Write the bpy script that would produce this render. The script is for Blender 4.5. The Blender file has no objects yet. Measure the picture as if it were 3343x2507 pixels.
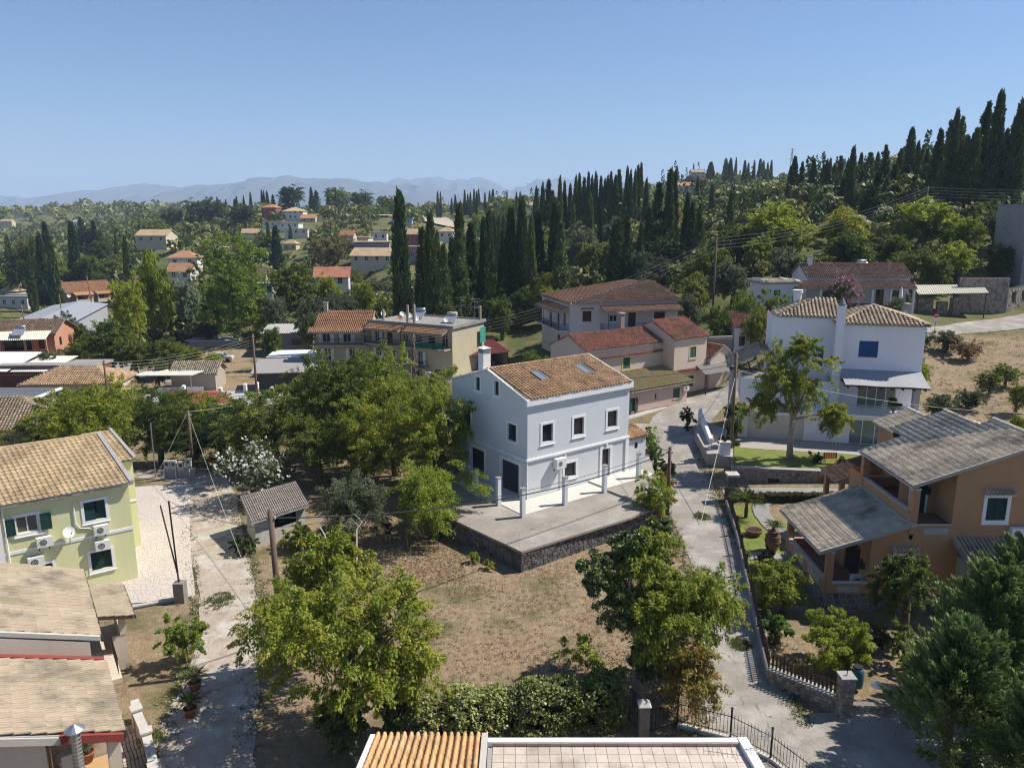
import bpy, math, random
import numpy as np
from mathutils import Vector, Matrix
from mathutils.geometry import tessellate_polygon

scene = bpy.context.scene
COL = scene.collection
R = math.radians
EYE = np.array([0., 0., 22.])

# -- camera, sky, sun, exposure
cd = bpy.data.cameras.new('camera')
cam = bpy.data.objects.new('camera', cd)
COL.objects.link(cam)
cam.location = (0, 0, 22)
cam.rotation_euler = (R(90 - 12.25), 0, 0)
cd.sensor_width = 36.0
cd.lens = 26.92
cd.clip_start = 0.5
cd.clip_end = 60000
scene.camera = cam

SUN_AZ, SUN_EL = R(14), R(50)          # azimuth counted from +x towards +y
world = bpy.data.worlds.new('World')
scene.world = world
world.use_nodes = True
wn = world.node_tree
sky = wn.nodes.new('ShaderNodeTexSky')
sky.sky_type = 'NISHITA'
sky.sun_disc = False
sky.sun_elevation = SUN_EL
sky.sun_rotation = math.pi / 2 - SUN_AZ
sky.altitude = 100
sky.air_density = 1.0
sky.dust_density = 0.3
sky.ozone_density = 9.5
wn.links.new(sky.outputs[0], wn.nodes['Background'].inputs['Color'])
wn.nodes['Background'].inputs['Strength'].default_value = 0.076

sd = bpy.data.lights.new('sun', 'SUN')
sd.energy = 4.8
sd.angle = R(0.53)
sd.color = (1.0, 0.95, 0.86)
sun = bpy.data.objects.new('sun', sd)
COL.objects.link(sun)
sun.location = (60, 20, 80)
sv = Vector((math.cos(SUN_EL) * math.cos(SUN_AZ), math.cos(SUN_EL) * math.sin(SUN_AZ), math.sin(SUN_EL)))
sun.rotation_euler = sv.to_track_quat('Z', 'Y').to_euler()

vs = scene.view_settings
vs.view_transform = 'Standard'
vs.look = 'None'
vs.exposure = 0.62
vs.gamma = 1.0
vs.use_curve_mapping = False
scene.render.engine = 'CYCLES'
scene.cycles.use_denoising = True
scene.cycles.denoising_prefilter = 'NONE'
scene.cycles.use_adaptive_sampling = True
scene.cycles.adaptive_threshold = 0.018
scene.cycles.adaptive_min_samples = 24
scene.cycles.filter_width = 1.15
scene.cycles.max_bounces = 6
scene.cycles.diffuse_bounces = 3
scene.cycles.glossy_bounces = 2
scene.cycles.transmission_bounces = 4
scene.cycles.transparent_max_bounces = 6
scene.cycles.volume_bounces = 2

# -- materials
MATS = {}
def mat(name, col, rough=0.85, col2=None, scale=1.2, fine=14.0, amt=0.5, streak=0.0, bump=0.15, spec=0.25, metal=0.0,
        rnd=0.0, blotch=None, bscale=0.35, bamt=0.5, coat=0.0, crack=0.0):
    """Procedural surface: two scales of noise between col and col2, optional drip streaks, blotches and a random value per piece."""
    if name in MATS:
        return MATS[name]
    m = bpy.data.materials.new(name)
    m.use_nodes = True
    nt = m.node_tree
    N, L = nt.nodes, nt.links
    b = N['Principled BSDF']
    col2 = col2 or tuple(c * 0.72 for c in col)
    geo = N.new('ShaderNodeNewGeometry')
    def noise(sc, det=4.0, vec=None, rgh=0.6):
        n = N.new('ShaderNodeTexNoise')
        n.inputs['Scale'].default_value = sc
        n.inputs['Detail'].default_value = det
        n.inputs['Roughness'].default_value = rgh
        L.new(vec or geo.outputs['Position'], n.inputs['Vector'])
        return n.outputs['Fac']
    def math_(op, a, bb):
        n = N.new('ShaderNodeMath')
        n.operation = op
        for i, x in enumerate((a, bb)):
            if isinstance(x, (int, float)):
                n.inputs[i].default_value = x
            else:
                L.new(x, n.inputs[i])
        return n.outputs[0]
    def rng(x, lo, hi):
        n = N.new('ShaderNodeMapRange')
        n.inputs['From Min'].default_value = lo
        n.inputs['From Max'].default_value = hi
        L.new(x, n.inputs['Value'])
        return n.outputs[0]
    def mix(f, a, bb):
        n = N.new('ShaderNodeMix')
        n.data_type = 'RGBA'
        if isinstance(f, (int, float)):
            n.inputs['Factor'].default_value = f
        else:
            L.new(f, n.inputs['Factor'])
        for s, x in (('A', a), ('B', bb)):
            k = [i for i in n.inputs if i.name == s and i.type == 'RGBA'][0]
            if isinstance(x, tuple):
                k.default_value = (*x[:3], 1)
            else:
                L.new(x, k)
        return [o for o in n.outputs if o.type == 'RGBA'][0]
    big = rng(noise(scale), 0.35, 0.68)
    fin = noise(fine, 3.0)
    f = math_('MULTIPLY', math_('ADD', math_('MULTIPLY', big, 0.6), math_('MULTIPLY', rng(fin, 0.3, 0.7), 0.4)), amt)
    c = mix(f, tuple(col), tuple(col2))
    if streak:
        mp = N.new('ShaderNodeMapping')
        mp.inputs['Scale'].default_value = (3.0, 3.0, 0.22)
        L.new(geo.outputs['Position'], mp.inputs['Vector'])
        s = rng(noise(1.4, 5.0, mp.outputs[0]), 0.52, 0.8)
        c = mix(math_('MULTIPLY', s, streak), c, tuple(x * 0.55 for x in col2))
    if blotch:
        s = rng(noise(bscale, 5.0, None, 0.65), 0.48, 0.66)
        c = mix(math_('MULTIPLY', s, bamt), c, tuple(blotch))
    if crack:
        dn = N.new('ShaderNodeTexNoise')
        dn.inputs['Scale'].default_value = 1.5
        dn.inputs['Detail'].default_value = 3
        L.new(geo.outputs['Position'], dn.inputs['Vector'])
        va = N.new('ShaderNodeVectorMath')
        va.operation = 'MULTIPLY_ADD'
        va.inputs[1].default_value = (1.6, 1.6, 0)
        L.new(dn.outputs['Color'], va.inputs[0])
        L.new(geo.outputs['Position'], va.inputs[2])
        vo = N.new('ShaderNodeTexVoronoi')
        vo.feature = 'DISTANCE_TO_EDGE'
        vo.inputs['Scale'].default_value = crack
        L.new(va.outputs[0], vo.inputs['Vector'])
        ck = math_('SUBTRACT', 1.0, rng(vo.outputs['Distance'], 0.0, 0.03 * crack))
        c = mix(math_('MULTIPLY', ck, rng(noise(0.35, 2.0), 0.42, 0.6)), c, tuple(x * 0.4 for x in col2))
    if rnd:
        oi = N.new('ShaderNodeObjectInfo')
        at = N.new('ShaderNodeAttribute')
        at.attribute_name = 'lc'
        r = math_('FRACT', math_('ADD', oi.outputs['Random'], at.outputs['Fac']), 0.0)
        hs = N.new('ShaderNodeHueSaturation')
        L.new(math_('ADD', math_('MULTIPLY', r, 2 * rnd), 1 - rnd), hs.inputs['Value'])
        L.new(math_('ADD', math_('MULTIPLY', math_('FRACT', math_('MULTIPLY', r, 7.3), 0.0), rnd * 0.8), 1 - rnd * 0.4), hs.inputs['Saturation'])
        L.new(c, hs.inputs['Color'])
        c = hs.outputs['Color']
    L.new(c, b.inputs['Base Color'])
    b.inputs['Roughness'].default_value = rough
    b.inputs['Specular IOR Level'].default_value = spec
    b.inputs['Metallic'].default_value = metal
    b.inputs['Coat Weight'].default_value = coat
    if bump:
        bn = N.new('ShaderNodeBump')
        bn.inputs['Strength'].default_value = bump
        bn.inputs['Distance'].default_value = 0.05
        L.new(fin, bn.inputs['Height'])
        L.new(bn.outputs[0], b.inputs['Normal'])
    MATS[name] = m
    return m

def leafmat(name, cols, trans=0.45, rough=0.55, shift=0.12):
    """Foliage: colour per leaf from attribute lc, a small shift per plant, light through the leaf."""
    if name in MATS:
        return MATS[name]
    m = bpy.data.materials.new(name)
    m.use_nodes = True
    nt = m.node_tree
    N, L = nt.nodes, nt.links
    b = N['Principled BSDF']
    out = N['Material Output']
    at = N.new('ShaderNodeAttribute')
    at.attribute_name = 'lc'
    ramp = N.new('ShaderNodeValToRGB')
    e = ramp.color_ramp.elements
    while len(e) < len(cols):
        e.new(0.5)
    for i, c in enumerate(cols):
        e[i].position = i / max(1, len(cols) - 1)
        e[i].color = (*c, 1)
    L.new(at.outputs['Fac'], ramp.inputs[0])
    oi = N.new('ShaderNodeObjectInfo')
    hs = N.new('ShaderNodeHueSaturation')
    ma = N.new('ShaderNodeMath')
    ma.operation = 'MULTIPLY_ADD'
    L.new(oi.outputs['Random'], ma.inputs[0])
    ma.inputs[1].default_value = 2 * shift
    ma.inputs[2].default_value = 1 - shift
    L.new(ma.outputs[0], hs.inputs['Value'])
    mh = N.new('ShaderNodeMath')
    mh.operation = 'MULTIPLY_ADD'
    L.new(oi.outputs['Random'], mh.inputs[0])
    mh.inputs[1].default_value = -0.16 * shift
    mh.inputs[2].default_value = 0.5 + 0.08 * shift
    L.new(mh.outputs[0], hs.inputs['Hue'])
    L.new(ramp.outputs[0], hs.inputs['Color'])
    L.new(hs.outputs[0], b.inputs['Base Color'])
    b.inputs['Roughness'].default_value = rough
    b.inputs['Specular IOR Level'].default_value = 0.3
    t = N.new('ShaderNodeBsdfTranslucent')
    L.new(hs.outputs[0], t.inputs['Color'])
    mx = N.new('ShaderNodeMixShader')
    mx.inputs[0].default_value = trans
    L.new(b.outputs[0], mx.inputs[1])
    L.new(t.outputs[0], mx.inputs[2])
    L.new(mx.outputs[0], out.inputs['Surface'])
    MATS[name] = m
    return m

def glass(name='window_glass', col=(0.02, 0.025, 0.03), rough=0.08):
    """Dark window pane: the room behind is unlit, the surface mirrors sky and street."""
    if name in MATS:
        return MATS[name]
    m = mat(name, col, rough, spec=0.6, bump=0.0, amt=0.3)
    return m

# -- objects
ORD = ('first second third fourth fifth sixth seventh eighth ninth tenth eleventh twelfth thirteenth fourteenth fifteenth sixteenth seventeenth '
       'eighteenth nineteenth twentieth').split()
TEN = ['', '', 'twenty', 'thirty', 'forty', 'fifty', 'sixty', 'seventy', 'eighty', 'ninety']
def ordinal(i):
    if i < 20:
        return ORD[i]
    n = i + 1
    if n % 10 == 0:
        return TEN[n // 10][:-1] + 'ieth'
    return TEN[n // 10] + '-' + ORD[n % 10 - 1]

def tag(o, label=None, cat=None, group=None, kind=None):
    if label:
        o['label'] = label
    if cat:
        o['category'] = cat
    if group:
        o['group'] = group
    if kind:
        o['kind'] = kind
    return o

def link(name, data, parent=None, loc=(0, 0, 0)):
    o = bpy.data.objects.new(name, data)
    COL.objects.link(o)
    o.location = loc
    if parent is not None:
        o.parent = parent
    return o

def thing(name, label, cat, loc=(0, 0, 0), group=None):
    return tag(link(name, None, None, loc), label, cat, group)

class MB:
    """Collects polygons in metres; build() makes ONE mesh object of them."""
    def __init__(self):
        self.v, self.f = [], []
    def poly(self, pts):
        n = len(self.v)
        self.v += [tuple(p) for p in pts]
        self.f.append(tuple(range(n, n + len(pts))))
        return self
    def hexa(self, p):
        """p: 8 points, bottom ring 0-3 then top ring 4-7"""
        n = len(self.v)
        self.v += [tuple(q) for q in p]
        for f in ((3, 2, 1, 0), (4, 5, 6, 7), (0, 1, 5, 4), (1, 2, 6, 5), (2, 3, 7, 6), (3, 0, 4, 7)):
            self.f.append(tuple(n + i for i in f))
        return self
    def box(self, s0, s1, t0, t1, z0, z1, fr=None):
        fr = fr or (lambda s, t, z: (s, t, z))
        c = ((s0, t0), (s1, t0), (s1, t1), (s0, t1))
        return self.hexa([fr(a, b, z0) for a, b in c] + [fr(a, b, z1) for a, b in c])
    def prism(self, ring0, ring1, caps=True):
        n = len(self.v)
        k = len(ring0)
        self.v += [tuple(p) for p in ring0] + [tuple(p) for p in ring1]
        for i in range(k):
            j = (i + 1) % k
            self.f.append((n + i, n + j, n + k + j, n + k + i))
        if caps:
            self.f.append(tuple(n + k - 1 - i for i in range(k)))
            self.f.append(tuple(n + k + i for i in range(k)))
        return self
    def tube(self, pts, rad, seg=6, caps=True):
        """bent tapering tube through pts; rad a number or one per point"""
        pts = [Vector(p) for p in pts]
        if isinstance(rad, (int, float)):
            rad = [rad] * len(pts)
        n = len(self.v)
        up = Vector((0, 0, 1))
        for i, p in enumerate(pts):
            a = pts[max(0, i - 1)]
            b = pts[min(len(pts) - 1, i + 1)]
            d = (b - a).normalized()
            e = d.cross(Vector((1, 0, 0)) if abs(d.x) < 0.8 else Vector((0, 1, 0))).normalized()
            g = d.cross(e)
            for k in range(seg):
                w = 2 * math.pi * k / seg
                self.v.append(tuple(p + (e * math.cos(w) + g * math.sin(w)) * rad[i]))
        for i in range(len(pts) - 1):
            for k in range(seg):
                k2 = (k + 1) % seg
                self.f.append((n + i * seg + k, n + i * seg + k2, n + (i + 1) * seg + k2, n + (i + 1) * seg + k))
        if caps:
            self.f.append(tuple(n + seg - 1 - k for k in range(seg)))
            self.f.append(tuple(n + (len(pts) - 1) * seg + k for k in range(seg)))
        return self
    def lathe(self, prof, c=(0, 0, 0), seg=12):
        """prof: (radius, z) from bottom to top"""
        n = len(self.v)
        for r, z in prof:
            for k in range(seg):
                w = 2 * math.pi * k / seg
                self.v.append((c[0] + r * math.cos(w), c[1] + r * math.sin(w), c[2] + z))
        for i in range(len(prof) - 1):
            for k in range(seg):
                k2 = (k + 1) % seg
                self.f.append((n + i * seg + k, n + i * seg + k2, n + (i + 1) * seg + k2, n + (i + 1) * seg + k))
        self.f.append(tuple(n + seg - 1 - k for k in range(seg)))
        self.f.append(tuple(n + (len(prof) - 1) * seg + k for k in range(seg)))
        return self
    def wall(self, fm, outline, holes=(), depth=0.18):
        """fm(a, z, d): a along the wall, d into the wall. outline and holes are 2-D; each hole (a0, a1, z0, z1) gets its reveals."""
        rings = [[Vector((a, z, 0)) for a, z in outline]]
        for a0, a1, z0, z1 in holes:
            rings.append([Vector(p) for p in ((a0, z0, 0), (a0, z1, 0), (a1, z1, 0), (a1, z0, 0))])
        flat = [p for r in rings for p in r]
        n = len(self.v)
        self.v += [tuple(fm(p.x, p.y, 0)) for p in flat]
        for t in tessellate_polygon(rings):
            self.f.append(tuple(n + i for i in t))
        for a0, a1, z0, z1 in holes:
            c = ((a0, z0), (a1, z0), (a1, z1), (a0, z1))
            for i in range(4):
                p, q = c[i], c[(i + 1) % 4]
                self.poly([fm(*p, 0), fm(*q, 0), fm(*q, depth), fm(*p, depth)])
        return self
    def mesh(self, name, smooth=False):
        me = bpy.data.meshes.new(name)
        me.from_pydata(self.v, [], self.f)
        me.validate()
        me.update()
        if smooth:
            me.polygons.foreach_set('use_smooth', [True] * len(me.polygons))
        return me
    def build(self, name, m, parent=None, loc=(0, 0, 0), smooth=False):
        me = self.mesh(name, smooth)
        if m is not None:
            me.materials.append(m)
        return link(name, me, parent, loc)

def npmesh(name, V, F, lc=None, smooth=False):
    """mesh from numpy: V (n,3), F (m,4) or (m,3)"""
    me = bpy.data.meshes.new(name)
    k = F.shape[1]
    me.vertices.add(len(V))
    me.vertices.foreach_set('co', np.ascontiguousarray(V, np.float32).ravel())
    me.loops.add(F.size)
    me.loops.foreach_set('vertex_index', np.ascontiguousarray(F, np.int32).ravel())
    me.polygons.add(len(F))
    me.polygons.foreach_set('loop_start', np.arange(0, F.size, k, dtype=np.int32))
    me.update(calc_edges=True)
    if smooth:
        me.polygons.foreach_set('use_smooth', np.ones(len(F), bool))
    if lc is not None:
        a = me.attributes.new('lc', 'FLOAT', 'FACE')
        a.data.foreach_set('value', np.ascontiguousarray(lc, np.float32))
    return me

class Frame:
    """House frame: origin o, unit d along the facade, n into the house; f(s, t, z) -> offset from the origin."""
    def __init__(self, o, ang=None, d=None, n=None):
        self.o = Vector(o)
        if d is None:
            d = (math.cos(R(ang)), math.sin(R(ang)))
        if n is None:
            n = (-d[1], d[0])
        self.d, self.n = Vector((*d, 0)), Vector((*n, 0))
    def __call__(self, s, t, z):
        return self.d * s + self.n * t + Vector((0, 0, z))
    def world(self, s, t, z):
        return self.o + self(s, t, z)

def side(fr, which, at):
    """wall map fm(a, z, d) for one side of a frame: front (facing -t), back, left (facing -s) or right."""
    if which == 'front':
        return lambda a, z, d: fr(a, at + d, z)
    if which == 'back':
        return lambda a, z, d: fr(a, at - d, z)
    if which == 'left':
        return lambda a, z, d: fr(at + d, a, z)
    return lambda a, z, d: fr(at - d, a, z)

def mbox(mb, fm, a0, a1, z0, z1, d0, d1):
    """box on a wall map: d0..d1 in depth (negative stands proud)"""
    c = ((a0, d0), (a1, d0), (a1, d1), (a0, d1))
    mb.hexa([fm(a, z0, d) for a, d in c] + [fm(a, z1, d) for a, d in c])
    return mb

def window(house, fm, a0, a1, z0, z1, surround=0.0, scol=None, frame=None, pane=None, depth=0.14, shutters=None, shmat=None, sill=True,
           mull=True, proud=0.035, fw=0.06, name='window', sillmat=None):
    """One window in the hole (a0..a1, z0..z1): surround (or frame) is the part; frame, pane, sill and shutters its sub-parts."""
    frame = frame or mat('frame_dark', (0.03, 0.032, 0.036), 0.5)
    fmb = MB()
    for b in ((a0, a0 + fw, z0, z1), (a1 - fw, a1, z0, z1), (a0 + fw, a1 - fw, z0, z0 + fw), (a0 + fw, a1 - fw, z1 - fw, z1)):
        mbox(fmb, fm, *b, depth - 0.06, depth - 0.002)
    if mull:
        m = (a0 + a1) / 2
        mbox(fmb, fm, m - fw / 2, m + fw / 2, z0 + fw, z1 - fw, depth - 0.06, depth - 0.002)
    if surround:
        w = surround
        smb = MB()
        for b in ((a0 - w, a0, z0 - w, z1 + w), (a1, a1 + w, z0 - w, z1 + w), (a0, a1, z0 - w, z0), (a0, a1, z1, z1 + w)):
            mbox(smb, fm, *b, -proud, 0.01)
        top = smb.build(name, scol, house)
        fmb.build('frame', frame, top)
    else:
        top = fmb.build(name, frame, house)
    p = MB().poly([fm(a0, z0, depth - 0.03), fm(a1, z0, depth - 0.03), fm(a1, z1, depth - 0.03), fm(a0, z1, depth - 0.03)])
    p.build('pane', pane or glass(), top)
    if sill:
        s = mbox(MB(), fm, a0 - surround - 0.04, a1 + surround + 0.04, z0 - surround - 0.05, z0 - surround, -0.09, 0.01)
        s.build('sill', sillmat or scol or mat('sill_stone', (0.6, 0.58, 0.54)), top)
    if shutters:
        m = (a0 + a1) / 2
        for lo, hi, hinge in ((a0, m - 0.01, 'lo'), (m + 0.01, a1, 'hi')):
            sh = MB()
            w = hi - lo
            if shutters == 'open':
                lo2, hi2 = (a0 - w - surround * 0.6, a0 - surround * 0.6 + 0.02) if hinge == 'lo' else (a1 + surround * 0.6 - 0.02, a1 + w + surround * 0.6)
                d0, d1 = -0.09 - proud, -0.05 - proud
            else:
                lo2, hi2, d0, d1 = lo, hi, 0.01, 0.05
            for b in ((lo2, lo2 + 0.06, z0, z1), (hi2 - 0.06, hi2, z0, z1), (lo2 + 0.06, hi2 - 0.06, z0, z0 + 0.07), (lo2 + 0.06, hi2 - 0.06, z1 - 0.07, z1)):
                mbox(sh, fm, *b, d0, d1)
            k = max(4, int((z1 - z0) / 0.075))
            for i in range(k):
                za = z0 + 0.07 + (z1 - z0 - 0.14) * i / k
                zb = za + (z1 - z0 - 0.14) / k
                sh.poly([fm(lo2 + 0.06, za, d0 + 0.004), fm(hi2 - 0.06, za, d0 + 0.004), fm(hi2 - 0.06, zb, d1 - 0.004), fm(lo2 + 0.06, zb, d1 - 0.004)])
            sh.build('shutter', shmat, top)
    return top

# -- roof tiles
def tile_profile(kind, w):
    if kind == 'barrel':          # round cover tile beside a channel
        return [(w * x, h) for x, h in ((0, 0.0), (0.34, 0.0), (0.37, 0.08), (0.48, 0.145), (0.67, 0.165), (0.86, 0.145), (1.0, 0.03))]
    if kind == 'roman':
        return [(w * x, h) for x, h in ((0, 0.012), (0.3, 0.0), (0.52, 0.012), (0.66, 0.045), (0.8, 0.06), (0.92, 0.045), (1.0, 0.014))]
    return [(w * x, h) for x, h in ((0, 0.06), (0.1, 0.06), (0.2, 0.0), (0.45, 0.0), (0.52, 0.06), (0.62, 0.06), (0.7, 0.0), (0.95, 0.0), (1.0, 0.06))]   # flat double pan

def tiles(roof, P0, U, W, tw, tl, kind, m, indiv=300, seed=1, lift=0.03, skip=None, jit=0.008, name='roof_tile'):
    """Tiles on the plane P0 + a*U + b*W (U along the eave, W up the slope, offsets from the roof's own origin).
    The indiv tiles nearest the camera are objects of their own, the rest one joined part."""
    P0, U, W = Vector(P0), Vector(U), Vector(W)
    nu, nv = max(1, round(U.length / tw)), max(1, round(W.length / tl))
    u, w = U / nu, W / nv
    nrm = U.cross(W).normalized()
    if nrm.z < 0:
        nrm = -nrm
    ud, wd = u.normalized(), w.normalized()
    prof = tile_profile(kind, u.length)
    V = []
    for x, h in prof:
        V.append(ud * x + nrm * (h + lift + 0.02))
    for x, h in prof:
        V.append(ud * x + w * 1.08 + nrm * (h * 0.82 + 0.02))
    for x, h in prof:
        V.append(ud * x + nrm * (max(h - 0.005, 0.0) + 0.004) + w * 0.015)
    k = len(prof)
    F = [(i, i + 1, k + i + 1, k + i) for i in range(k - 1)] + [(2 * k + i, 2 * k + i + 1, i + 1, i) for i in range(k - 1)]
    rg = random.Random(seed)
    org = Vector(roof.location)
    pr = roof.parent
    while pr is not None:
        org = org + Vector(pr.location)
        pr = pr.parent
    spots = []
    for j in range(nv):
        for i in range(nu):
            if skip and skip((i + 0.5) / nu, (j + 0.5) / nv):
                continue
            p = P0 + u * i + w * j + ud * rg.uniform(-jit, jit) + wd * rg.uniform(-jit, jit) * 2 + nrm * rg.uniform(0, jit)
            spots.append(((org + p - Vector(EYE)).length, p))
    spots.sort(key=lambda q: q[0])
    if indiv:
        me = bpy.data.meshes.new(name)
        me.from_pydata([tuple(x) for x in V], [], F)
        me.materials.append(m)
        for _, p in spots[:indiv]:
            link(name, me, roof, p)
    rest = spots[indiv:]
    if rest:
        base = np.array([tuple(x) for x in V])
        fb = np.array(F)
        VV = np.concatenate([base + np.array(tuple(p)) for _, p in rest])
        FF = np.concatenate([fb + i * len(base) for i in range(len(rest))])
        lc = np.repeat(np.array([rg.random() for _ in rest]), len(fb))
        me = npmesh('roof_tiles', VV, FF, lc)
        me.materials.append(m)
        tag(link('roof_tiles', me, roof), kind='stuff')

def ridge_tiles(roof, A, B, m, r=0.11, step=0.38, indiv=True):
    """half-round tiles along a ridge, each its own piece"""
    A, B = Vector(A), Vector(B)
    n = max(1, round((B - A).length / step))
    d = (B - A) / n
    e = d.normalized().cross(Vector((0, 0, 1))).normalized()
    up = e.cross(d.normalized())
    mb = MB()
    ring = lambda p, rr: [p + e * (rr * math.cos(w)) + up * (rr * math.sin(w)) for w in [math.pi * q / 5 for q in range(6)]]
    a, b = ring(Vector((0, 0, 0)), r * 1.08), ring(d * 1.06, r * 0.95)
    for q in range(5):
        mb.poly([a[q], a[q + 1], b[q + 1], b[q]])
    mb.poly(a)
    me = mb.mesh('ridge_tile')
    me.materials.append(m)
    for i in range(n):
        link('ridge_tile', me, roof, A + d * i)

def slab(fr, quad, thick):
    """roof slab from four (s, t, z) corners, thick downwards"""
    mb = MB()
    top = [fr(*q) for q in quad]
    bot = [p - Vector((0, 0, thick)) for p in top]
    return mb.hexa(bot + top)

# -- stones (voronoi cells with recessed joints)
def stones(parent, fm, a0, a1, z0, z1, size, m, joint=0.02, proud=0.03, seed=1, ok=None, squash=0.8, limit=300, name='stone'):
    rg = random.Random(seed)
    na, nz = max(2, round((a1 - a0) / size)), max(1, round((z1 - z0) / (size * squash)))
    P = []
    for i in range(-1, na + 1):
        for j in range(-1, nz + 1):
            P.append((a0 + (i + 0.5 + (0.5 if j % 2 else 0) + rg.uniform(-.36, .36)) * (a1 - a0) / na,
                      z0 + (j + 0.5 + rg.uniform(-.34, .34)) * (z1 - z0) / nz))
    cnt = 0
    cells = []
    for k, (pa, pz) in enumerate(P):
        poly = [(a0, z0), (a1, z0), (a1, z1), (a0, z1)]
        for q, (qa, qz) in enumerate(P):
            if q == k or abs(qa - pa) > 3 * size or abs(qz - pz) > 3 * size:
                continue
            nx, ny = qa - pa, qz - pz
            l = math.hypot(nx, ny) or 1e-6
            nx, ny = nx / l, ny / l
            lim = nx * (pa + qa) / 2 + ny * (pz + qz) / 2 - joint / 2
            new = []
            for i in range(len(poly)):
                A, B = poly[i], poly[(i + 1) % len(poly)]
                da, db = nx * A[0] + ny * A[1] - lim, nx * B[0] + ny * B[1] - lim
                if da <= 0:
                    new.append(A)
                if (da < 0) != (db < 0) and da != db:
                    t = da / (da - db)
                    new.append((A[0] + (B[0] - A[0]) * t, A[1] + (B[1] - A[1]) * t))
            poly = new
            if len(poly) < 3:
                break
        if len(poly) < 3:
            continue
        ar = abs(sum(poly[i][0] * poly[(i + 1) % len(poly)][1] - poly[(i + 1) % len(poly)][0] * poly[i][1] for i in range(len(poly)))) / 2
        ca, cz = sum(p[0] for p in poly) / len(poly), sum(p[1] for p in poly) / len(poly)
        if ar < size * size * 0.08 or (ok and not ok(ca, cz)):
            continue
        cells.append((ar, poly, ca, cz))
    cells.sort(key=lambda c: -c[0])
    joined = MB()
    for i, (ar, poly, ca, cz) in enumerate(cells):
        mb = MB() if i < limit else joined
        pr = proud * rg.uniform(0.5, 1.4)
        r0 = [fm(a, z, 0.02) for a, z in poly]
        r1 = [fm(a, z, -pr * 0.6) for a, z in poly]
        sh = 0.86
        r2 = [fm(ca + (a - ca) * sh, cz + (z - cz) * sh, -pr) for a, z in poly]
        mb.prism(r0, r1, caps=False)
        mb.prism(r1, r2, caps=False)
        mb.poly(r2)
        if i < limit:
            mb.build(name, m, parent)
    if joined.v:
        tag(joined.build('stones', m, parent), kind='stuff')

# -- terrain
CTRL = np.array([(10,275,14),(30,275,18),(48,282,22),(0,260,6),(-8,136,2.5),(8,146,3.5),(20,150,6),(-18,140,0.5),(-121,183,-8.3),(-112,200,-8.4),(-100,190,-8.4),(-104,222,-8.6),(-130,215,-8.6),(-144,249,-8.5),(-150,270,-8.8),(-134,262,-8.8),(-90,135,-4.3),(-80,140,-4.6),
    (-24,20,0),(-24,27,0),(-24,40,0),(-24,54,0),(-24,66,0),(-16,20,0),(-16,27,0),(-16,40,0),(-16,54,0),(-16,66,0),(-8,20,0),(-8,27,0),(-8,40,0),(-8,54,0),(-8,66,0),(0,27,0),(0,40,0),(0,54,0),(0,66,0),(8,20,0),(8,27,0),(8,40,0),(8,54,0),(8,66,0),(16,20,0),(16,27,0),(16,40,0),(16,54,0),(16,66,0),(24,24,0),(24,40,0),(32,44,0),(-32,42,0),(-38,52,-.3),(-34,62,-.5),(-24,70,-.6),(20,66,.3),(-32,22,0),
   
    (-40,12,0),(-20,14,0),(0,10,0),(20,14,0),(45,18,0.3),(-30,35,0),(-12,33,0),(0,34,0),(14,34,0),(30,34,.1),(-30,48,0),(-10,46,0),(0,47,0),(17,50,0),(27,47,.1),
    (-28,62,0),(-16,60,0),(-5,58,0),(14,60,0),(20,57,.1),(-6,70,0),(12,72,0),(17,84,0),(26,96,.6),(4,76,-.2),(-46,60,-1.5),(-36,75,-2),(-20,80,-1.4),(-10,90,-.6),
    (-11,96,-.9),(-12,107,-1.6),(-15,116,-2.2),(0,125,-.6),(10,112,2.2),(3,100,.6),(22,114,3.2),(25,66,1.0),(36,66,1.1),(44,60,1.5),(40,48,.8),(55,60,3.2),(50,82,3.6),(38,90,3.4),
    (34,103,4.8),(57,105,7.0),(66,107,7.0),(77,112,7.8),(52,106,8.2),(50,113,9.4),(74,119,8.6),(62,118,9.4),(80,126,11),(45,135,11),(30,130,6),(70,150,17),(100,170,26),(125,170,28),
    (60,172,18),(130,205,35),(0,165,3),(22,170,8),(-25,165,-3),(-10,200,-5),(30,220,6),(60,250,18),(0,300,-4),(50,350,12),(100,300,30),(100,500,36),(200,700,50),(260,720,48),(0,500,5),
    (60,500,20),(-40,110,-3),(-67,110,-3),(-45,147,-3.5),(-60,200,-7),(-100,150,-6),(-150,250,-11),(-100,280,-11),(-60,280,-9),(-200,350,-13),(-60,400,-6),(-155,500,16),(-150,560,25),
    (-260,450,-4),(-1000,1500,22),(-700,1500,30),(-400,1400,18),(-900,900,-10),(-500,800,-6),(-1200,1200,0),(-50,720,26),(50,720,26),(-150,820,10),(150,600,40),(100,440,28),(300,600,52),
    (400,500,52),(300,350,46),(200,250,46),(-3000,3000,-5),(0,3000,0),(3000,3000,0),(-5000,6000,-20),(0,6000,-20),(5000,6000,-20),(-100,20,0),(100,20,2),(90,70,9),(-110,80,-3),
    (1500,1500,60),(800,1200,50),(-2500,1500,0),(-300,200,-10),(0,1500,10),(300,1500,40),(-200,2000,5)], float)
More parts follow.
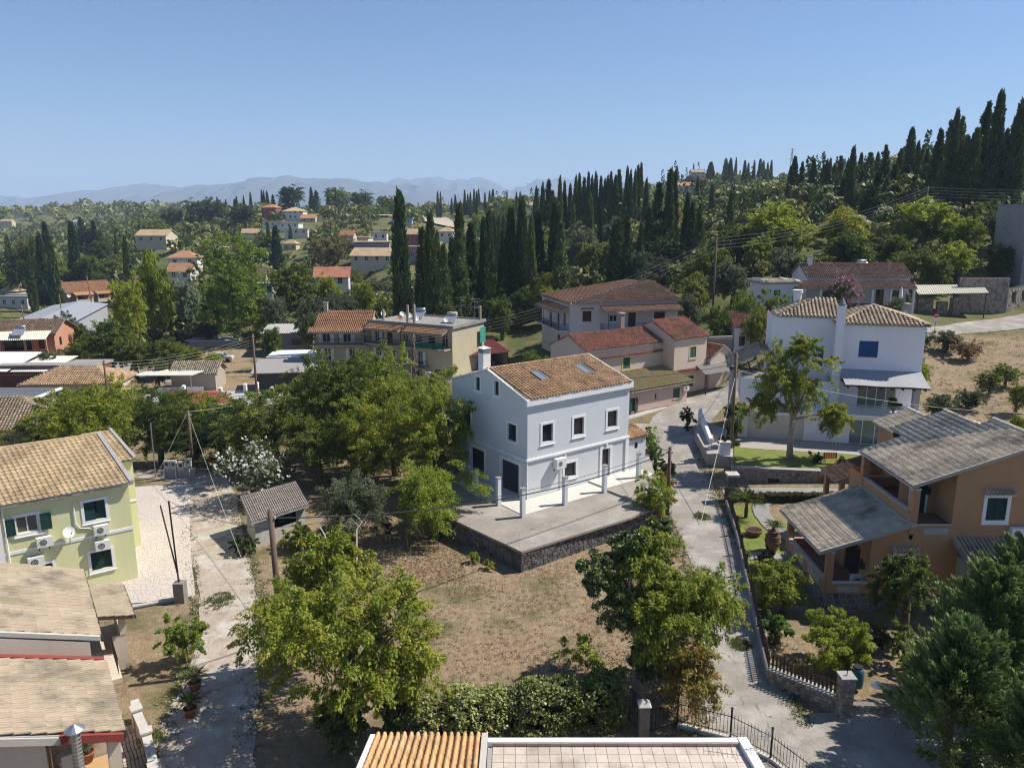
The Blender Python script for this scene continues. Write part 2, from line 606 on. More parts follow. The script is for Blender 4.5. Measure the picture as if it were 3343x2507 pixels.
FAR = [
    ('dark red villa with pale trim on the wooded hill', -153.22, 480, 21.76, 9.4, 7.5, 6.2, 'wine', 'T_or', 'hip'),
    ('grey-white villa with verandas beside the dark red villa', -140.69, 480, 21.03, 12.8, 10.2, 4.8, 'white', 'T_sand', 'hip'),
    ('yellow house half hidden below the hilltop cypresses', -180.82, 520, 21.74, 7.7, 6.2, 2.6, 'cream', 'T_sand', 'gable'),
    ('low orange-roofed house at the end of the hill row', -126.84, 470, 19.25, 8.8, 7.0, 2.6, 'cream', 'T_or', 'gable'),
    ('white terraced house below the hill villas', -140.26, 440, 17.06, 10.7, 8.6, 3.0, 'white', 'T_sand', 'flat'),
    ('pale block with cream roof terrace under the villas', -128.02, 430, 16.35, 10.6, 8.5, 2.8, 'white', 'T_sand', 'flat'),
    ('grey garden building at the foot of the white terraces', -116.47, 400, 13.51, 11.3, 9.0, 2.8, 'pale', 'CEMENT', 'flat'),
    ('long tan-roofed building beside the dirt track', -154.58, 320, 11.99, 12.7, 10.2, 3.0, 'cream', 'T_sand', 'gable'),
    ('white house with shutters and red roof beyond the poplar', -100.15, 225, 7.95, 8.2, 6.6, 2.6, 'white', 'T_or', 'hip'),
    ('white gabled house in front of the shuttered one beyond the poplar', -91.42, 205, 5.73, 6.1, 4.9, 2.6, 'pale', 'T_or', 'gable'),
    ('white house with red gable roof beyond the round tree', -46.0, 180, 6.07, 7.6, 6.1, 2.6, 'white', 'T_red', 'gable'),
    ('beige house under the brown tree', -105.99, 360, 7.11, 6.1, 4.9, 3.1, 'cream', 'T_sand', 'hip'),
    ('tan roofed house between the hill trees', -142.04, 410, 11.72, 9.0, 7.2, 2.6, 'cream', 'T_sand', 'gable'),
    ('ochre house with orange roof at the village edge', -72.71, 330, 10.66, 5.7, 4.6, 4.3, 'cream', 'T_or', 'gable'),
    ('mauve-grey modern house with flat cream roof', -61.07, 300, 7.96, 13.5, 10.8, 4.7, 'mauve', 'T_sand', 'flat'),
    ('beige roofed long house in front of the mauve house', -56.25, 270, 6.62, 15.0, 12.0, 2.6, 'cream', 'T_sand', 'gable'),
    ('dark rose house with white balcony behind the tall cypress', -43.52, 320, 11.62, 5.3, 4.2, 4.1, 'wine', 'T_sand', 'gable'),
    ('mauve apartment house behind the cypresses', -39.23, 290, 4.12, 8.0, 6.4, 7.2, 'mauve', 'T_sand', 'flat'),
    ('second mauve house beside the cypress row', -30.08, 285, 4.65, 4.7, 3.8, 6.9, 'mauve', 'T_sand', 'gable'),
    ('white hip-roofed house at the centre of the valley', -32.01, 340, 13.21, 6.4, 5.1, 2.9, 'white', 'T_sand', 'hip'),
    ('long blue and white hall at the sandy lot', -72.04, 470, 18.53, 11.8, 9.4, 2.6, 'blue', 'CEMENT', 'flat'),
    ('pale house with red hip roof on the skyline', -46.33, 620, 26.89, 11.1, 8.9, 5.2, 'pale', 'T_red', 'hip'),
    ('grey workshop with flat roof in the valley village', -64.62, 360, 12.14, 6.7, 5.4, 3.0, 'white', 'CEMENT', 'flat'),
    ('white low house near the ochre one', -70.85, 345, 10.14, 7.5, 6.0, 3.2, 'white', 'T_sand', 'flat'),
    ('cream house at the top of the far hill', 145.2, 640, 52.65, 10.9, 8.7, 5.3, 'cream', 'T_sand', 'gable'),
    ('long cream roofed house among olives on the far hill', 106.68, 520, 38.71, 13.7, 11.0, 3.9, 'cream', 'T_or', 'gable'),
    ('brown roofed house on the far hill shoulder', 179.16, 560, 40.84, 10.7, 8.6, 3.4, 'cream', 'T_brown', 'gable'),
    ('white marquee tent on the far hill', 142.97, 500, 37.69, 7.8, 6.2, 2.6, 'white', 'CEMENT', 'gable'),
    ('small cream house among the ridge cypresses', 11.87, 520, 26.1, 4.5, 3.6, 4.3, 'cream', 'T_sand', 'gable'),
    ('cream house on the hazy ridge', -729.76, 1150, 22.31, 19.8, 12, 5.3, 'cream', 'T_sand', 'flat'),
    ('long cream block among ridge trees', -751.68, 1250, 26.15, 21.5, 12, 5.7, 'cream', 'CEMENT', 'flat'),
    ('pale ridge house with pinkish roof', -746.97, 1300, 28.3, 23.4, 12, 4.9, 'cream', 'T_or', 'flat'),
    ('white low house at the foot of the ridge', -508.9, 900, 13.28, 12.7, 10.2, 4.1, 'white', 'T_sand', 'gable'),
    ('cream house at the far edge of the ridge foot', -588.57, 900, 13.28, 12.0, 9.6, 4.8, 'cream', 'T_sand', 'gable'),
    ('white villa on the ridge slope', -356.68, 700, 11.99, 7.1, 5.7, 2.7, 'white', 'T_sand', 'gable'),
    ('pink ridge house above the olive slope', -338.69, 800, 23.43, 6.2, 5.0, 3.7, 'pale', 'T_sand', 'flat'),
    ('yellow hip-roofed house on the left valley street', -190.39, 285, -7.42, 6.6, 5.3, 2.8, 'cream', 'T_sand', 'hip'),
    ('cream house behind the salmon house', -196.69, 300, -8.13, 5.8, 4.6, 3.3, 'cream', 'T_sand', 'gable'),
    ('grey flat building before the salmon house', -170.71, 255, -6.87, 10.0, 8.0, 3.3, 'pale', 'CEMENT', 'flat'),
    ('blue-white hall behind the round tree', -57.76, 175, 4.63, 3.1, 2.5, 2.6, 'white', 'CEMENT', 'flat'),
    ('tan roofed hut beside the round tree', -69.07, 210, 4.5, 1.9, 1.5, 2.6, 'cream', 'T_sand', 'gable'),
]
CTRL = np.concatenate([CTRL, np.array([(f[1] + f[4] / 2, f[2] + f[5] / 2, f[3]) for f in FAR])])
def warp(x, y):
    y = np.maximum(y, 4.0)
    yy = y + 25.0
    return np.stack([2.6 * x / yy, 1.9 * np.log(yy)], -1)
_c = warp(CTRL[:, 0], CTRL[:, 1])
_A = np.linalg.norm(_c[:, None] - _c[None], axis=-1)
_w = np.linalg.solve(_A + 1e-6 * np.eye(len(_c)), CTRL[:, 2])
def terrain_np(x, y):
    p = warp(x, y).reshape(-1, 2)
    out = np.concatenate([np.linalg.norm(q[:, None] - _c[None], axis=-1) @ _w for q in np.array_split(p, max(1, len(p) // 20000))])
    out = out.reshape(np.shape(x))
    k = np.clip((y - 140) / 300, 0, 1)
    return out + k * 2.2 * (np.sin(x * 0.045 + 1.3 * np.sin(y * 0.021)) * np.cos(y * 0.037 + 0.6))
def tz(x, y):
    return float(terrain_np(np.array([float(x)]), np.array([float(y)]))[0])

def growth(a, step, g, end):
    out = []
    while a < end:
        step *= g
        a += step
        out.append(a)
    return out
_right = growth(95, 1.0, 1.085, 5600)
_xs = np.array([-q for q in reversed(growth(75, 1.0, 1.085, 5600))] + list(np.arange(-75, 95.5, 1.0)) + _right)
_ys = np.array(list(np.arange(-24, 140, 1.0)) + growth(139, 1.0, 1.075, 6600))
X, Y = np.meshgrid(_xs, _ys)
Z = terrain_np(X, Y)
Z[Y < 4] = terrain_np(X, np.full_like(Y, 4.0))[Y < 4]
nx, ny = len(_xs), len(_ys)
I = np.arange(nx * ny).reshape(ny, nx)
F = np.stack([I[:-1, :-1], I[:-1, 1:], I[1:, 1:], I[1:, :-1]], -1).reshape(-1, 4)
gme = npmesh('ground', np.stack([X, Y, Z], -1).reshape(-1, 3), F, smooth=True)
def fmean(A):
    return ((A[:-1, :-1] + A[:-1, 1:] + A[1:, 1:] + A[1:, :-1]) / 4).ravel()
fx, fy = fmean(X), fmean(Y)
field = np.clip(1 - np.maximum(np.abs(fx - 0) - 11, 0) / 4, 0, 1) * np.clip((48 - fy) / 3, 0, 1) * np.clip((fy - 30) / 2, 0, 1)
slope = np.clip((fx - 38) / 6, 0, 1) * np.clip((fy - 40) / 10, 0, 1) * np.clip((104 - fy) / 6, 0, 1)
near = np.clip((120 - fy) / 30, 0, 1)
field = np.maximum(field, np.clip((-18 - fx) / 5, 0, 1) * np.clip((fx + 72) / 8, 0, 1) * np.clip((fy - 98) / 6, 0, 1) * np.clip((154 - fy) / 8, 0, 1) * np.clip((fx + 66) / 6, 0, 1))
dry = np.clip(np.maximum(field, slope) + near * 0.6 + np.clip((74 - fy) / 8, 0, 1) * .3, 0, 1)
a = gme.attributes.new('dry', 'FLOAT', 'FACE')
a.data.foreach_set('value', dry.astype(np.float32))

gm = bpy.data.materials.new('dry_ground')
gm.use_nodes = True
_n, _l = gm.node_tree.nodes, gm.node_tree.links
def nd(t, **kw):
    n = _n.new(t)
    for k, v in kw.items():
        n.inputs[k].default_value = v
    return n
_b = _n['Principled BSDF']
_b.inputs['Roughness'].default_value = 0.95
_b.inputs['Specular IOR Level'].default_value = 0.1
_g = nd('ShaderNodeNewGeometry')
def _noise(sc, det=5.0, rg_=0.62):
    n = nd('ShaderNodeTexNoise', Scale=sc, Detail=det, Roughness=rg_)
    _l.new(_g.outputs['Position'], n.inputs['Vector'])
    return n.outputs['Fac']
def _mix(f, a_, b_):
    n = _n.new('ShaderNodeMix')
    n.data_type = 'RGBA'
    _l.new(f, n.inputs['Factor'])
    for s, x in (('A', a_), ('B', b_)):
        k = [i for i in n.inputs if i.name == s and i.type == 'RGBA'][0]
        if isinstance(x, tuple):
            k.default_value = (*x, 1)
        else:
            _l.new(x, k)
    return [o for o in n.outputs if o.type == 'RGBA'][0]
def _rng(x, lo, hi):
    n = nd('ShaderNodeMapRange')
    n.inputs['From Min'].default_value = lo
    n.inputs['From Max'].default_value = hi
    _l.new(x, n.inputs['Value'])
    return n.outputs[0]
straw = _mix(_rng(_noise(2.6, 5, 0.7), 0.36, 0.66), (0.35, 0.255, 0.165), (0.17, 0.115, 0.07))
straw = _mix(_rng(_noise(16, 2), 0.45, 0.72), straw, (0.38, 0.30, 0.195))
straw = _mix(_rng(_noise(0.32, 3), 0.5, 0.68), straw, (0.15, 0.135, 0.065))
straw = _mix(_rng(_noise(1.1, 4, 0.75), 0.62, 0.74), straw, (0.085, 0.1, 0.035))
wild = _mix(_rng(_noise(0.25, 3), 0.4, 0.62), (0.085, 0.105, 0.038), (0.16, 0.14, 0.065))
_at = nd('ShaderNodeAttribute')
_at.attribute_name = 'dry'
_l.new(_mix(_at.outputs['Fac'], wild, straw), _b.inputs['Base Color'])
_bp = nd('ShaderNodeBump', Strength=0.9, Distance=0.12)
_l.new(_noise(9, 4, 0.75), _bp.inputs['Height'])
_l.new(_bp.outputs[0], _b.inputs['Normal'])
gme.materials.append(gm)
tag(link('ground', gme), 'dry tan and olive ground of the village and hills', kind='structure')

def strip(name, pts, m, label, lift=0.04, step=0.7, kind='structure', zf=None):
    """road or path sheet along (x, y, halfwidth) points, laid on the terrain"""
    P = [np.array(p, float) for p in pts]
    S = []
    for i in range(len(P) - 1):
        p0, p1, p2, p3 = P[max(i - 1, 0)], P[i], P[i + 1], P[min(i + 2, len(P) - 1)]
        n = max(2, int(np.linalg.norm((p2 - p1)[:2]) / step))
        for k in range(n):
            t = k / n
            S.append(0.5 * (2 * p1 + (p2 - p0) * t + (2 * p0 - 5 * p1 + 4 * p2 - p3) * t * t + (3 * p1 - p0 - 3 * p2 + p3) * t ** 3))
    S.append(P[-1])
    S = np.array(S)
    T = np.gradient(S[:, :2], axis=0)
    T /= np.linalg.norm(T, axis=1)[:, None]
    Nn = np.stack([-T[:, 1], T[:, 0]], -1)
    k = max(3, int(2 * S[:, 2].max() / step))
    rg = np.random.RandomState(len(pts) + len(name))
    wob = np.convolve(rg.uniform(-.22, .22, len(S) + 8), np.ones(3) / 3, 'same')[:len(S)]
    wob2 = np.convolve(rg.uniform(-.22, .22, len(S) + 8), np.ones(3) / 3, 'same')[:len(S)]
    rows = []
    for q in np.linspace(-1, 1, k):
        off = q * S[:, 2] + (wob if q > .9 else 0) + (wob2 if q < -.9 else 0)
        rows.append(S[:, :2] + Nn * off[:, None] if np.ndim(off) else S[:, :2] + Nn * off)
    G = np.stack(rows, 1)
    z = (terrain_np(G[..., 0], G[..., 1]) if zf is None else np.full(G.shape[:2], zf)) + lift
    V = np.concatenate([G, z[..., None]], -1).reshape(-1, 3)
    a_, b_ = G.shape[:2]
    I = np.arange(a_ * b_).reshape(a_, b_)
    F = np.stack([I[:-1, :-1], I[:-1, 1:], I[1:, 1:], I[1:, :-1]], -1).reshape(-1, 4)
    me = npmesh(name, V, F, smooth=True)
    me.materials.append(m)
    return tag(link(name, me), label, kind=kind)

def sheet(name, poly, z, m, label=None, thick=0.12, kind='structure'):
    """flat paved area with an edge"""
    mb = MB()
    top = [Vector((x, y, z)) for x, y in poly]
    bot = [p - Vector((0, 0, thick)) for p in top]
    n = len(top)
    for i in range(n):
        j = (i + 1) % n
        mb.poly([bot[i], bot[j], top[j], top[i]])
    mb.poly(top)
    o = mb.build(name, m)
    return tag(o, label, kind=kind)

M_road = mat('worn_concrete', (0.315, 0.285, 0.25), 0.9, (0.20, 0.178, 0.15), 0.8, 6, 1.0, blotch=(0.42, 0.395, 0.36), bscale=0.35, bamt=0.7, bump=0.6, crack=0.33)
M_lane = mat('lane_concrete', (0.43, 0.37, 0.30), 0.92, (0.27, 0.21, 0.15), 0.75, 5, 1.0, blotch=(0.50, 0.47, 0.425), bscale=0.55, bamt=0.75, bump=0.7, crack=0.4)
M_asph = mat('pale_asphalt', (0.30, 0.29, 0.275), 0.9, (0.22, 0.21, 0.2), 0.4, 12, 0.8, bump=0.3)
strip('lane', [(-9.5, 14, 2.6), (-11.5, 22, 2.6), (-13.1, 28, 2.3), (-14.3, 34, 1.75), (-16.2, 40, 1.5), (-18.8, 46, 1.7), (-22.2, 53, 2.0), (-25.2, 59, 2.4), (-28.5, 64.2, 1.8), (-36, 67.5, 1.5)],
      M_lane, 'pale worn concrete lane beside the yellow house')
strip('road', [(11, 12, 3.0), (11.2, 22, 2.6), (10.9, 30, 2.3), (11.2, 34, 1.95), (12.4, 40, 1.6), (13.4, 46, 1.7), (13.9, 53, 2.0), (14.5, 60, 2.3), (15.4, 68, 2.7), (17.2, 77, 3.1), (19.8, 84, 3.2), (25, 91, 2.8), (33, 97, 2.2)],
      M_road, 'cracked concrete village road running uphill past the white house')
strip('side_road', [(11.4, 27.4, 2.6), (15, 28.2, 2.6), (22, 28.6, 2.6), (34, 27.5, 2.6)], M_road, 'concrete side road joining below the stone gate wall', lift=0.048)
strip('bend_road', [(14.8, 79, 1.8), (6, 79.5, 1.7), (-4, 82.5, 1.6), (-8.6, 88.5, 1.6), (-10, 96, 1.8), (-11.4, 103, 1.9), (-10.2, 109, 1.7), (-5, 113, 1.5), (2, 113, 1.4)],
      M_road, 'curved concrete road below the yellow apartment block', lift=0.05)
strip('upper_road', [(50, 100.5, 1.4), (60, 104.6, 1.8), (67, 107.2, 2.6), (76, 110.5, 3.0), (98, 119, 3.2)], M_road, 'pale upper road beside the stone ruin', lift=0.07)
strip('yard', [(-52, 104, 4), (-44, 106, 4.5), (-36, 104.5, 4.5), (-30, 102, 3)], mat('yard_concrete', (0.45, 0.44, 0.42), 0.9, amt=0.6), 'grey concrete yard among the sheds', lift=0.05)
strip('village_street', [(-50, 118, 2.0), (-66, 128, 2.2), (-78, 150, 2.4), (-92, 190, 2.6), (-120, 240, 3)], M_asph, 'asphalt street between the terracotta houses', lift=0.06)
strip('dirt_track', [(-150, 330, 5), (-140, 350, 6), (-132, 372, 5), (-130, 395, 4)], mat('track_dirt', (0.46, 0.37, 0.26), 0.95), 'pale dirt track on the far slope', lift=0.25)
strip('football_ground', [(-112, 505, 22), (-70, 520, 22), (-40, 530, 20)], mat('bare_sand', (0.42, 0.36, 0.28), 0.95, amt=0.7), 'bare sandy lot beyond the far houses', lift=1.2, step=4)

# -- far mountains
def mountains(name, D, prof, depth, label, seed, m):
    """ridge of hills at distance D; prof: (u, v) skyline as direction tangents"""
    rg = np.random.RandomState(seed)
    us = np.array([p[0] for p in prof]); hs = np.array([p[1] for p in prof])
    n, k = 150, 26
    u = np.linspace(us[0], us[-1], n)
    h = np.interp(u, us, hs)
    for f, a_ in ((9, .03), (23, .018), (51, .012)):
        h += h.max() * a_ * np.sin(f * np.linspace(0, 6.28, n) + rg.uniform(0, 6)) * (h > 5)
    q = np.linspace(-1, 1, k)
    V = np.zeros((n, k, 3))
    V[..., 0] = u[:, None] + 60 * rg.uniform(-1, 1, (n, k))
    V[..., 1] = D + q[None] * depth
    fall = (1 - np.abs(q)) ** 0.85
    spur = sum(a_ * np.sin(f * np.linspace(0, 6.28, n)[:, None] + ph + 2.2 * np.sin(3 * q[None] + ph)) for f, a_, ph in ((17, .16, .4), (31, .12, 2.1), (67, .08, 4.0)))
    V[..., 2] = np.maximum(h[:, None] * fall[None] * (1 + spur * (1 - fall)[None] * 1.6), -25) - 25 * (1 - fall)[None]
    I = np.arange(n * k).reshape(n, k)
    F = np.stack([I[:-1, :-1], I[:-1, 1:], I[1:, 1:], I[1:, :-1]], -1).reshape(-1, 4)
    me = npmesh(name, V.reshape(-1, 3), F, smooth=True)
    me.materials.append(m)
    tag(link(name, me), label, kind='structure')
M_mnt = mat('mountain_scrub', (0.05, 0.058, 0.045), 0.95, (0.09, 0.085, 0.07), 0.002, 0.02, 1.0, bump=0)
mountains('mountains', 11500, [(-2400, 0), (-1950, 480), (-1650, 590), (-1300, 600), (-900, 585), (-500, 600), (-350, 560), (0, 430), (240, 520), (700, 610), (1100, 600), (1500, 560), (1900, 540), (2600, 480), (3600, 300), (4300, 0)], 2600,
          'pale blue massif far away under the hazy sky', 3, M_mnt)
mountains('mountains', 10000, [(-8200, 0), (-7600, 260), (-6700, 330), (-6200, 250), (-5500, 340), (-4700, 440), (-4100, 420), (-3500, 430), (-2900, 360), (-2300, 420), (-1700, 300), (-900, 120), (-300, 0)], 2400,
          'low faint range at the hazy edge of the horizon', 5, M_mnt)
mountains('mountains', 8200, [(-5200, 0), (-4600, 130), (-4000, 200), (-3300, 330), (-2700, 420), (-2250, 455), (-1800, 420), (-1200, 380), (-600, 300), (-200, 180), (200, 200), (600, 240), (1000, 190), (1600, 60), (1900, 0)], 1700,
          'darker blue mountain behind the wooded village hill', 8, M_mnt)
mountains('mountains', 5600, [(-4600, 0), (-4100, 55), (-3500, 40), (-2900, 75), (-2300, 55), (-1700, 85), (-1100, 60), (-400, 0)], 700, 'low dark coastal hills before the mountains', 11, M_mnt)

hz = MB().box(-13500, 13500, -3000, 14600, -90, 720)
hm = bpy.data.materials.new('hazy_air')
hm.use_nodes = True
hn = hm.node_tree.nodes
hn.remove(hn['Principled BSDF'])
pv = hn.new('ShaderNodeVolumePrincipled')
pv.inputs['Color'].default_value = (0.58, 0.73, 0.98, 1)
pv.inputs['Density'].default_value = 1.25e-4
pv.inputs['Anisotropy'].default_value = 0.0
hm.node_tree.links.new(pv.outputs[0], hn['Material Output'].inputs['Volume'])
tag(hz.build('haze', hm), 'thin blue haze in the air', kind='stuff')

# -- common paints
WHITE = mat('white_trim', (0.78, 0.78, 0.77), 0.7, (0.66, 0.66, 0.65), 0.8, 10, 0.5, streak=0.12, bump=0.05)
CEMENT = mat('grey_cement', (0.36, 0.34, 0.32), 0.9, (0.25, 0.24, 0.225), 0.9, 9, 0.9, bump=0.3)
DARKMETAL = mat('dark_iron', (0.025, 0.022, 0.022), 0.55, amt=0.4, bump=0)
STEEL = mat('galvanised_steel', (0.45, 0.46, 0.47), 0.35, (0.34, 0.35, 0.36), 3, 20, 0.6, metal=0.8, bump=0)
PLASTIC = mat('white_plastic', (0.72, 0.72, 0.69), 0.5, (0.62, 0.62, 0.58), 2, 12, 0.4, bump=0)
T_tan = mat('tan_roof_tile', (0.50, 0.335, 0.195), 0.85, (0.38, 0.245, 0.145), 1.0, 12, 0.8, rnd=0.2, blotch=(0.12, 0.09, 0.065), bscale=0.9, bamt=0.5)
T_red = mat('red_roof_tile', (0.34, 0.155, 0.10), 0.85, (0.22, 0.10, 0.07), 1.0, 12, 0.8, rnd=0.25, blotch=(0.10, 0.07, 0.055), bscale=0.4, bamt=0.5)
T_sand = mat('sand_roof_tile', (0.43, 0.32, 0.19), 0.85, (0.36, 0.26, 0.15), 0.8, 10, 0.7, rnd=0.16, blotch=(0.20, 0.15, 0.09), bscale=0.35, bamt=0.6)
T_grey = mat('grey_beige_roof_tile', (0.58, 0.50, 0.395), 0.88, (0.45, 0.385, 0.30), 0.9, 10, 0.8, rnd=0.14, blotch=(0.12, 0.105, 0.085), bscale=0.4, bamt=0.65)
T_beige = mat('beige_roof_tile', (0.47, 0.385, 0.28), 0.88, (0.36, 0.29, 0.205), 0.7, 10, 0.8, rnd=0.07, blotch=(0.17, 0.145, 0.11), bscale=0.5, bamt=0.75)
T_brown = mat('brown_roof_tile', (0.20, 0.125, 0.085), 0.88, (0.13, 0.085, 0.06), 0.8, 10, 0.8, rnd=0.28, blotch=(0.07, 0.055, 0.045), bscale=0.4, bamt=0.5)
T_orange = mat('orange_roof_tile', (0.56, 0.355, 0.17), 0.85, (0.44, 0.27, 0.13), 1.0, 12, 0.8, rnd=0.16, blotch=(0.2, 0.13, 0.07), bscale=0.8, bamt=0.3)
STONE = mat('field_stone', (0.22, 0.21, 0.205), 0.9, (0.13, 0.125, 0.12), 2.5, 14, 0.9, rnd=0.4, bump=0.5)
MORTAR = mat('mortar', (0.2, 0.185, 0.165), 0.95, amt=0.7, bump=0.4)
SHGREEN = mat('dark_green_shutter', (0.016, 0.05, 0.04), 0.5, bump=0)

def seg(A, B, flip=False):
    """wall map along the ground line A-B (world offsets from A); depth d goes to the side away from the camera unless flipped"""
    A, B = Vector((*A[:2], 0)), Vector((*B[:2], 0))
    u = (B - A).normalized()
    n = Vector((-u.y, u.x, 0))
    if flip:
        n = -n
    return (lambda a, z, d: u * a + n * d + Vector((0, 0, z))), (B - A).length

def ac_unit(loc_frame, fm, a, z, label, w=0.82, h=0.58, proud=0.36):
    """outdoor cooler bolted to a wall: casing, round grille, fan, brackets"""
    o = loc_frame.o
    t = thing('air_conditioner', label, 'air conditioner', o, 'outdoor air conditioners on house walls')
    mbox(MB(), fm, a, a + w, z, z + h, -proud - 0.08, -0.08).build('casing', PLASTIC, t)
    c = (a + w * 0.38, z + h / 2)
    rg = MB()
    k = 14
    for r0, r1 in ((0.19, 0.215), (0.12, 0.135), (0.05, 0.065)):
        p = [[fm(c[0] + r * math.cos(6.2832 * i / k), c[1] + r * math.sin(6.2832 * i / k), -proud - 0.1) for i in range(k)] for r in (r0, r1)]
        for i in range(k):
            rg.poly([p[0][i], p[0][(i + 1) % k], p[1][(i + 1) % k], p[1][i]])
    rg.build('fan_grille', PLASTIC, t)
    MB().poly([fm(c[0] + 0.2 * math.cos(6.2832 * i / k), c[1] + 0.2 * math.sin(6.2832 * i / k), -proud - 0.085) for i in range(k)]).build('fan', mat('fan_dark', (0.05, 0.05, 0.05), 0.6), t)
    for q in (0.12, w - 0.16):
        mb = mbox(MB(), fm, a + q, a + q + 0.04, z - 0.05, z - 0.005, -proud - 0.06, 0)
        mbox(mb, fm, a + q, a + q + 0.04, z - 0.28, z - 0.05, -0.05, 0)
        mb.build('bracket', DARKMETAL, t)
    return t

def wall_lamp(house, fm, a, z):
    l = mbox(MB(), fm, a - 0.05, a + 0.05, z, z + 0.14, -0.16, 0.0)
    mbox(l, fm, a - 0.09, a + 0.09, z - 0.12, z, -0.2, -0.05)
    l.build('wall_lamp', PLASTIC, house)

# -- terrace of the white house
TZ = 1.45
M_terr = mat('terrace_concrete', (0.32, 0.285, 0.245), 0.92, (0.21, 0.187, 0.16), 0.5, 8, 1.0, blotch=(0.40, 0.365, 0.32), bscale=0.3, bamt=0.75, bump=0.4, crack=0.16)
terr = [(0.6, 44.92), (8.3, 50.5), (11.3, 53.2), (11.6, 57), (12.0, 64), (13, 70), (-3, 72), (-8, 60), (-5.4, 51.6), (-3.13, 49.05)]
sheet('terrace', terr, TZ, M_terr, 'concrete terrace around the white house', 0.16)
M_cut = mat('dark_stone', (0.155, 0.145, 0.135), 0.9, (0.085, 0.08, 0.078), 2.5, 14, 0.9, rnd=0.4, bump=0.5)
for A, B, lab, sd_ in (((0.6, 44.92), (-5.4, 51.6), 'dark stone retaining wall of the terrace, face in shade beside the yellow-green tree', 3),
                       ((0.6, 44.92), (11.3, 53.2), 'dark stone retaining wall of the terrace, sunlit face behind the ivy-clad tree', 4)):
    fm, L = seg(A, B, flip=(B[0] < 0))
    w = thing('retaining_wall', lab, 'stone wall', (*A, 0))
    mb = mbox(MB(), fm, 0.03, L, -0.3, TZ - 0.17, 0.05, 0.5)
    mb.build('wall_core', MORTAR, w)
    stones(w, lambda a, z, d: fm(a, z, d + 0.05), 0.0, L, -0.1, TZ - 0.18, 0.34, M_cut, 0.03, 0.05, sd_, squash=0.7)

# -- white house
FR = Frame((1.13, 53.94, TZ), 37.2)
HW, HD = 10.5, 10.1
paint = mat('pale_grey_render', (0.62, 0.645, 0.65), 0.85, (0.54, 0.565, 0.575), 0.5, 9, 0.6, streak=0.1, bump=0.08)
h = thing('white_house', 'pale grey-white two-storey house with tiled gable roof on the terrace', 'house', FR.o)
front, left = side(FR, 'front', 0), side(FR, 'left', 0)
fw = [(1.4, 2.42, 4.17, 5.53), (4.52, 5.56, 4.17, 5.53), (8.1, 9.18, 4.2, 5.53), (3.65, 4.82, 0.95, 2.06), (7.58, 8.46, 0.12, 2.5)]
lw = [(1.34, 2.41, 4.14, 5.44), (7.4, 8.5, 4.0, 5.3), (6.02, 6.6, 7.24, 8.3), (3.5, 4.08, 7.3, 8.4), (0.97, 3.2, 0.06, 2.45), (5.5, 7.4, 0.05, 2.4)]
wm = MB()
wm.wall(front, [(0, -0.2), (HW, -0.2), (HW, 7.5), (0, 7.5)], fw, 0.2)
wm.wall(left, [(0, -0.2), (HD, -0.2), (HD, 7.45), (HD / 2, 9.02), (0, 7.45)], lw, 0.2)
wm.wall(side(FR, 'right', HW), [(0, -0.2), (HD, -0.2), (HD, 7.45), (HD / 2, 9.02), (0, 7.45)])
wm.wall(side(FR, 'back', HD), [(0, -0.2), (HW, -0.2), (HW, 7.5), (0, 7.5)])
wm.build('wall', paint, h)
b = mbox(MB(), front, -0.12, HW + 0.12, 2.97, 3.12, -0.12, 0.01)
mbox(b, left, 0.015, HD, 2.97, 3.12, -0.12, 0.01)
b.build('ledge', WHITE, h)
b = mbox(MB(), front, -0.2, HW + 0.22, 7.2, 7.66, -0.22, 0.012)
b.build('cornice', WHITE, h)
cv = MB()
for a0, a1, za, zb in ((-0.02, HD / 2, 7.48, 9.05), (HD / 2, HD, 9.05, 7.48)):
    cv.hexa([left(a0, za, -0.07), left(a1, zb, -0.07), left(a1, zb, 0.1), left(a0, za, 0.1), left(a0, za + 0.14, -0.07), left(a1, zb + 0.14, -0.07), left(a1, zb + 0.14, 0.1), left(a0, za + 0.14, 0.1)])
cv.build('verge', WHITE, h)
mbox(MB(), front, -0.06, 0.02, -0.2, 2.96, -0.05, 0.02).build('corner_pilaster', WHITE, h)
mbox(MB(), front, HW - 0.35, HW + 0.03, -0.2, 2.96, -0.1, 0.02).build('corner_pilaster', WHITE, h)
rf = slab(FR, ((0.0, -0.2, 7.6), (HW + 0.15, -0.2, 7.6), (HW + 0.15, HD / 2, 9.13), (0.0, HD / 2, 9.13)), 0.14).build('roof', CEMENT, h)
slab(FR, ((0.0, HD / 2 + 0.002, 9.13), (HW + 0.15, HD / 2 + 0.002, 9.13), (HW + 0.15, HD + 0.3, 7.55), (0, HD + 0.3, 7.55)), 0.14).build('roof_back', T_tan, h)
sky_l = [(3.05, 3.78, 2.1, 3.55), (7.6, 8.36, 2.05, 3.5)]
def sk(a, b):
    s, t = 0.12 + a * (HW - 0.2), -0.2 + b * (HD / 2 + 0.2)
    return any(x0 - 0.15 < s < x1 + 0.15 and y0 - 0.1 < t < y1 + 0.1 for x0, x1, y0, y1 in sky_l)
tiles(rf, FR(0.08, -0.24, 7.6), FR.d * (HW - 0.12), FR(0, HD / 2 + 0.24, 1.54), 0.30, 0.40, 'barrel', T_tan, 300, 5, skip=sk)
ridge_tiles(rf, FR(0.0, HD / 2, 9.16), FR(HW + 0.15, HD / 2, 9.16), T_tan)
vg = MB()
a0, a1 = FR(HW - 0.02, -0.2, 7.62), FR(HW - 0.02, HD / 2, 9.16)
b0, b1 = FR(HW + 0.2, -0.2, 7.62), FR(HW + 0.2, HD / 2, 9.16)
up = Vector((0, 0, 0.1))
vg.hexa([a0, b0, b1, a1, a0 + up, b0 + up, b1 + up, a1 + up])
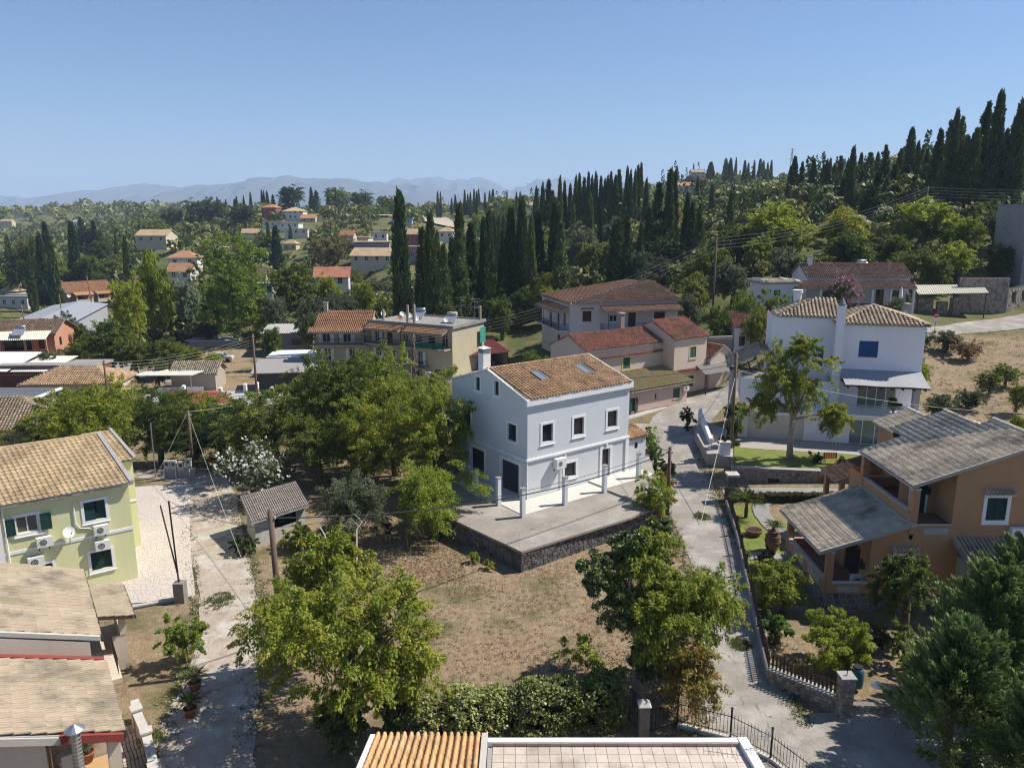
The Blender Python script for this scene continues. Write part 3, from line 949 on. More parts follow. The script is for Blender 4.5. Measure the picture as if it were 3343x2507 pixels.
vg.build('cement_verge', CEMENT, rf)
for x0, x1, y0, y1 in sky_l:
    zf = lambda t: 7.6 + (t + 0.2) * 1.53 / (HD / 2 + 0.2)
    s = MB()
    for q in ((x0, x0 + 0.09, y0, y1), (x1 - 0.09, x1, y0, y1), (x0 + 0.09, x1 - 0.09, y0, y0 + 0.09), (x0 + 0.09, x1 - 0.09, y1 - 0.09, y1)):
        s.hexa([FR(q[0], q[2], zf(q[2])), FR(q[1], q[2], zf(q[2])), FR(q[1], q[3], zf(q[3])), FR(q[0], q[3], zf(q[3])),
                FR(q[0], q[2], zf(q[2]) + 0.17), FR(q[1], q[2], zf(q[2]) + 0.17), FR(q[1], q[3], zf(q[3]) + 0.17), FR(q[0], q[3], zf(q[3]) + 0.17)])
    s = s.build('skylight', mat('skylight_frame', (0.22, 0.2, 0.18), 0.5), rf)
    MB().poly([FR(x0 + .08, y0 + .08, zf(y0 + .08) + .13), FR(x1 - .08, y0 + .08, zf(y0 + .08) + .13), FR(x1 - .08, y1 - .08, zf(y1 - .08) + .13), FR(x0 + .08, y1 - .08, zf(y1 - .08) + .13)]).build('pane', mat('skylight_glass', (0.16, 0.21, 0.27), 0.12, spec=0.8, bump=0), s)
ch = MB().box(0.25, 0.95, 5.9, 6.6, 7.5, 10.2, FR).build('chimney', WHITE, h)
cc = MB()
for z0 in (10.23, 10.36, 10.49):
    cc.box(0.22, 0.98, 5.87, 6.63, z0, z0 + 0.06, FR)
cc.box(0.32, 0.88, 5.97, 6.53, 10.19, 10.5, FR)
cc.build('chimney_louvre', mat('grey_louvre', (0.3, 0.31, 0.33), 0.7), ch)
tp = [FR(0.2, 5.85, 10.56), FR(1.0, 5.85, 10.56), FR(1.0, 6.65, 10.56), FR(0.2, 6.65, 10.56)]
cm = MB()
for i in range(4):
    cm.poly([tp[i], tp[(i + 1) % 4], FR(0.6, 6.25, 10.74)])
cm.build('chimney_cap', WHITE, ch)
for q in fw[:4]:
    window(h, front, *q, surround=0.19, scol=WHITE, depth=0.2, mull=False)
for q in lw[:4]:
    window(h, left, *q, surround=0.17 if q[2] > 6 else 0.19, scol=WHITE, depth=0.2, mull=False)
# garage door of horizontal slats
a0, a1, z0, z1 = lw[4]
gsr = MB()
for q in ((a0 - 0.22, a0, 0.0, z1 + 0.2), (a1, a1 + 0.22, 0.0, z1 + 0.2), (a0, a1, z1, z1 + 0.2)):
    mbox(gsr, left, *q, -0.06, 0.01)
g = gsr.build('garage_door', WHITE, h)
for i in range(16):
    zz = z0 + (z1 - z0) * i / 16
    mbox(MB(), left, a0, a1, zz + 0.005, zz + (z1 - z0) / 16 - 0.004, 0.12, 0.15).build('slat', mat('roller_door', (0.05, 0.055, 0.07), 0.5, bump=0), g)
a0, a1, z0, z1 = lw[5]
gs2 = MB()
for q in ((a0 - 0.2, a0, 0, z1 + 0.2), (a1, a1 + 0.2, 0, z1 + 0.2), (a0, a1, z1, z1 + 0.2)):
    mbox(gs2, left, *q, -0.05, 0.01)
g = gs2.build('doorway', WHITE, h)
MB().poly([left(a0, z0, .17), left(a1, z0, .17), left(a1, z1, .17), left(a0, z1, .17)]).build('door_leaf', mat('dark_door_and_shade', (0.035, 0.035, 0.04), 0.5), g)
a0, a1, z0, z1 = fw[4]
ds = MB()
for q in ((a0 - 0.24, a0, 0, z1 + 0.24), (a1, a1 + 0.24, 0, z1 + 0.24), (a0, a1, z1, z1 + 0.24)):
    mbox(ds, front, *q, -0.06, 0.01)
dd = ds.build('front_door', WHITE, h)
mbox(MB(), front, a0 + 0.05, a1 - 0.35, z0, z1 - 0.03, 0.1, 0.16).build('door_leaf', mat('brown_door', (0.06, 0.035, 0.025), 0.5), dd)
MB().poly([front(a0, z0, .19), front(a1, z0, .19), front(a1, z1, .19), front(a0, z1, .19)]).build('pane', glass(), dd)
for a_, z_, fm in ((3.62, 2.72, front), (8.0, 2.86, front), (2.1, 2.72, left)):
    wall_lamp(h, fm, a_, z_)
MB().tube([front(3.2, 2.0, -0.04), front(3.22, 1.2, -0.05), front(3.18, 0.2, -0.04)], 0.03).build('drain_pipe', PLASTIC, h)
# annex lean-to
an = MB()
an.wall(side(FR, 'front', 0.25), [(HW, -1.2), (12.9, -1.2), (12.9, 2.7), (HW, 2.75)], [(11.55, 11.95, 1.75, 2.3)], 0.12)
an.wall(side(FR, 'right', 12.9), [(0.25, -1.2), (4.6, -1.2), (4.6, 3.9), (0.25, 2.7)])
an.wall(side(FR, 'back', 4.6), [(HW, -1.2), (12.9, -1.2), (12.9, 3.9), (HW, 3.9)])
an = an.build('annex', paint, h)
window(h, side(FR, 'front', 0.25), 11.55, 11.95, 1.75, 2.3, depth=0.12, mull=False, sill=False, fw=0.04)
ar = slab(FR, ((HW + 0.01, 0.1, 2.72), (13.02, 0.1, 2.72), (13.02, 4.7, 3.98), (HW + 0.01, 4.7, 3.98)), 0.1).build('annex_roof', CEMENT, h)
tiles(ar, FR(HW + 0.03, 0.04, 2.72), FR.d * 2.48, FR(0, 4.6, 1.28), 0.24, 0.36, 'barrel', T_tan, 150, 8)
# AC on the front wall
ac_unit(FR, front, 2.45, 1.98, 'boxy white air conditioner on the sunlit front wall of the white house', 0.95, 0.78, 0.42)
# marble strip and concrete posts round the house
M_marb = mat('pale_marble', (0.60, 0.56, 0.50), 0.6, (0.5, 0.46, 0.41), 0.6, 8, 0.7, bump=0.05)
ps = MB().box(-2.15, 6.2, -2.25, -0.01, -0.02, 0.05, FR)
ps.box(6.2, 11.6, -2.1, -0.01, -0.02, 0.19, FR)
ps.box(-2.15, -0.01, -0.01, 6.5, -0.02, 0.05, FR)
tag(ps.build('marble_walk', M_marb, None, FR.o), 'pale marble walk round the white house', kind='structure')
kb = MB().box(6.0, 6.2, -5.2, -2.3, -0.05, 0.16, FR)
tag(kb.build('kerb', CEMENT, None, FR.o), 'concrete kerb step across the terrace', kind='structure')
PLAB = ['on the shaded garage side, partly behind the yellow-green tree', 'before the garage door', 'at the outer corner of the terrace walk', 'in front of the ground floor window', 'before the front door', 'beside the annex']
for i, (s, t, hh) in enumerate(((-2.32, 3.3, 2.0), (-2.32, 0.45, 2.1), (-2.32, -2.42, 2.12), (1.6, -2.42, 2.12), (5.7, -2.3, 2.15), (9.9, -1.85, 2.2))):
    o = FR.world(s, t, 0)
    p = thing('concrete_post', 'square pale concrete post ' + PLAB[i], 'post', o, 'concrete posts round the white house')
    f2 = lambda a, b_, z: FR.d * a + FR.n * b_ + Vector((0, 0, z))
    MB().box(-.15, .15, -.15, .15, -0.02, hh, f2).build('shaft', paint, p)
    MB().box(-.18, .18, -.18, .18, hh, hh + 0.05, f2).build('cap', CEMENT, p)
    for q in (-.06, .06):
        MB().tube([f2(q, q, hh), f2(q * 1.1, q, hh + 0.2)], 0.012, 5).build('rebar', DARKMETAL, p)

# -- yellow house
FY = Frame((-23.21, 43.95, 0), d=(0.808, 0.588), n=(-0.70, 0.71))
yel = mat('pale_yellow_render', (0.66, 0.655, 0.37), 0.85, (0.58, 0.57, 0.32), 0.5, 10, 0.55, streak=0.12, bump=0.06)
h = thing('yellow_house', 'pale yellow two-storey house with sand tiled roof beside the lane', 'house', FY.o)
yf = side(FY, 'front', 0)
wins = [(-2.48, -1.35, 4.45, 5.62), (-2.44, -1.33, 1.3, 2.44), (-5.87, -4.8, 4.5, 5.5), (-5.5, -4.4, 1.3, 2.4)]
w = MB()
w.wall(yf, [(-11, -0.3), (0, -0.3), (0, 6.5), (-11, 6.5)], wins, 0.16)
w.wall(side(FY, 'right', 0), [(0, -0.3), (10, -0.3), (10, 6.5), (5, 8.2), (0, 6.5)])
w.wall(side(FY, 'back', 10), [(-11, -0.3), (0, -0.3), (0, 6.5), (-11, 6.5)])
w.wall(side(FY, 'left', -11), [(0, -0.3), (10, -0.3), (10, 6.5), (5, 8.2), (0, 6.5)])
w.build('wall', yel, h)
w = MB()
w.wall(side(FY, 'front', 5.15), [(0.0, -0.3), (1.9, -0.3), (1.9, 6.35), (0.0, 6.35)])
w.wall(side(FY, 'right', 1.9), [(5.15, -0.3), (9.4, -0.3), (9.4, 7.3), (5.15, 6.35)])
w.wall(side(FY, 'back', 9.4), [(0.0, -0.3), (1.9, -0.3), (1.9, 7.3), (0.0, 7.3)])
w.build('wing_wall', yel, h)
b = mbox(MB(), yf, -11, 0.03, 3.38, 3.56, -0.04, 0.01)
b.build('band', WHITE, h)
mbox(MB(), side(FY, 'front', 5.15), 0.6, 1.94, 3.38, 3.52, -0.04, 0.01).build('band', WHITE, h)
mbox(MB(), yf, -7.4, -6.62, -0.3, 6.45, -0.16, 0.01).build('pilaster', WHITE, h)
mbox(MB(), yf, -11, 0.25, 6.36, 6.46, -0.34, -0.24).build('gutter', WHITE, h)
MB().tube([yf(-6.45, 6.4, -0.1), yf(-6.43, 3.6, -0.08), yf(-6.43, 0, -0.08)], 0.05).build('downpipe', WHITE, h)
rf = slab(FY, ((-11.2, -0.35, 6.42), (0.18, -0.35, 6.42), (0.18, 5.07, 8.32), (-11.2, 5.07, 8.32)), 0.12).build('roof', CEMENT, h)
slab(FY, ((-11.2, 5.072, 8.32), (0.18, 5.072, 8.32), (0.18, 10.4, 6.42), (-11.2, 10.4, 6.42)), 0.12).build('roof_back', T_sand, h)
tiles(rf, FY(-8.4, -0.38, 6.43), FY.d * 8.35, FY(0, 5.4, 1.9), 0.29, 0.36, 'roman', T_sand, 300, 12)
ridge_tiles(rf, FY(-8.4, 5.07, 8.36), FY(0.1, 5.07, 8.36), T_sand)
def verge(fr, s0, s1, t0, z0, t1, z1, parent, m=CEMENT, hh=0.14):
    q = [fr(s0, t0, z0), fr(s1, t0, z0), fr(s1, t1, z1), fr(s0, t1, z1)]
    MB().hexa(q + [p + Vector((0, 0, hh)) for p in q]).build('verge', m, parent)
verge(FY, -0.02, 0.22, -0.36, 6.44, 5.07, 8.34, rf)
wr = slab(FY, ((0.2, 4.95, 6.32), (2.1, 4.95, 6.32), (2.1, 9.5, 7.42), (0.2, 9.5, 7.42)), 0.12).build('wing_roof', CEMENT, h)
tiles(wr, FY(0.22, 4.92, 6.33), FY.d * 1.75, FY(0, 4.5, 1.1), 0.29, 0.36, 'roman', T_sand, 200, 13)
verge(FY, 1.92, 2.12, 4.93, 6.36, 9.5, 7.44, wr)
for i, q in enumerate(wins):
    window(h, yf, *q, surround=0.16, scol=WHITE, depth=0.16, shutters='open' if i == 2 else None, shmat=SHGREEN, frame=PLASTIC if i == 2 else None,
           pane=mat('curtained_glass', (0.12, 0.11, 0.1), 0.15, spec=0.6, bump=0) if i == 2 else None)
for a0, a1, z0, z1 in (wins[0], wins[1]):
    mid = (a0 + a1) / 2
    for lo, hi, sw in ((a0 + 0.02, mid - 0.01, 0.0), (mid + 0.01, a1 - 0.02, 0.12)):
        s = MB()
        k = 14
        for j in range(k):
            za, zb = z0 + (z1 - z0) * j / k, z0 + (z1 - z0) * (j + 1) / k
            s.poly([yf(lo, za, 0.03 + sw), yf(hi, za, 0.03), yf(hi, zb, 0.05), yf(lo, zb, 0.05 + sw)])
        s.build('shutter', SHGREEN, h)
for (s, z), lab in (((-2.17, 3.56), 'white air conditioner under the upper shuttered window of the yellow house'), ((-2.2, 2.58), 'white air conditioner over the lower window of the yellow house'),
                    ((-5.08, 3.55), 'white air conditioner under the open-shuttered window of the yellow house'), ((-5.62, 2.48), 'lowest white air conditioner on the yellow house, by the beige roof')):
    ac_unit(FY, yf, s, z, lab, 0.78, 0.58, 0.3)
MB().tube([yf(-2.95, 5.75, -.04), yf(-3.0, 5.6, -.06), yf(-3.0, 4.5, -.06), yf(-2.8, 4.15, -.06), yf(-2.2, 4.0, -.06)], 0.035).build('conduit', PLASTIC, h)
def dish(loc, rad, aim, label, mt=None, group='satellite dishes'):
    """satellite dish: shallow bowl, arm with receiver, mast"""
    t = thing('satellite_dish', label, 'satellite dish', loc, group)
    aim = Vector(aim).normalized()
    e = aim.cross(Vector((0, 0, 1))).normalized()
    g = e.cross(aim)
    c = Vector((0, 0, 0.35 + rad))
    mb = MB()
    rings = []
    for r in (0.0001, 0.45, 0.75, 1.0):
        rings.append([c + aim * (0.22 * rad * (r * r - 1)) + (e * math.cos(6.2832 * k / 14) + g * math.sin(6.2832 * k / 14)) * (rad * r) for k in range(14)])
    for a_, b_ in zip(rings, rings[1:]):
        for k in range(14):
            mb.poly([a_[k], a_[(k + 1) % 14], b_[(k + 1) % 14], b_[k]])
    mb.build('bowl', mt or PLASTIC, t, smooth=True)
    MB().tube([c - g * rad * 0.95, c + aim * rad * 0.9 - g * rad * 0.3], 0.015, 5).build('arm', STEEL, t)
    MB().tube([c + aim * rad * 0.85 - g * rad * 0.3, c + aim * rad * 1.05 - g * rad * 0.22], 0.04, 6).build('receiver', DARKMETAL, t)
    MB().tube([(0, 0, 0), (0, 0, 0.3), c - aim * rad * 0.3], 0.025, 6).build('mast', STEEL, t)
    return t
p = FY.world(-3.45, -0.35, 3.45)
dish(p, 0.34, (0.75, -0.6, 0.35), 'white satellite dish on the yellow house wall')
# stamped patio with low wall
M_pat = bpy.data.materials.new('stamped_patio')
M_pat.use_nodes = True
pn, pl = M_pat.node_tree.nodes, M_pat.node_tree.links
geo = pn.new('ShaderNodeNewGeometry')
vo = pn.new('ShaderNodeTexVoronoi')
vo.feature = 'DISTANCE_TO_EDGE'
vo.inputs['Scale'].default_value = 2.6
pl.new(geo.outputs['Position'], vo.inputs['Vector'])
mr = pn.new('ShaderNodeMapRange')
mr.inputs['From Max'].default_value = 0.045
pl.new(vo.outputs['Distance'], mr.inputs['Value'])
nz = pn.new('ShaderNodeTexNoise')
nz.inputs['Scale'].default_value = 0.7
nz.inputs['Detail'].default_value = 4
pl.new(geo.outputs['Position'], nz.inputs['Vector'])
m1 = pn.new('ShaderNodeMix'); m1.data_type = 'RGBA'
pl.new(nz.outputs['Fac'], m1.inputs['Factor'])
m1.inputs[6].default_value = (0.55, 0.48, 0.415, 1); m1.inputs[7].default_value = (0.45, 0.39, 0.335, 1)
m2 = pn.new('ShaderNodeMix'); m2.data_type = 'RGBA'
pl.new(mr.outputs[0], m2.inputs['Factor'])
m2.inputs[6].default_value = (0.42, 0.36, 0.31, 1)
pl.new(m1.outputs[2], m2.inputs[7])
pl.new(m2.outputs[2], pn['Principled BSDF'].inputs['Base Color'])
pn['Principled BSDF'].inputs['Roughness'].default_value = 0.8
bp = pn.new('ShaderNodeBump')
bp.inputs['Distance'].default_value = 0.02
pl.new(mr.outputs[0], bp.inputs['Height'])
pl.new(bp.outputs[0], pn['Principled BSDF'].inputs['Normal'])
pat = [(-38, 57), (-31.3, 60.5), (-27.0, 61.0), (-24.2, 54), (-21.2, 47), (-18.9, 42.0), (-19.05, 41.6), (-22.4, 40.0), (-33, 32.6), (-40, 40)]
sheet('patio', pat, 0.14, M_pat, 'pinkish stamped concrete patio of the yellow house', 0.3)
for A, B, lab in (((-18.95, 41.55), (-22.5, 39.85), 'grey low concrete wall at the near edge of the stamped patio'),):
    fm, L = seg(A, B, flip=True)
    t = thing('patio_wall', lab, 'low wall', (*A, 0))
    mbox(MB(), fm, 0, L + 5, -0.9, 0.12, 0, 0.2).build('wall', CEMENT, t)
    mbox(MB(), fm, -0.03, L + 5, 0.123, 0.2, -0.04, 0.24).build('coping', mat('coping_concrete', (0.42, 0.4, 0.37), 0.9), t)

# -- beige house
FB = Frame((-22.5, 36.95, 0), d=(0.557, -0.83), n=(-0.83, -0.557))
bei = mat('beige_render', (0.56, 0.48, 0.385), 0.88, (0.47, 0.40, 0.32), 0.5, 10, 0.6, streak=0.2, bump=0.08)
h = thing('beige_house', 'beige house with stepped beige tiled roofs and red trim below the yellow house', 'house', FB.o)
RED = mat('red_flashing', (0.25, 0.055, 0.045), 0.6, (0.18, 0.04, 0.035), 1.5, 10, 0.7, bump=0.1)
w = MB()
w.wall(side(FB, 'front', 0.35), [(0.3, -0.3), (8.0, -0.3), (8.0, 4.0), (0.3, 4.0)])
w.wall(side(FB, 'right', 8.0), [(0.35, -0.3), (9, -0.3), (9, 5.6), (5, 5.8), (0.35, 4.0)])
w.wall(side(FB, 'left', 0.3), [(0.35, -0.3), (9, -0.3), (9, 5.6), (5, 5.8), (0.35, 4.0)])
w.build('wall', bei, h)
w = MB()
w.wall(side(FB, 'front', 0.35), [(8.0, -0.3), (10.6, -0.3), (10.6, 2.95), (8.0, 2.95)])
w.wall(side(FB, 'right', 13.6), [(2.4, -0.3), (9, -0.3), (9, 5.0), (5, 4.8), (2.4, 3.75)])
w.wall(side(FB, 'front', 2.4), [(10.6, -0.3), (13.6, -0.3), (13.6, 3.6), (10.6, 3.6)])
w.wall(side(FB, 'right', 10.6), [(0.35, -0.3), (2.4, -0.3), (2.4, 3.6), (0.35, 2.95)])
w.build('lower_wall', bei, h)
rf = slab(FB, ((0.0, -0.05, 3.98), (7.9, -0.05, 3.98), (7.9, 5, 5.9), (0.0, 5, 5.9)), 0.12).build('upper_roof', CEMENT, h)
tiles(rf, FB(0.02, -0.1, 3.98), FB.d * 7.75, FB(0, 4.6, 1.75), 0.34, 0.5, 'flat', T_beige, 300, 21, lift=.055)
verge(FB, 7.78, 7.95, -0.08, 3.9, 5, 5.83, rf, mat('verge_mortar', (0.5, 0.46, 0.4), 0.9), 0.2)
r2 = slab(FB, ((8.05, -0.1, 2.98), (13.95, -0.1, 2.98), (13.95, 5, 4.9), (8.05, 5, 4.9)), 0.12).build('lower_roof', CEMENT, h)
tiles(r2, FB(8.25, -0.15, 2.98), FB.d * 5.65, FB(0, 4.9, 1.84), 0.34, 0.5, 'flat', T_beige, 300, 22, lift=.055)
verge(FB, 8.0, 8.26, -0.1, 3.0, 5, 4.93, r2, RED, 0.16)
verge(FB, 13.9, 14.05, -0.1, 2.72, 1.9, 3.45, r2, RED, 0.32)
verge(FB, 13.9, 14.02, 1.92, 3.4, 5, 4.6, r2, mat('verge_mortar', (0.5, 0.46, 0.4)), 0.3)
for s0, s1, z0 in ((0.0, 7.95, 3.9), (8.1, 14.0, 2.88)):
    MB().tube([FB(s0, -0.14, z0), FB(s1, -0.14, z0)], 0.06, 8).build('gutter', DARKMETAL, h)
r3 = slab(FB, ((0.6, -1.75, 2.98), (4.6, -1.75, 2.98), (4.6, 0.3, 3.5), (0.6, 0.3, 3.5)), 0.1).build('canopy_roof', mat('dark_timber', (0.09, 0.05, 0.035), 0.7), h)
tiles(r3, FB(0.6, -1.8, 2.98), FB.d * 4.0, FB(0, 2.05, 0.5), 0.30, 0.40, 'flat', T_beige, 200, 23)
MB().tube([FB(0.6, -1.84, 2.92), FB(4.6, -1.84, 2.92)], 0.05, 8).build('gutter', DARKMETAL, h)
# porch block with parapet and railing
w = MB().box(0.7, 3.9, -1.42, 0.34, -0.3, 0.95, FB)
w.box(0.7, 3.9, -1.42, -1.2, 0.95, 1.85, FB)
w.box(3.68, 3.9, -1.2, -0.75, 0.95, 1.85, FB)
w.box(3.55, 3.93, -1.45, -1.15, 1.85, 2.9, FB)
w.build('porch', bei, h)
for i in range(9):
    a_ = 3.95 + i * 0.26
    MB().tube([FB(a_, -0.75, 0.95), FB(a_, -0.75, 1.9)], 0.012, 5).build('railing_bar', DARKMETAL, h)
MB().tube([FB(3.9, -0.75, 1.9), FB(6.3, -0.75, 1.9)], 0.02, 5).build('railing', DARKMETAL, h)
MB().box(3.9, 6.3, -0.85, 0.34, 0.7, 0.93, FB).build('porch_slab', bei, h)
# columns of the near porch and its tiled floor
M_porch = mat('porch_tile', (0.5, 0.33, 0.17), 0.6, (0.42, 0.26, 0.13), 2.0, 9, 0.8)
MB().box(10.7, 17.0, -0.1, 2.35, -0.2, 0.22, FB).build('porch_floor', M_porch, h)
for s, t in ((13.5, 0.25), (13.5, 1.75)):
    MB().box(s - .25, s + .2, t - .22, t + .22, 0.2, 2.7, FB).build('column', bei, h)
for i in range(5):
    for j in range(10):
        MB().box(9.0 + i * 0.62, 9.58 + i * 0.62, -1.35 + 0.12 * (i % 2) + j * 0.14, -1.24 + 0.12 * (i % 2) + j * 0.14, 0.05, 0.09, FB).build('paving_slab', mat('path_paver', (0.5, 0.43, 0.35), 0.9, rnd=0.2), h)
cpz = MB().tube([FB(14.45, 1.45, 0.2), FB(14.45, 1.45, 4.0)], 0.17, 12).build('flue', mat('flue_steel', (0.42, 0.4, 0.37), 0.3, metal=0.9, bump=0), h)
mb = MB()
for i in range(24):
    mb.lathe([(0.172, i * 0.15 + 0.5), (0.185, i * 0.15 + 0.52), (0.172, i * 0.15 + 0.54)], FB(14.45, 1.45, 0), 12)
tag(mb.build('flue_rings', STEEL, cpz), kind='stuff')
MB().lathe([(0.34, 4.1), (0.34, 4.13), (0.02, 4.34)], FB(14.45, 1.45, 0), 14).build('flue_cap', STEEL, cpz)
# garden wall with piers along the porch
gwl = [(-16.95, 30.6), (-16.43, 29.7), (-15.3, 28.2), (-14.0, 26.1), (-12.6, 23.8)]
t = thing('garden_wall', 'beige low wall with square piers beside the near porch', 'garden wall', (gwl[0][0], gwl[0][1], 0))
pale = mat('wall_coping_pale', (0.56, 0.52, 0.47), 0.9, (0.4, 0.37, 0.33), 1.5, 9, 0.9)
for k, (A, B) in enumerate(zip(gwl, gwl[1:])):
    fm, L = seg(A, B, flip=True)
    off = Vector((A[0] - gwl[0][0], A[1] - gwl[0][1], 0))
    f2 = (lambda fm, off: lambda a, z, d: fm(a, z, d) + off)(fm, off)
    mbox(MB(), f2, 0.15, L - 0.15, -0.2, 0.85, -0.12, 0.12).build('wall', bei, t)
    mbox(MB(), f2, 0.1, L - 0.1, 0.853, 0.93, -0.18, 0.18).build('coping', pale, t)
    if k:
        mbox(MB(), f2, -0.22, 0.16, -0.2, 1.02, -0.2, 0.2).build('pier', bei, t)
        mbox(MB(), f2, -0.26, 0.2, 1.02, 1.1, -0.24, 0.24).build('pier_cap', pale, t)
# white awning on a pipe frame at the bottom corner
t = thing('awning', 'white ribbed awning on a pipe frame with a torn red strip', 'awning', (-19.2, 25.6, 0))
wav = MB()
for i in range(26):
    x0, x1 = -2.2 + i * 0.13, -2.2 + (i + 1) * 0.13
    h0, h1 = 0.05 * math.sin(i * 1.57), 0.05 * math.sin((i + 1) * 1.57)
    wav.poly([(x0, -2.4, 1.65 + h0), (x1, -2.4, 1.65 + h1), (x1, 0.2, 2.0 + h1), (x0, 0.2, 2.0 + h0)])
wav.build('sheet', mat('cream_sheet', (0.62, 0.56, 0.46), 0.6), t)
for p in ([(-2.3, 0.3, 2.15), (1.35, 0.3, 2.15)], [(1.35, 0.3, 2.15), (1.35, 0.3, 0)], [(1.35, 0.3, 2.15), (1.35, -2.4, 1.8)]):
    MB().tube(p, 0.04, 8).build('pipe', STEEL, t)
MB().hexa([(-0.3, -1.3, 1.93), (-0.15, -1.35, 1.93), (0.75, -0.2, 2.06), (0.6, -0.15, 2.06), (-0.3, -1.3, 1.96), (-0.15, -1.35, 1.96), (0.75, -0.2, 2.09), (0.6, -0.15, 2.09)]).build('red_strip', RED, t)

# -- house below the camera
h = thing('terrace_house', 'low house with orange barrel tiles and a tiled flat roof terrace', 'house', (0, 22, 0))
fl = Frame((0, 22, 0), 0)
w = MB()
w.box(-5.0, 8.75, -8, 3.0, -0.5, 2.72, fl)
w.build('wall', mat('cream_render', (0.6, 0.55, 0.46), 0.9), h)
rf = slab(fl, ((-5.2, 3.2, 2.98), (-1.08, 3.2, 2.98), (-1.08, -4, 4.7), (-5.2, -4, 4.7)), 0.14).build('tiled_roof', CEMENT, h)
tiles(rf, fl(-1.1, 3.24, 2.98), Vector((-4.0, 0, 0)), fl(0, -5.0, 1.19), 0.254, 0.38, 'barrel', T_orange, 300, 31, lift=0.035)
verge(fl, -5.3, -5.12, 3.24, 3.0, -4, 4.74, rf, WHITE, 0.12)
verge(fl, -1.12, -0.9, 3.24, 3.02, -4, 4.74, rf, mat('verge_mortar', (0.5, 0.46, 0.4)), 0.16)
MB().box(-0.9, 9.0, -8, 3.0, 2.72, 2.8, fl).build('terrace_bed', CEMENT, h)
tl_ = mat('terrace_tile', (0.55, 0.47, 0.40), 0.7, (0.46, 0.385, 0.32), 1.2, 8, 0.8, rnd=0.08, blotch=(0.24, 0.2, 0.15), bscale=0.55, bamt=0.75, bump=0.1)
me = MB().box(0.008, 0.412, 0.008, 0.412, 0, 0.03).mesh('floor_tile')
me.materials.append(tl_)
for i in range(22):
    for j in range(8):
        link('floor_tile', me, h, (-0.72 + i * 0.42, -0.45 + j * 0.42, 2.8))
sk_ = mat('skirting_tile', (0.42, 0.33, 0.27), 0.7, rnd=0.15)
for i in range(22):
    MB().box(-0.715 + i * 0.42, -0.31 + i * 0.42, 2.92, 2.95, 2.83, 2.96, fl).build('skirting_tile', sk_, h)
MB().box(-0.9, 8.75, 2.951, 3.2, 2.72, 3.0, fl).build('parapet', WHITE, h)
q = [fl(8.42, 3.2, 2.72), fl(8.78, 3.2, 2.72), fl(9.7, -6, 2.72), fl(9.34, -6, 2.72)]
MB().hexa(q + [p + Vector((0, 0, 0.31)) for p in q]).build('parapet', WHITE, h)
t = thing('antenna', 'silver television antenna at the corner of the tiled terrace', 'antenna', (8.9, 24.6, 3.0))
MB().tube([(0, 0, -0.2), (0, 0, 0.5)], 0.02, 6).build('mast', STEEL, t)
MB().tube([(-1.3, 0.25, 0.5), (0.4, -0.08, 0.55)], 0.014, 5).build('boom', STEEL, t)
for i in range(11):
    f_ = i / 10
    c = Vector((-1.3 + 1.7 * f_, 0.25 - 0.33 * f_, 0.5 + .05 * f_))
    MB().tube([c + Vector((-.04, -0.24, 0)), c + Vector((.04, 0.24, 0))], 0.007, 4).build('element', STEEL, t)
for i in range(6):
    MB().tube([(0.42, -0.3 + i * .1, 0.25), (0.48, -0.3 + i * .1, 0.95)], 0.008, 4).build('reflector_bar', STEEL, t)

# -- orange villa
FO = Frame((17.9, 40.3, 0), 0)
ora = mat('orange_render', (0.44, 0.255, 0.135), 0.88, (0.37, 0.21, 0.11), 0.6, 10, 0.6, streak=0.12, bump=0.08)
h = thing('orange_villa', 'orange villa with stepped beige roofs, balconies and stone base', 'villa', FO.o)
of = side(FO, 'front', 0)
pale_o = mat('pale_lilac_trim', (0.6, 0.55, 0.5), 0.8)
crz = mat('crazy_stone', (0.17, 0.175, 0.17), 0.8, (0.10, 0.105, 0.105), 2, 12, 0.9, rnd=0.3, bump=0.3)
joint = mat('pale_joint', (0.40, 0.36, 0.31), 0.9)
base = MB().box(0.03, 4.5, 0.03, 6.3, -0.5, 1.0, FO).box(4.501, 12.98, 0.03, 8.2, -0.5, 0.99, FO).build('stone_base', joint, h)
stones(base, lambda a, z, d: of(a, z, d + 0.03), 0.0, 7.0, -0.1, 1.02, 0.42, crz, 0.05, 0.02, 41, squash=0.95)
stones(base, lambda a, z, d: FO(0.03 + d, a, z), 0.0, 6.6, -0.1, 1.02, 0.42, crz, 0.05, 0.02, 42, squash=0.95)
# lower veranda
w = MB().box(0, 2.4, 0, 0.22, 1.003, 1.6, FO)
w.box(0, 0.22, 0.22, 6.3, 1.003, 1.7, FO)
w.box(0.22, 2.4, 6.1, 6.3, 1.003, 1.7, FO)
w.build('veranda_parapet', ora, h)
w = MB().box(-0.02, 2.42, -0.03, 0.25, 1.603, 1.66, FO)
w.box(-0.03, 0.25, 0.27, 6.33, 1.703, 1.76, FO)
w.build('veranda_coping', pale_o, h)
for s, t in ((0, 0), (0, 6.05)):
    MB().box(s - 0.03, s + 0.36, t - 0.035, t + 0.3, 1.02, 3.45, FO).build('column', ora, h)
    MB().box(s - 0.03, s + 0.4, t - 0.03, t + 0.33, 3.45, 3.55, FO).build('column_cap', pale_o, h)
MB().box(0.25, 2.4, 0.25, 6.1, 1.0, 1.04, FO).build('veranda_floor', mat('veranda_tile', (0.22, 0.13, 0.09), 0.6), h)
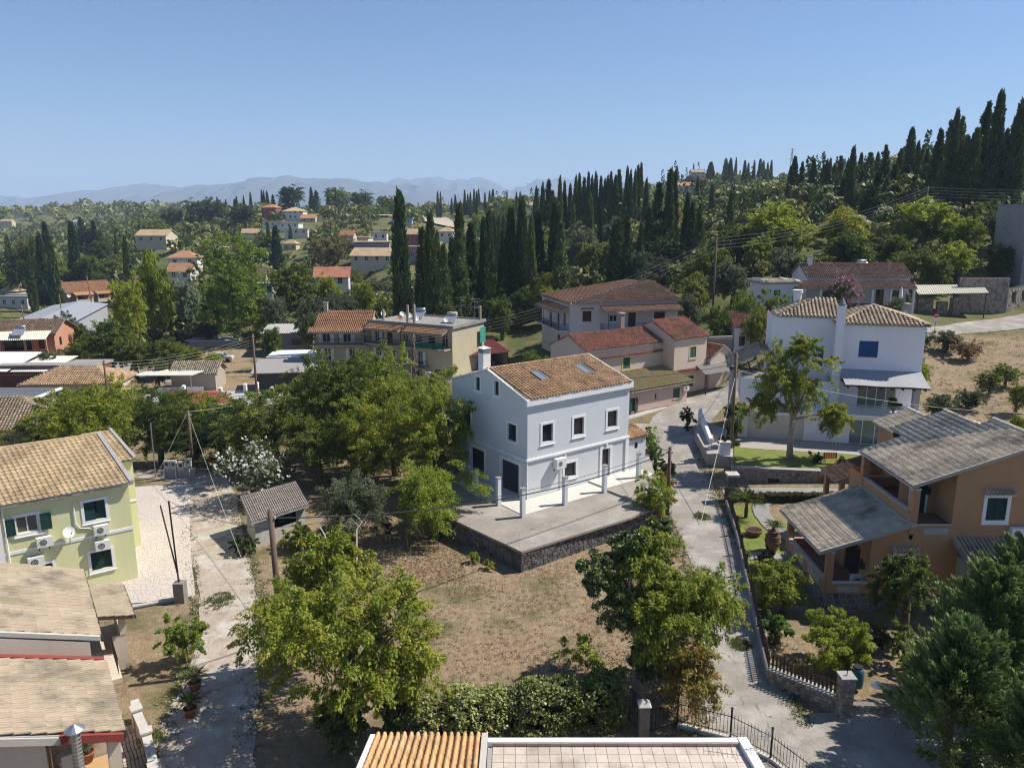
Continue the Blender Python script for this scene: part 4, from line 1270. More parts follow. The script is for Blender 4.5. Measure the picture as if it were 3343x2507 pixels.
def plaque(fm, a0, a1, z0, z1):
    c = 0.09
    pts = [(a0 + c, z0), (a1 - c, z0), (a1 - c, z0 + c), (a1, z0 + c), (a1, z1 - c), (a1 - c, z1 - c), (a1 - c, z1), (a0 + c, z1), (a0 + c, z1 - c), (a0, z1 - c), (a0, z0 + c), (a0 + c, z0 + c)]
    MB().prism([fm(a, z, 0.0) for a, z in pts], [fm(a, z, -0.04) for a, z in pts]).build('plaque', mat('plaque_stone', (0.48, 0.46, 0.42), 0.9, (0.3, 0.29, 0.27), 2, 8, 0.9), h)
plaque(of, 0.62, 1.95, 1.08, 1.42)
lf = lambda a, z, d: FO(d, a, z)
plaque(lf, 0.8, 2.6, 1.15, 1.55)
plaque(lf, 3.2, 5.0, 1.15, 1.55)
# main walls
dr, wn_, wl_ = (22.92 - 17.9 - .6, 5.3, 5.25, 7.3), (8.58, 9.7, 5.45, 6.78), (3.85, 4.7, 1.9, 3.3)
w = MB()
w.wall(of, [(2.4, 0.95), (13, 0.95), (13, 9.2), (11.4, 9.8), (6.75, 8.1), (6.75, 5.15), (4.6, 5.15), (2.4, 4.4)], [wn_, wl_], 0.15)
w.wall(side(FO, 'left', 2.4), [(0, 0.95), (6.4, 0.95), (6.4, 4.2), (0, 4.2)], [(1.2, 3.2, 1.04, 3.2)], 0.12)
w.wall(side(FO, 'left', 6.75), [(0, 5.1), (8.3, 5.1), (8.3, 8.2), (0, 8.2)])
w.wall(side(FO, 'front', 1.9), [(4.6, 5.1), (6.75, 5.1), (6.75, 8.15), (4.6, 7.42)], [(5.3, 6.2, 5.12, 7.4)], 0.12)
w.wall(side(FO, 'left', 4.6), [(6.2, 1), (8.3, 1), (8.3, 5.85), (6.2, 5.85)])
w.wall(side(FO, 'back', 8.3), [(4.6, 1), (13, 1), (13, 8.5), (10.4, 9.45), (7.2, 8.3), (7.2, 5.85), (4.6, 5.85)])
w.wall(side(FO, 'right', 13), [(0, 0), (8.3, 0), (8.3, 8.5), (4.8, 8.5), (4.8, 9.1), (0, 9.1)])
w.build('wall', ora, h)
w = MB().box(4.45, 4.65, 0, 6.4, 4.3, 5.85, FO)
w.box(4.65, 6.75, 6.2, 6.4, 5.1, 5.85, FO)
w.build('balcony_parapet', ora, h)
MB().box(4.4, 4.7, -0.02, 6.43, 5.853, 5.9, FO).build('balcony_coping', pale_o, h)
for t in (0.0, 6.1):
    MB().box(4.4, 4.8, t - 0.04, t + 0.32, 4.6, 7.2, FO).build('column', ora, h)
    MB().box(4.36, 4.84, t - 0.03, t + 0.35, 7.2, 7.3, FO).build('column_cap', pale_o, h)
MB().box(4.66, 6.74, 0.0, 6.19, 5.1, 5.14, FO).build('balcony_floor', mat('veranda_tile', (0.22, 0.13, 0.09)), h)
MB().box(4.8, 6.75, -0.05, 0.06, 5.143, 5.2, FO).build('balcony_edge', pale_o, h)
plaque(of, 5.15, 6.65, 4.6, 4.95)
dw = MB()
bf_ = side(FO, 'front', 1.9)
for q in ((5.2, 5.3, 5.14, 7.5), (6.2, 6.3, 5.14, 7.5), (5.3, 6.2, 7.4, 7.5)):
    mbox(dw, bf_, *q, -0.03, 0.01)
dw = dw.build('balcony_door', WHITE, h)
MB().poly([bf_(5.3, 5.14, .08), bf_(6.2, 5.14, .08), bf_(6.2, 7.4, .08), bf_(5.3, 7.4, .08)]).build('door_leaf', SHGREEN, dw)
lw_ = side(FO, 'left', 2.4)
MB().poly([lw_(1.2, 1.05, .1), lw_(3.2, 1.05, .1), lw_(3.2, 3.2, .1), lw_(1.2, 3.2, .1)]).build('veranda_door', glass(), h)
window(h, of, *wn_, surround=0.2, scol=WHITE, depth=0.15, shutters='closed', shmat=SHGREEN)
window(h, of, *wl_, surround=0.2, scol=WHITE, depth=0.15, shutters='closed', shmat=SHGREEN)
for a0, a1, z0 in ((8.3, 10.0, 7.05), (3.55, 5.0, 3.6)):
    hd = slab(Frame((0, 0, 0), 0), ((a0, -0.32, z0), (a1, -0.32, z0), (a1, 0, z0 + 0.12), (a0, 0, z0 + 0.12)), 0.06).build('window_hood', pale_o, h)
    tiles(hd, (a0, -0.34, z0), Vector((a1 - a0, 0, 0)), Vector((0, 0.34, 0.13)), 0.21, 0.34, 'barrel', T_grey, 60, 47)
for s, z, fm in ((1.95, 2.75, lambda a, z, d: FO(a, 0.25 + d, z)), (6.1, 6.6, bf_)):
    l = mbox(MB(), fm, s, s + 0.06, z, z + 0.3, -0.25, 0.0)
    mbox(l, fm, s - 0.09, s + 0.15, z - 0.2, z + 0.12, -0.4, -0.18)
    l.build('lantern', DARKMETAL, h)
# roofs
lr = slab(FO, ((-0.55, -0.3, 3.62), (-0.55, 6.3, 3.62), (4.5, 6.3, 5.25), (4.5, -0.3, 5.25)), 0.13).build('lower_roof', CEMENT, h)
tiles(lr, FO(-0.6, -0.32, 3.62), FO.n * 6.6, FO(5.05, 0, 1.62), 0.30, 0.40, 'flat', T_grey, 300, 43)
verge(FO, -0.6, 4.5, -0.36, 3.5, -0.3, 3.5, lr) if False else None
def edge(fr, a, b, parent, w_=0.12, hh=0.16, name='verge', m=CEMENT):
    """raised border along a roof edge from a to b (s, t, z)"""
    A, B = fr(*a), fr(*b)
    n = (B - A).cross(Vector((0, 0, 1))).normalized() * w_
    q = [A, B, B + n, A + n]
    MB().hexa(q + [p + Vector((0, 0, hh)) for p in q]).build(name, m, parent)
VM = mat('verge_tile', (0.4, 0.36, 0.3), 0.9)
edge(FO, (-0.58, -0.34, 3.56), (4.5, -0.34, 5.19), lr, -0.1, 0.17, m=VM)
MB().box(4.32, 4.62, -0.4, 6.3, 5.2, 5.34, FO).build('roof_flashing', mat('flashing', (0.42, 0.39, 0.36), 0.8), h)
MB().tube([FO(-0.62, -0.3, 3.55), FO(-0.62, 6.3, 3.55)], 0.055, 8).build('gutter', mat('cream_gutter', (0.55, 0.48, 0.4), 0.6), h)
def ozz(s):
    return 7.5 + 0.352 * (s - 4.3)
ur = slab(FO, ((4.3, -0.2, 7.5), (4.3, 6.6, 7.5), (7.1, 6.6, ozz(7.1)), (7.1, -0.2, ozz(7.1))), 0.13)
for q in (((7.1, -0.2), (7.1, 8.3), (10.35, 8.3), (10.35, -0.2)), ((10.35, -0.2), (10.35, 4.8), (11.4, 4.8), (11.4, -0.2))):
    ur.hexa([FO(s, t, ozz(s) - 0.13) for s, t in q] + [FO(s, t, ozz(s)) for s, t in q])
ur = ur.build('upper_roof', CEMENT, h)
def skp(a, b):
    t, s = -0.2 + a * 8.5, 4.3 + b * 7.1
    return (s < 7.05 and t > 6.6) or (s > 10.3 and t > 4.8)
tiles(ur, FO(4.25, -0.22, 7.49), FO.n * 8.5, FO(7.1, 0, 7.1 * 0.352), 0.30, 0.40, 'flat', T_grey, 300, 44, skip=skp)
edge(FO, (4.25, -0.24, 7.42), (11.4, -0.24, ozz(11.4) - 0.06), ur, -0.1, 0.17, m=VM)
MB().tube([FO(4.22, -0.2, 7.42), FO(4.22, 6.6, 7.42)], 0.055, 8).build('gutter', mat('cream_gutter', (0.55, 0.48, 0.4)), h)
ridge_tiles(ur, FO(11.4, -0.2, ozz(11.4) + 0.03), FO(11.4, 4.8, ozz(11.4) + 0.03), T_grey, 0.14)
ridge_tiles(ur, FO(10.4, 4.8, ozz(10.4) + 0.03), FO(10.4, 8.3, ozz(10.4) + 0.03), T_grey, 0.14)
slab(FO, ((11.4, -0.2, ozz(11.4)), (11.4, 4.8, ozz(11.4)), (15.5, 4.8, 8.6), (15.5, -0.2, 8.6)), 0.13).build('roof_back', T_grey, h)
slab(FO, ((10.4, 4.8, ozz(10.4)), (10.4, 8.3, ozz(10.4)), (15.5, 8.3, 8.0), (15.5, 4.8, 8.0)), 0.13).build('roof_back', T_grey, h)
br = slab(FO, ((7.9, 9.0, 7.75), (7.9, 12.6, 7.75), (10.3, 12.6, 8.7), (10.3, 9.0, 8.7)), 0.12).build('far_roof', CEMENT, h)
tiles(br, FO(7.85, 8.95, 7.75), FO.n * 3.65, FO(2.45, 0, 0.95), 0.30, 0.40, 'flat', T_grey, 120, 45)
ridge_tiles(br, FO(10.3, 9.0, 8.72), FO(10.3, 12.6, 8.72), T_grey, 0.14)
MB().box(8.2, 13, 8.31, 12.3, 0, 7.7, FO).build('far_wing', ora, h)
# small side roof over a balcony behind
sr = slab(FO, ((4.0, 8.6, 4.6), (4.0, 11.5, 4.6), (7.4, 11.5, 5.7), (7.4, 8.6, 5.7)), 0.12).build('far_porch_roof', CEMENT, h)
tiles(sr, FO(3.95, 8.6, 4.6), FO.n * 2.9, FO(3.4, 0, 1.1), 0.30, 0.40, 'flat', T_brown, 80, 46)
for t in (8.8, 11.2):
    MB().box(4.3, 4.6, t, t + 0.3, 0, 4.6, FO).build('column', ora, h)
# garage at the front right
MB().box(7.3, 13, -1.75, -0.01, -0.4, 3.3, FO).build('garage', mat('cream_garage', (0.52, 0.46, 0.37), 0.85), h)
gr = slab(FO, ((6.85, -2.1, 3.35), (13, -2.1, 3.35), (13, 0.0, 4.35), (6.85, 0.0, 4.35)), 0.11).build('garage_roof', CEMENT, h)
tiles(gr, FO(6.85, -2.14, 3.35), FO.d * 6.2, FO(0, 2.14, 1.0), 0.235, 0.38, 'barrel', T_beige, 200, 48)
MB().tube([FO(6.85, -2.18, 3.3), FO(13, -2.18, 3.3)], 0.05, 8).build('gutter', mat('cream_gutter', (0.55, 0.48, 0.4)), h)
for z0, z1, s, t in ((0.9, 3.5, 0.05, -0.08), (4.9, 7.4, 4.42, -0.08)):
    MB().tube([FO(s, t, z0), FO(s, t, z1)], 0.045, 8).build('downpipe', ora, h)
ac_unit(FO, of, 9.95, 4.5, 'white air conditioner on the orange villa wall below the shuttered window', 0.85, 0.6, 0.3)
ac_unit(FO, lambda a, z, d: FO(1.75 + 0.0 * a + a, 0.95 + d, z), 0.0, 1.15, 'white air conditioner standing on the lower veranda of the orange villa', 0.8, 0.65, 0.32)

# -- generic houses
def roofplane(house, fr, quad, tm, name='roof', tile=None, skip=None, thick=0.12, indiv=0, seed=1, kind='barrel'):
    """quad: eave start, eave end, top end, top start (s, t, z); tiled with joined tiles unless indiv"""
    r = slab(fr, quad, thick).build(name, tm if not tile else CEMENT, house)
    if tile:
        P = [fr(*q) for q in quad]
        tiles(r, P[0], P[1] - P[0], P[3] - P[0], tile[0], tile[1], kind, tm, indiv, seed, skip=skip)
    return r

def simple_house(name, label, cat, o, ang, W, D, H, wm, tm, roof='gable', rise=1.6, over=0.35, wins=(), frame=None, sur=0.0, smat=None, chim=None,
                 tile=(0.3, 0.4), group=None, base=-2.0, door=None, shut=None, shmat=None, d=None, n=None):
    """House: walls with real openings, roof planes, windows (frame, pane), doors, chimney. ridge along s unless roof ends in _t."""
    fr = Frame(o, ang, d, n)
    h = thing(name, label, cat, o, group)
    sides = {'front': (side(fr, 'front', 0), W), 'left': (side(fr, 'left', 0), D), 'right': (side(fr, 'right', W), D), 'back': (side(fr, 'back', D), W)}
    along_t = roof.endswith('_t')
    w = MB()
    for k, (fm, L) in sides.items():
        gab = roof.startswith('gable') and ((k in ('left', 'right')) != along_t)
        out = [(0, base), (L, base), (L, H), (L / 2, H + rise - 0.08), (0, H)] if gab else [(0, base), (L, base), (L, H), (0, H)]
        w.wall(fm, out, [q[1:5] for q in wins if q[0] == k], 0.15)
    w.build('wall', wm, h)
    for q in wins:
        fm = sides[q[0]][0]
        isdoor = len(q) > 5 and q[5] == 'door'
        if isdoor:
            p = MB().poly([fm(q[1], q[3], .12), fm(q[2], q[3], .12), fm(q[2], q[4], .12), fm(q[1], q[4], .12)]).build('door', q[6] if len(q) > 6 else mat('dark_door_and_shade', (0.035, 0.035, 0.04)), h)
        else:
            window(h, fm, *q[1:5], surround=sur, scol=smat, depth=0.15, frame=frame, sill=False, shutters=q[5] if len(q) > 5 else shut, shmat=shmat, mull=(q[2] - q[1]) > 0.7)
    v = over
    k = rise / ((D if not along_t else W) / 2)
    e = H - k * v
    tl = tile
    if roof == 'gable':
        roofplane(h, fr, ((-v, -v, e), (W + v, -v, e), (W + v, D / 2, H + rise), (-v, D / 2, H + rise)), tm, tile=tl)
        roofplane(h, fr, ((W + v, D + v, e), (-v, D + v, e), (-v, D / 2, H + rise), (W + v, D / 2, H + rise)), tm, tile=None)
    elif roof == 'gable_t':
        roofplane(h, fr, ((-v, D + v, e), (-v, -v, e), (W / 2, -v, H + rise), (W / 2, D + v, H + rise)), tm, tile=tl)
        roofplane(h, fr, ((W + v, -v, e), (W + v, D + v, e), (W / 2, D + v, H + rise), (W / 2, -v, H + rise)), tm, tile=tl)
    elif roof == 'hip':
        q = min(W, D) / 2 + v
        e = H
        a, b = ((q - v, D / 2), (W - q + v, D / 2)) if W >= D else ((W / 2, q - v), (W / 2, D - q + v))
        z1 = H + rise
        A, B, Cc, Dd = (-v, -v, e), (W + v, -v, e), (W + v, D + v, e), (-v, D + v, e)
        mb = MB()
        if W >= D:
            pl_ = ((A, B, (*b, z1), (*a, z1)), (B, Cc, (*b, z1)), (Cc, Dd, (*a, z1), (*b, z1)), (Dd, A, (*a, z1)))
        else:
            pl_ = ((A, B, (*a, z1)), (B, Cc, (*b, z1), (*a, z1)), (Cc, Dd, (*b, z1)), (Dd, A, (*a, z1), (*b, z1)))
        for p in pl_:
            mb.poly([fr(*x) for x in p])
        mb.poly([fr(*x) - Vector((0, 0, 0.12)) for x in (Dd, Cc, B, A)])
        for p, q2 in ((A, B), (B, Cc), (Cc, Dd), (Dd, A)):
            mb.poly([fr(*p) - Vector((0, 0, 0.12)), fr(*q2) - Vector((0, 0, 0.12)), fr(*q2), fr(*p)])
        r = mb.build('roof', tm, h)
        if tl:
            def tri(P0, P1, T0, T1, seed):
                """tiles clipped to the trapezium P0 P1 T1 T0"""
                p0, p1, t0, t1 = (fr(*x) for x in (P0, P1, T0, T1))
                U = p1 - p0
                ud = U.normalized()
                f0, f1 = (t0 - p0).dot(ud) / U.length, (t1 - p0).dot(ud) / U.length
                up_ = (t0 - p0) - ud * ((t0 - p0).dot(ud))
                tiles(r, p0, U, up_, tl[0], tl[1], 'barrel', tm, 0, seed, skip=lambda a_, b_: a_ < f0 * b_ or a_ > 1 - (1 - f1) * b_)
            if W >= D:
                tri(A, B, (*a, z1), (*b, z1), 3); tri(Dd, A, (*a, z1), (*a, z1), 4); tri(B, Cc, (*b, z1), (*b, z1), 5)
            else:
                tri(A, B, (*a, z1), (*a, z1), 3); tri(Dd, A, (*b, z1), (*a, z1), 4); tri(B, Cc, (*a, z1), (*b, z1), 5)
    elif roof == 'flat':
        MB().box(-v, W + v, -v, D + v, H, H + 0.22, fr).build('roof', tm, h)
    elif roof == 'shed':
        roofplane(h, fr, ((-v, -v, H), (W + v, -v, H), (W + v, D + v, H + rise), (-v, D + v, H + rise)), tm, tile=tl)
    if chim:
        s, t, zt = chim
        MB().box(s - .3, s + .3, t - .3, t + .3, H - 0.5, zt, fr).build('chimney', wm, h)
        MB().box(s - .38, s + .38, t - .38, t + .38, zt, zt + .12, fr).build('chimney_cap', CEMENT, h)
    h['_'] = 0
    del h['_']
    return h, fr

def corrugated(name, quad, m, parent, pitch=0.2, amp=0.035, loc=None):
    """wavy sheet: quad eave start, eave end, top end, top start"""
    A, B, Cc, Dd = (Vector(q) for q in quad)
    n = max(4, int((B - A).length / pitch) * 4)
    nr = (B - A).cross(Dd - A).normalized()
    mb = MB()
    lo = [A + (B - A) * (i / n) + nr * amp * math.sin(i * math.pi / 2) for i in range(n + 1)]
    hi = [Dd + (Cc - Dd) * (i / n) + nr * amp * math.sin(i * math.pi / 2) for i in range(n + 1)]
    mb.v = [tuple(p) for p in lo + hi]
    mb.f = [(i, i + 1, n + 2 + i, n + 1 + i) for i in range(n)]
    return mb.build(name, m, parent)

def railing(house, P, hgt=0.95, gap=0.14, m=None, name='railing'):
    """bars and rails between points P (offsets); one part per straight run"""
    m = m or DARKMETAL
    for A, B in zip(P, P[1:]):
        A, B = Vector(A), Vector(B)
        mb = MB()
        for z in (0.1, hgt):
            mb.tube([A + Vector((0, 0, z)), B + Vector((0, 0, z))], 0.022, 5)
        n = max(2, int((B - A).length / gap))
        for i in range(n + 1):
            p = A + (B - A) * (i / n)
            mb.tube([p + Vector((0, 0, 0.1)), p + Vector((0, 0, hgt))], 0.011, 4, caps=False)
        tag(mb.build(name, m, house), kind='stuff')

def solar_heater(loc, ang, label, tank=None):
    t = thing('solar_heater', label, 'solar heater', loc, 'roof solar water heaters')
    f = Frame((0, 0, 0), ang)
    MB().tube([f(-.75, 0.5, 1.35), f(.75, 0.5, 1.35)], 0.28, 12).build('tank', tank or STEEL, t, smooth=True)
    for s in (-0.95, 0.03):
        q = [f(s, -1.0, 0.15), f(s + .92, -1.0, 0.15), f(s + .92, 0.45, 1.15), f(s, 0.45, 1.15)]
        p = MB().hexa(q + [x + f(0, -0.05, 0.08) for x in q]).build('collector', mat('collector_frame', (0.5, 0.52, 0.54), 0.4, metal=0.6, bump=0), t)
        q2 = [f(s + .05, -.95, .28), f(s + .87, -.95, .28), f(s + .87, .36, 1.19), f(s + .05, .36, 1.19)]
        MB().poly(q2).build('collector_glass', mat('collector_glass', (0.16, 0.19, 0.22), 0.12, spec=0.8, bump=0), p)
    for s in (-.8, .8):
        MB().tube([f(s, .5, 1.1), f(s, .6, 0)], 0.025, 5).build('leg', STEEL, t)
    return t

# -- white villa with blue shutters
FV = Frame((21.6, 71.4, 1.3), d=(0.973, -0.23), n=(0.23, 0.973))
vw = mat('lilac_white_render', (0.78, 0.77, 0.79), 0.85, (0.70, 0.69, 0.72), 0.5, 9, 0.5, streak=0.1, bump=0.06)
h = thing('white_villa', 'large white villa with blue shutters and tiled hip roofs behind the walnut tree', 'villa', FV.o)
vf = side(FV, 'front', 0)
w = MB()
w.wall(vf, [(0, -1), (16, -1), (16, 2.65), (0, 2.65)], [(1.1, 6.2, 0, 2.35), (10.2, 14.6, 0.05, 2.3)], 0.15)
w.wall(side(FV, 'left', 0), [(0, -1), (9, -1), (9, 2.65), (0, 2.65)])
w.wall(side(FV, 'right', 16), [(0, -1), (9, -1), (9, 2.65), (0, 2.65)])
w.build('ground_wall', vw, h)
w = MB()
f3 = side(FV, 'front', 3.0)
w.wall(f3, [(9.2, 2.7), (16.6, 2.7), (16.6, 10.9), (9.2, 10.9)], [(11.2, 14.6, 2.75, 5.1), (10.95, 12.65, 7.75, 9.3)], 0.14)
w.wall(side(FV, 'right', 16.6), [(3, -0.5), (11, -0.5), (11, 10.9), (3, 10.9)])
w.wall(side(FV, 'left', 9.2), [(3, 2.7), (6, 2.7), (6, 10.9), (3, 10.9)])
f6 = side(FV, 'front', 5.2)
w.wall(f6, [(3.2, 2.7), (9.2, 2.7), (9.2, 11.2), (3.2, 11.2)], [(7.2, 8.2, 6.3, 8.3)], 0.14)
w.wall(side(FV, 'left', 3.2), [(5.2, 2.7), (11, 2.7), (11, 11.2), (5.2, 11.2)])
w.wall(side(FV, 'back', 11), [(3.2, 0), (16.6, 0), (16.6, 10.9), (3.2, 10.9)])
w.wall(side(FV, 'front', 3.0), [(0.5, 2.7), (9.2, 2.7), (9.2, 5.2), (0.5, 5.2)])
w.wall(side(FV, 'left', 0.5), [(3, 2.7), (9, 2.7), (9, 5.2), (3, 5.2)])
w.build('wall', vw, h)
BLUE = mat('blue_paint', (0.03, 0.09, 0.22), 0.55, bump=0)
window(h, f3, 10.95, 12.65, 7.75, 9.3, depth=0.14, shutters='closed', shmat=BLUE, frame=BLUE, sillmat=WHITE)
window(h, f6, 7.2, 8.2, 6.3, 8.3, depth=0.14, shutters='closed', shmat=BLUE, frame=BLUE, sill=False)
g = mbox(MB(), vf, 1.1, 6.2, 0, 2.35, 0.1, 0.13).build('garage_door', mat('cream_panel', (0.6, 0.56, 0.48), 0.6), h)
for i in range(7):
    mbox(MB(), vf, 1.12, 6.18, 0.03 + i * 0.33, 0.34 + i * 0.33, 0.075, 0.098).build('panel', mat('cream_panel', (0.6, 0.56, 0.48)), g)
for (a0, a1, z0, z1, fm) in ((10.2, 14.6, 0.05, 2.3, vf), (11.2, 14.6, 2.75, 5.1, f3)):
    d_ = MB()
    k = 4
    for i in range(k + 1):
        a = a0 + (a1 - a0 - 0.07) * i / k
        mbox(d_, fm, a, a + 0.07, z0, z1, 0.06, 0.12)
    d_ = d_.build('sliding_door', WHITE, h)
    for i in range(k):
        q0, q1 = a0 + (a1 - a0) * i / k + 0.05, a0 + (a1 - a0) * (i + 1) / k - 0.02
        MB().poly([fm(q0, z0, .1), fm(q1, z0, .1), fm(q1, z1, .1), fm(q0, z1, .1)]).build('pane', mat('curtain_glass', (0.17, 0.2, 0.19), 0.1, spec=0.6, bump=0), d_)
MB().box(5.5, 16.6, -0.5, 3.0, 2.65, 2.9, FV).build('terrace_slab', vw, h)
gl = bpy.data.materials.new('clear_glass'); gl.use_nodes = True
_b2 = gl.node_tree.nodes['Principled BSDF']
_b2.inputs['Transmission Weight'].default_value = 0.92; _b2.inputs['Roughness'].default_value = 0.03; _b2.inputs['IOR'].default_value = 1.05
_b2.inputs['Base Color'].default_value = (0.9, 0.95, 0.95, 1)
for i in range(6):
    MB().box(6.0 + i * 1.7, 7.62 + i * 1.7, -0.42, -0.40, 2.95, 3.8, FV).build('glass_panel', gl, h)
    MB().tube([FV(5.95 + i * 1.7, -0.41, 2.9), FV(5.95 + i * 1.7, -0.41, 3.85)], 0.025, 6).build('baluster', STEEL, h)
MB().tube([FV(5.9, -0.41, 3.86), FV(16.2, -0.41, 3.86)], 0.028, 6).build('handrail', STEEL, h)
MB().box(15.3, 15.85, -0.2, 0.35, 2.9, 5.75, FV).build('pillar', mat('grey_pillar', (0.42, 0.4, 0.41), 0.85), h)
cnp = mat('grey_canvas', (0.33, 0.33, 0.34), 0.85, amt=0.4)
cv = MB()
for i in range(10):
    a, b_ = 9.4 + i * 0.72, 9.4 + (i + 1) * 0.72
    za, zb = 0.06 * math.sin(i * 1.1), 0.06 * math.sin((i + 1) * 1.1)
    cv.poly([FV(a, -0.6, 5.72 + za * .4), FV(b_, -0.6, 5.72 + zb * .4), FV(b_, 1.2, 6.1 + zb), FV(a, 1.2, 6.1 + za)])
    cv.poly([FV(a, 1.2, 6.1 + za), FV(b_, 1.2, 6.1 + zb), FV(b_, 2.98, 6.55), FV(a, 2.98, 6.55)])
cv = cv.build('awning', cnp, h)
TIMB = mat('dark_timber', (0.09, 0.05, 0.035))
for i in range(8):
    MB().box(9.6 + i * 0.93, 9.72 + i * 0.93, -0.68, 2.98, 5.42, 5.56, FV).build('rafter', TIMB, h)
MB().box(9.3, 16.6, -0.5, -0.3, 5.56, 5.68, FV).build('beam', TIMB, h)
T_v = mat('villa_roof_tile', (0.42, 0.33, 0.23), 0.85, (0.3, 0.22, 0.15), 1, 12, 0.8, rnd=0.25, blotch=(0.13, 0.105, 0.08), bscale=0.5, bamt=0.6)
def hipplane(house, fr, P0, P1, T0, T1, tm, name='roof', tl=(0.36, 0.42), indiv=0, seed=1, kind='barrel'):
    p0, p1, t0, t1 = (fr(*x) for x in (P0, P1, T0, T1))
    mb = MB()
    pts = [p0, p1, t1] if (t0 - t1).length < 1e-6 else [p0, p1, t1, t0]
    mb.prism([p - Vector((0, 0, .12)) for p in pts], pts)
    r = mb.build(name, CEMENT, house)
    U = p1 - p0
    ud = U.normalized()
    up_ = (t0 - p0) - ud * ((t0 - p0).dot(ud))
    f0, f1 = (t0 - p0).dot(ud) / U.length, (t1 - p0).dot(ud) / U.length
    tiles(r, p0, U, up_, tl[0], tl[1], kind, tm, indiv, seed, skip=lambda a_, b_: a_ < f0 * b_ or a_ > 1 - (1 - f1) * b_)
    return r
r = hipplane(h, FV, (8.8, 2.7, 10.9), (16.9, 2.7, 10.9), (12.6, 6.6, 12.3), (12.6, 6.6, 12.3), T_v, indiv=150, seed=51)
ridge_tiles(r, FV(8.8, 2.7, 10.95), FV(12.6, 6.6, 12.35), T_v, 0.13, 0.42); ridge_tiles(r, FV(16.9, 2.7, 10.95), FV(12.6, 6.6, 12.35), T_v, 0.13, 0.42)
hipplane(h, FV, (8.8, 10.6, 10.9), (8.8, 2.7, 10.9), (12.6, 6.6, 12.3), (12.6, 6.6, 12.3), T_v, indiv=80, seed=52)
hipplane(h, FV, (16.9, 2.7, 10.9), (16.9, 10.6, 10.9), (12.6, 6.6, 12.3), (12.6, 6.6, 12.3), T_v, seed=53)
hipplane(h, FV, (3.6, 5.0, 11.2), (9.4, 5.0, 11.2), (7.4, 8.2, 12.7), (9.4, 8.2, 12.7), T_v, indiv=120, seed=54)
hipplane(h, FV, (3.6, 11, 11.2), (3.6, 5.0, 11.2), (7.4, 8.2, 12.7), (7.4, 8.2, 12.7), T_v, indiv=60, seed=55)
hipplane(h, FV, (10.5, 11.1, 11.2), (3.6, 11.1, 11.2), (9.4, 8.2, 12.7), (7.4, 8.2, 12.7), T_v, seed=57)
c = MB().box(8.75, 9.45, 2.45, 3.05, 2.7, 12.6, FV).build('chimney', vw, h)
MB().lathe([(0.34, 0), (0.34, 0.15), (0.04, 0.75)], FV(9.1, 2.75, 12.6), 10).build('chimney_cap', mat('lead_grey', (0.22, 0.22, 0.23), 0.6), c)
c = MB().lathe([(0.4, 0), (0.4, 1.0)], FV(5.9, 9.5, 12.1), 12).build('round_chimney', WHITE, h)
for z in (1.0, 1.22):
    MB().lathe([(0.52, z), (0.52, z + 0.1)], FV(5.9, 9.5, 12.1), 12).build('chimney_ring', WHITE, c)
# gabled porch at the road
MB().lathe([(0.3, 0), (0.3, 5.6)], FV(-0.3, 5.4, 0.2), 14).build('porch_column', mat('grey_pillar', (0.42, 0.4, 0.41)), h)
prr = hipplane(h, FV, (5.0, 4.2, 6.3), (5.0, 10, 6.3), (2.4, 4.2, 7.7), (2.4, 10, 7.7), T_v, 'porch_roof', indiv=60, seed=56)
hipplane(h, FV, (-0.9, 10, 6.1), (-0.9, 4.2, 6.1), (2.4, 10, 7.7), (2.4, 4.2, 7.7), T_v, 'porch_roof', seed=58)
for a, b_ in (((-0.95, 4.15, 5.95), (2.4, 4.15, 7.56)), ((5.05, 4.15, 6.15), (2.4, 4.15, 7.56))):
    edge(FV, a, b_, h, 0.12 if a[0] < 0 else -0.12, 0.2, 'bargeboard', mat('grey_board', (0.3, 0.31, 0.33), 0.7))
MB().box(-0.7, 4.9, 4.4, 4.6, 5.75, 5.95, FV).build('tie_beam', TIMB, h)
for i in range(6):
    MB().box(-0.6 + i * 0.98, -0.48 + i * 0.98, 4.5, 9.8, 5.6, 5.74, FV).build('rafter', TIMB, h)

# lawn, wall and path before the villa
M_lawn = mat('mown_lawn', (0.13, 0.165, 0.03), 0.95, (0.2, 0.205, 0.055), 0.35, 6, 0.9, blotch=(0.08, 0.12, 0.022), bscale=0.6, bamt=0.6, bump=0.5)
sheet('lawn', [(18.8, 61.9), (29.3, 60.6), (40, 58), (42, 66), (37, 68.2), (21.5, 71.2)], 1.32, M_lawn, 'mown green lawn in front of the white villa', 0.5)
sheet('paving', [(21.0, 67.6), (38.5, 63.7), (39.0, 66.5), (21.7, 71.35)], 1.34, mat('grey_paving', (0.36, 0.32, 0.29), 0.9), 'grey paving along the villa front', 0.3)
sheet('drive', [(17.6, 66), (21.2, 64.6), (22.4, 71.8), (20, 78), (18.3, 74)], 1.2, mat('grey_paving', (0.36, 0.32, 0.29)), 'paved drive before the garage', 1.2)
lw1 = [(18.4, 61.3), (25.2, 60.3), (30.5, 59.9), (37, 57.5)]
t = thing('lawn_wall', 'grey stone wall with an arched niche below the villa lawn', 'stone wall', (*lw1[0], 0))
stw = mat('tan_field_stone', (0.27, 0.24, 0.205), 0.9, (0.17, 0.15, 0.13), 2.5, 14, 0.9, rnd=0.35, bump=0.5)
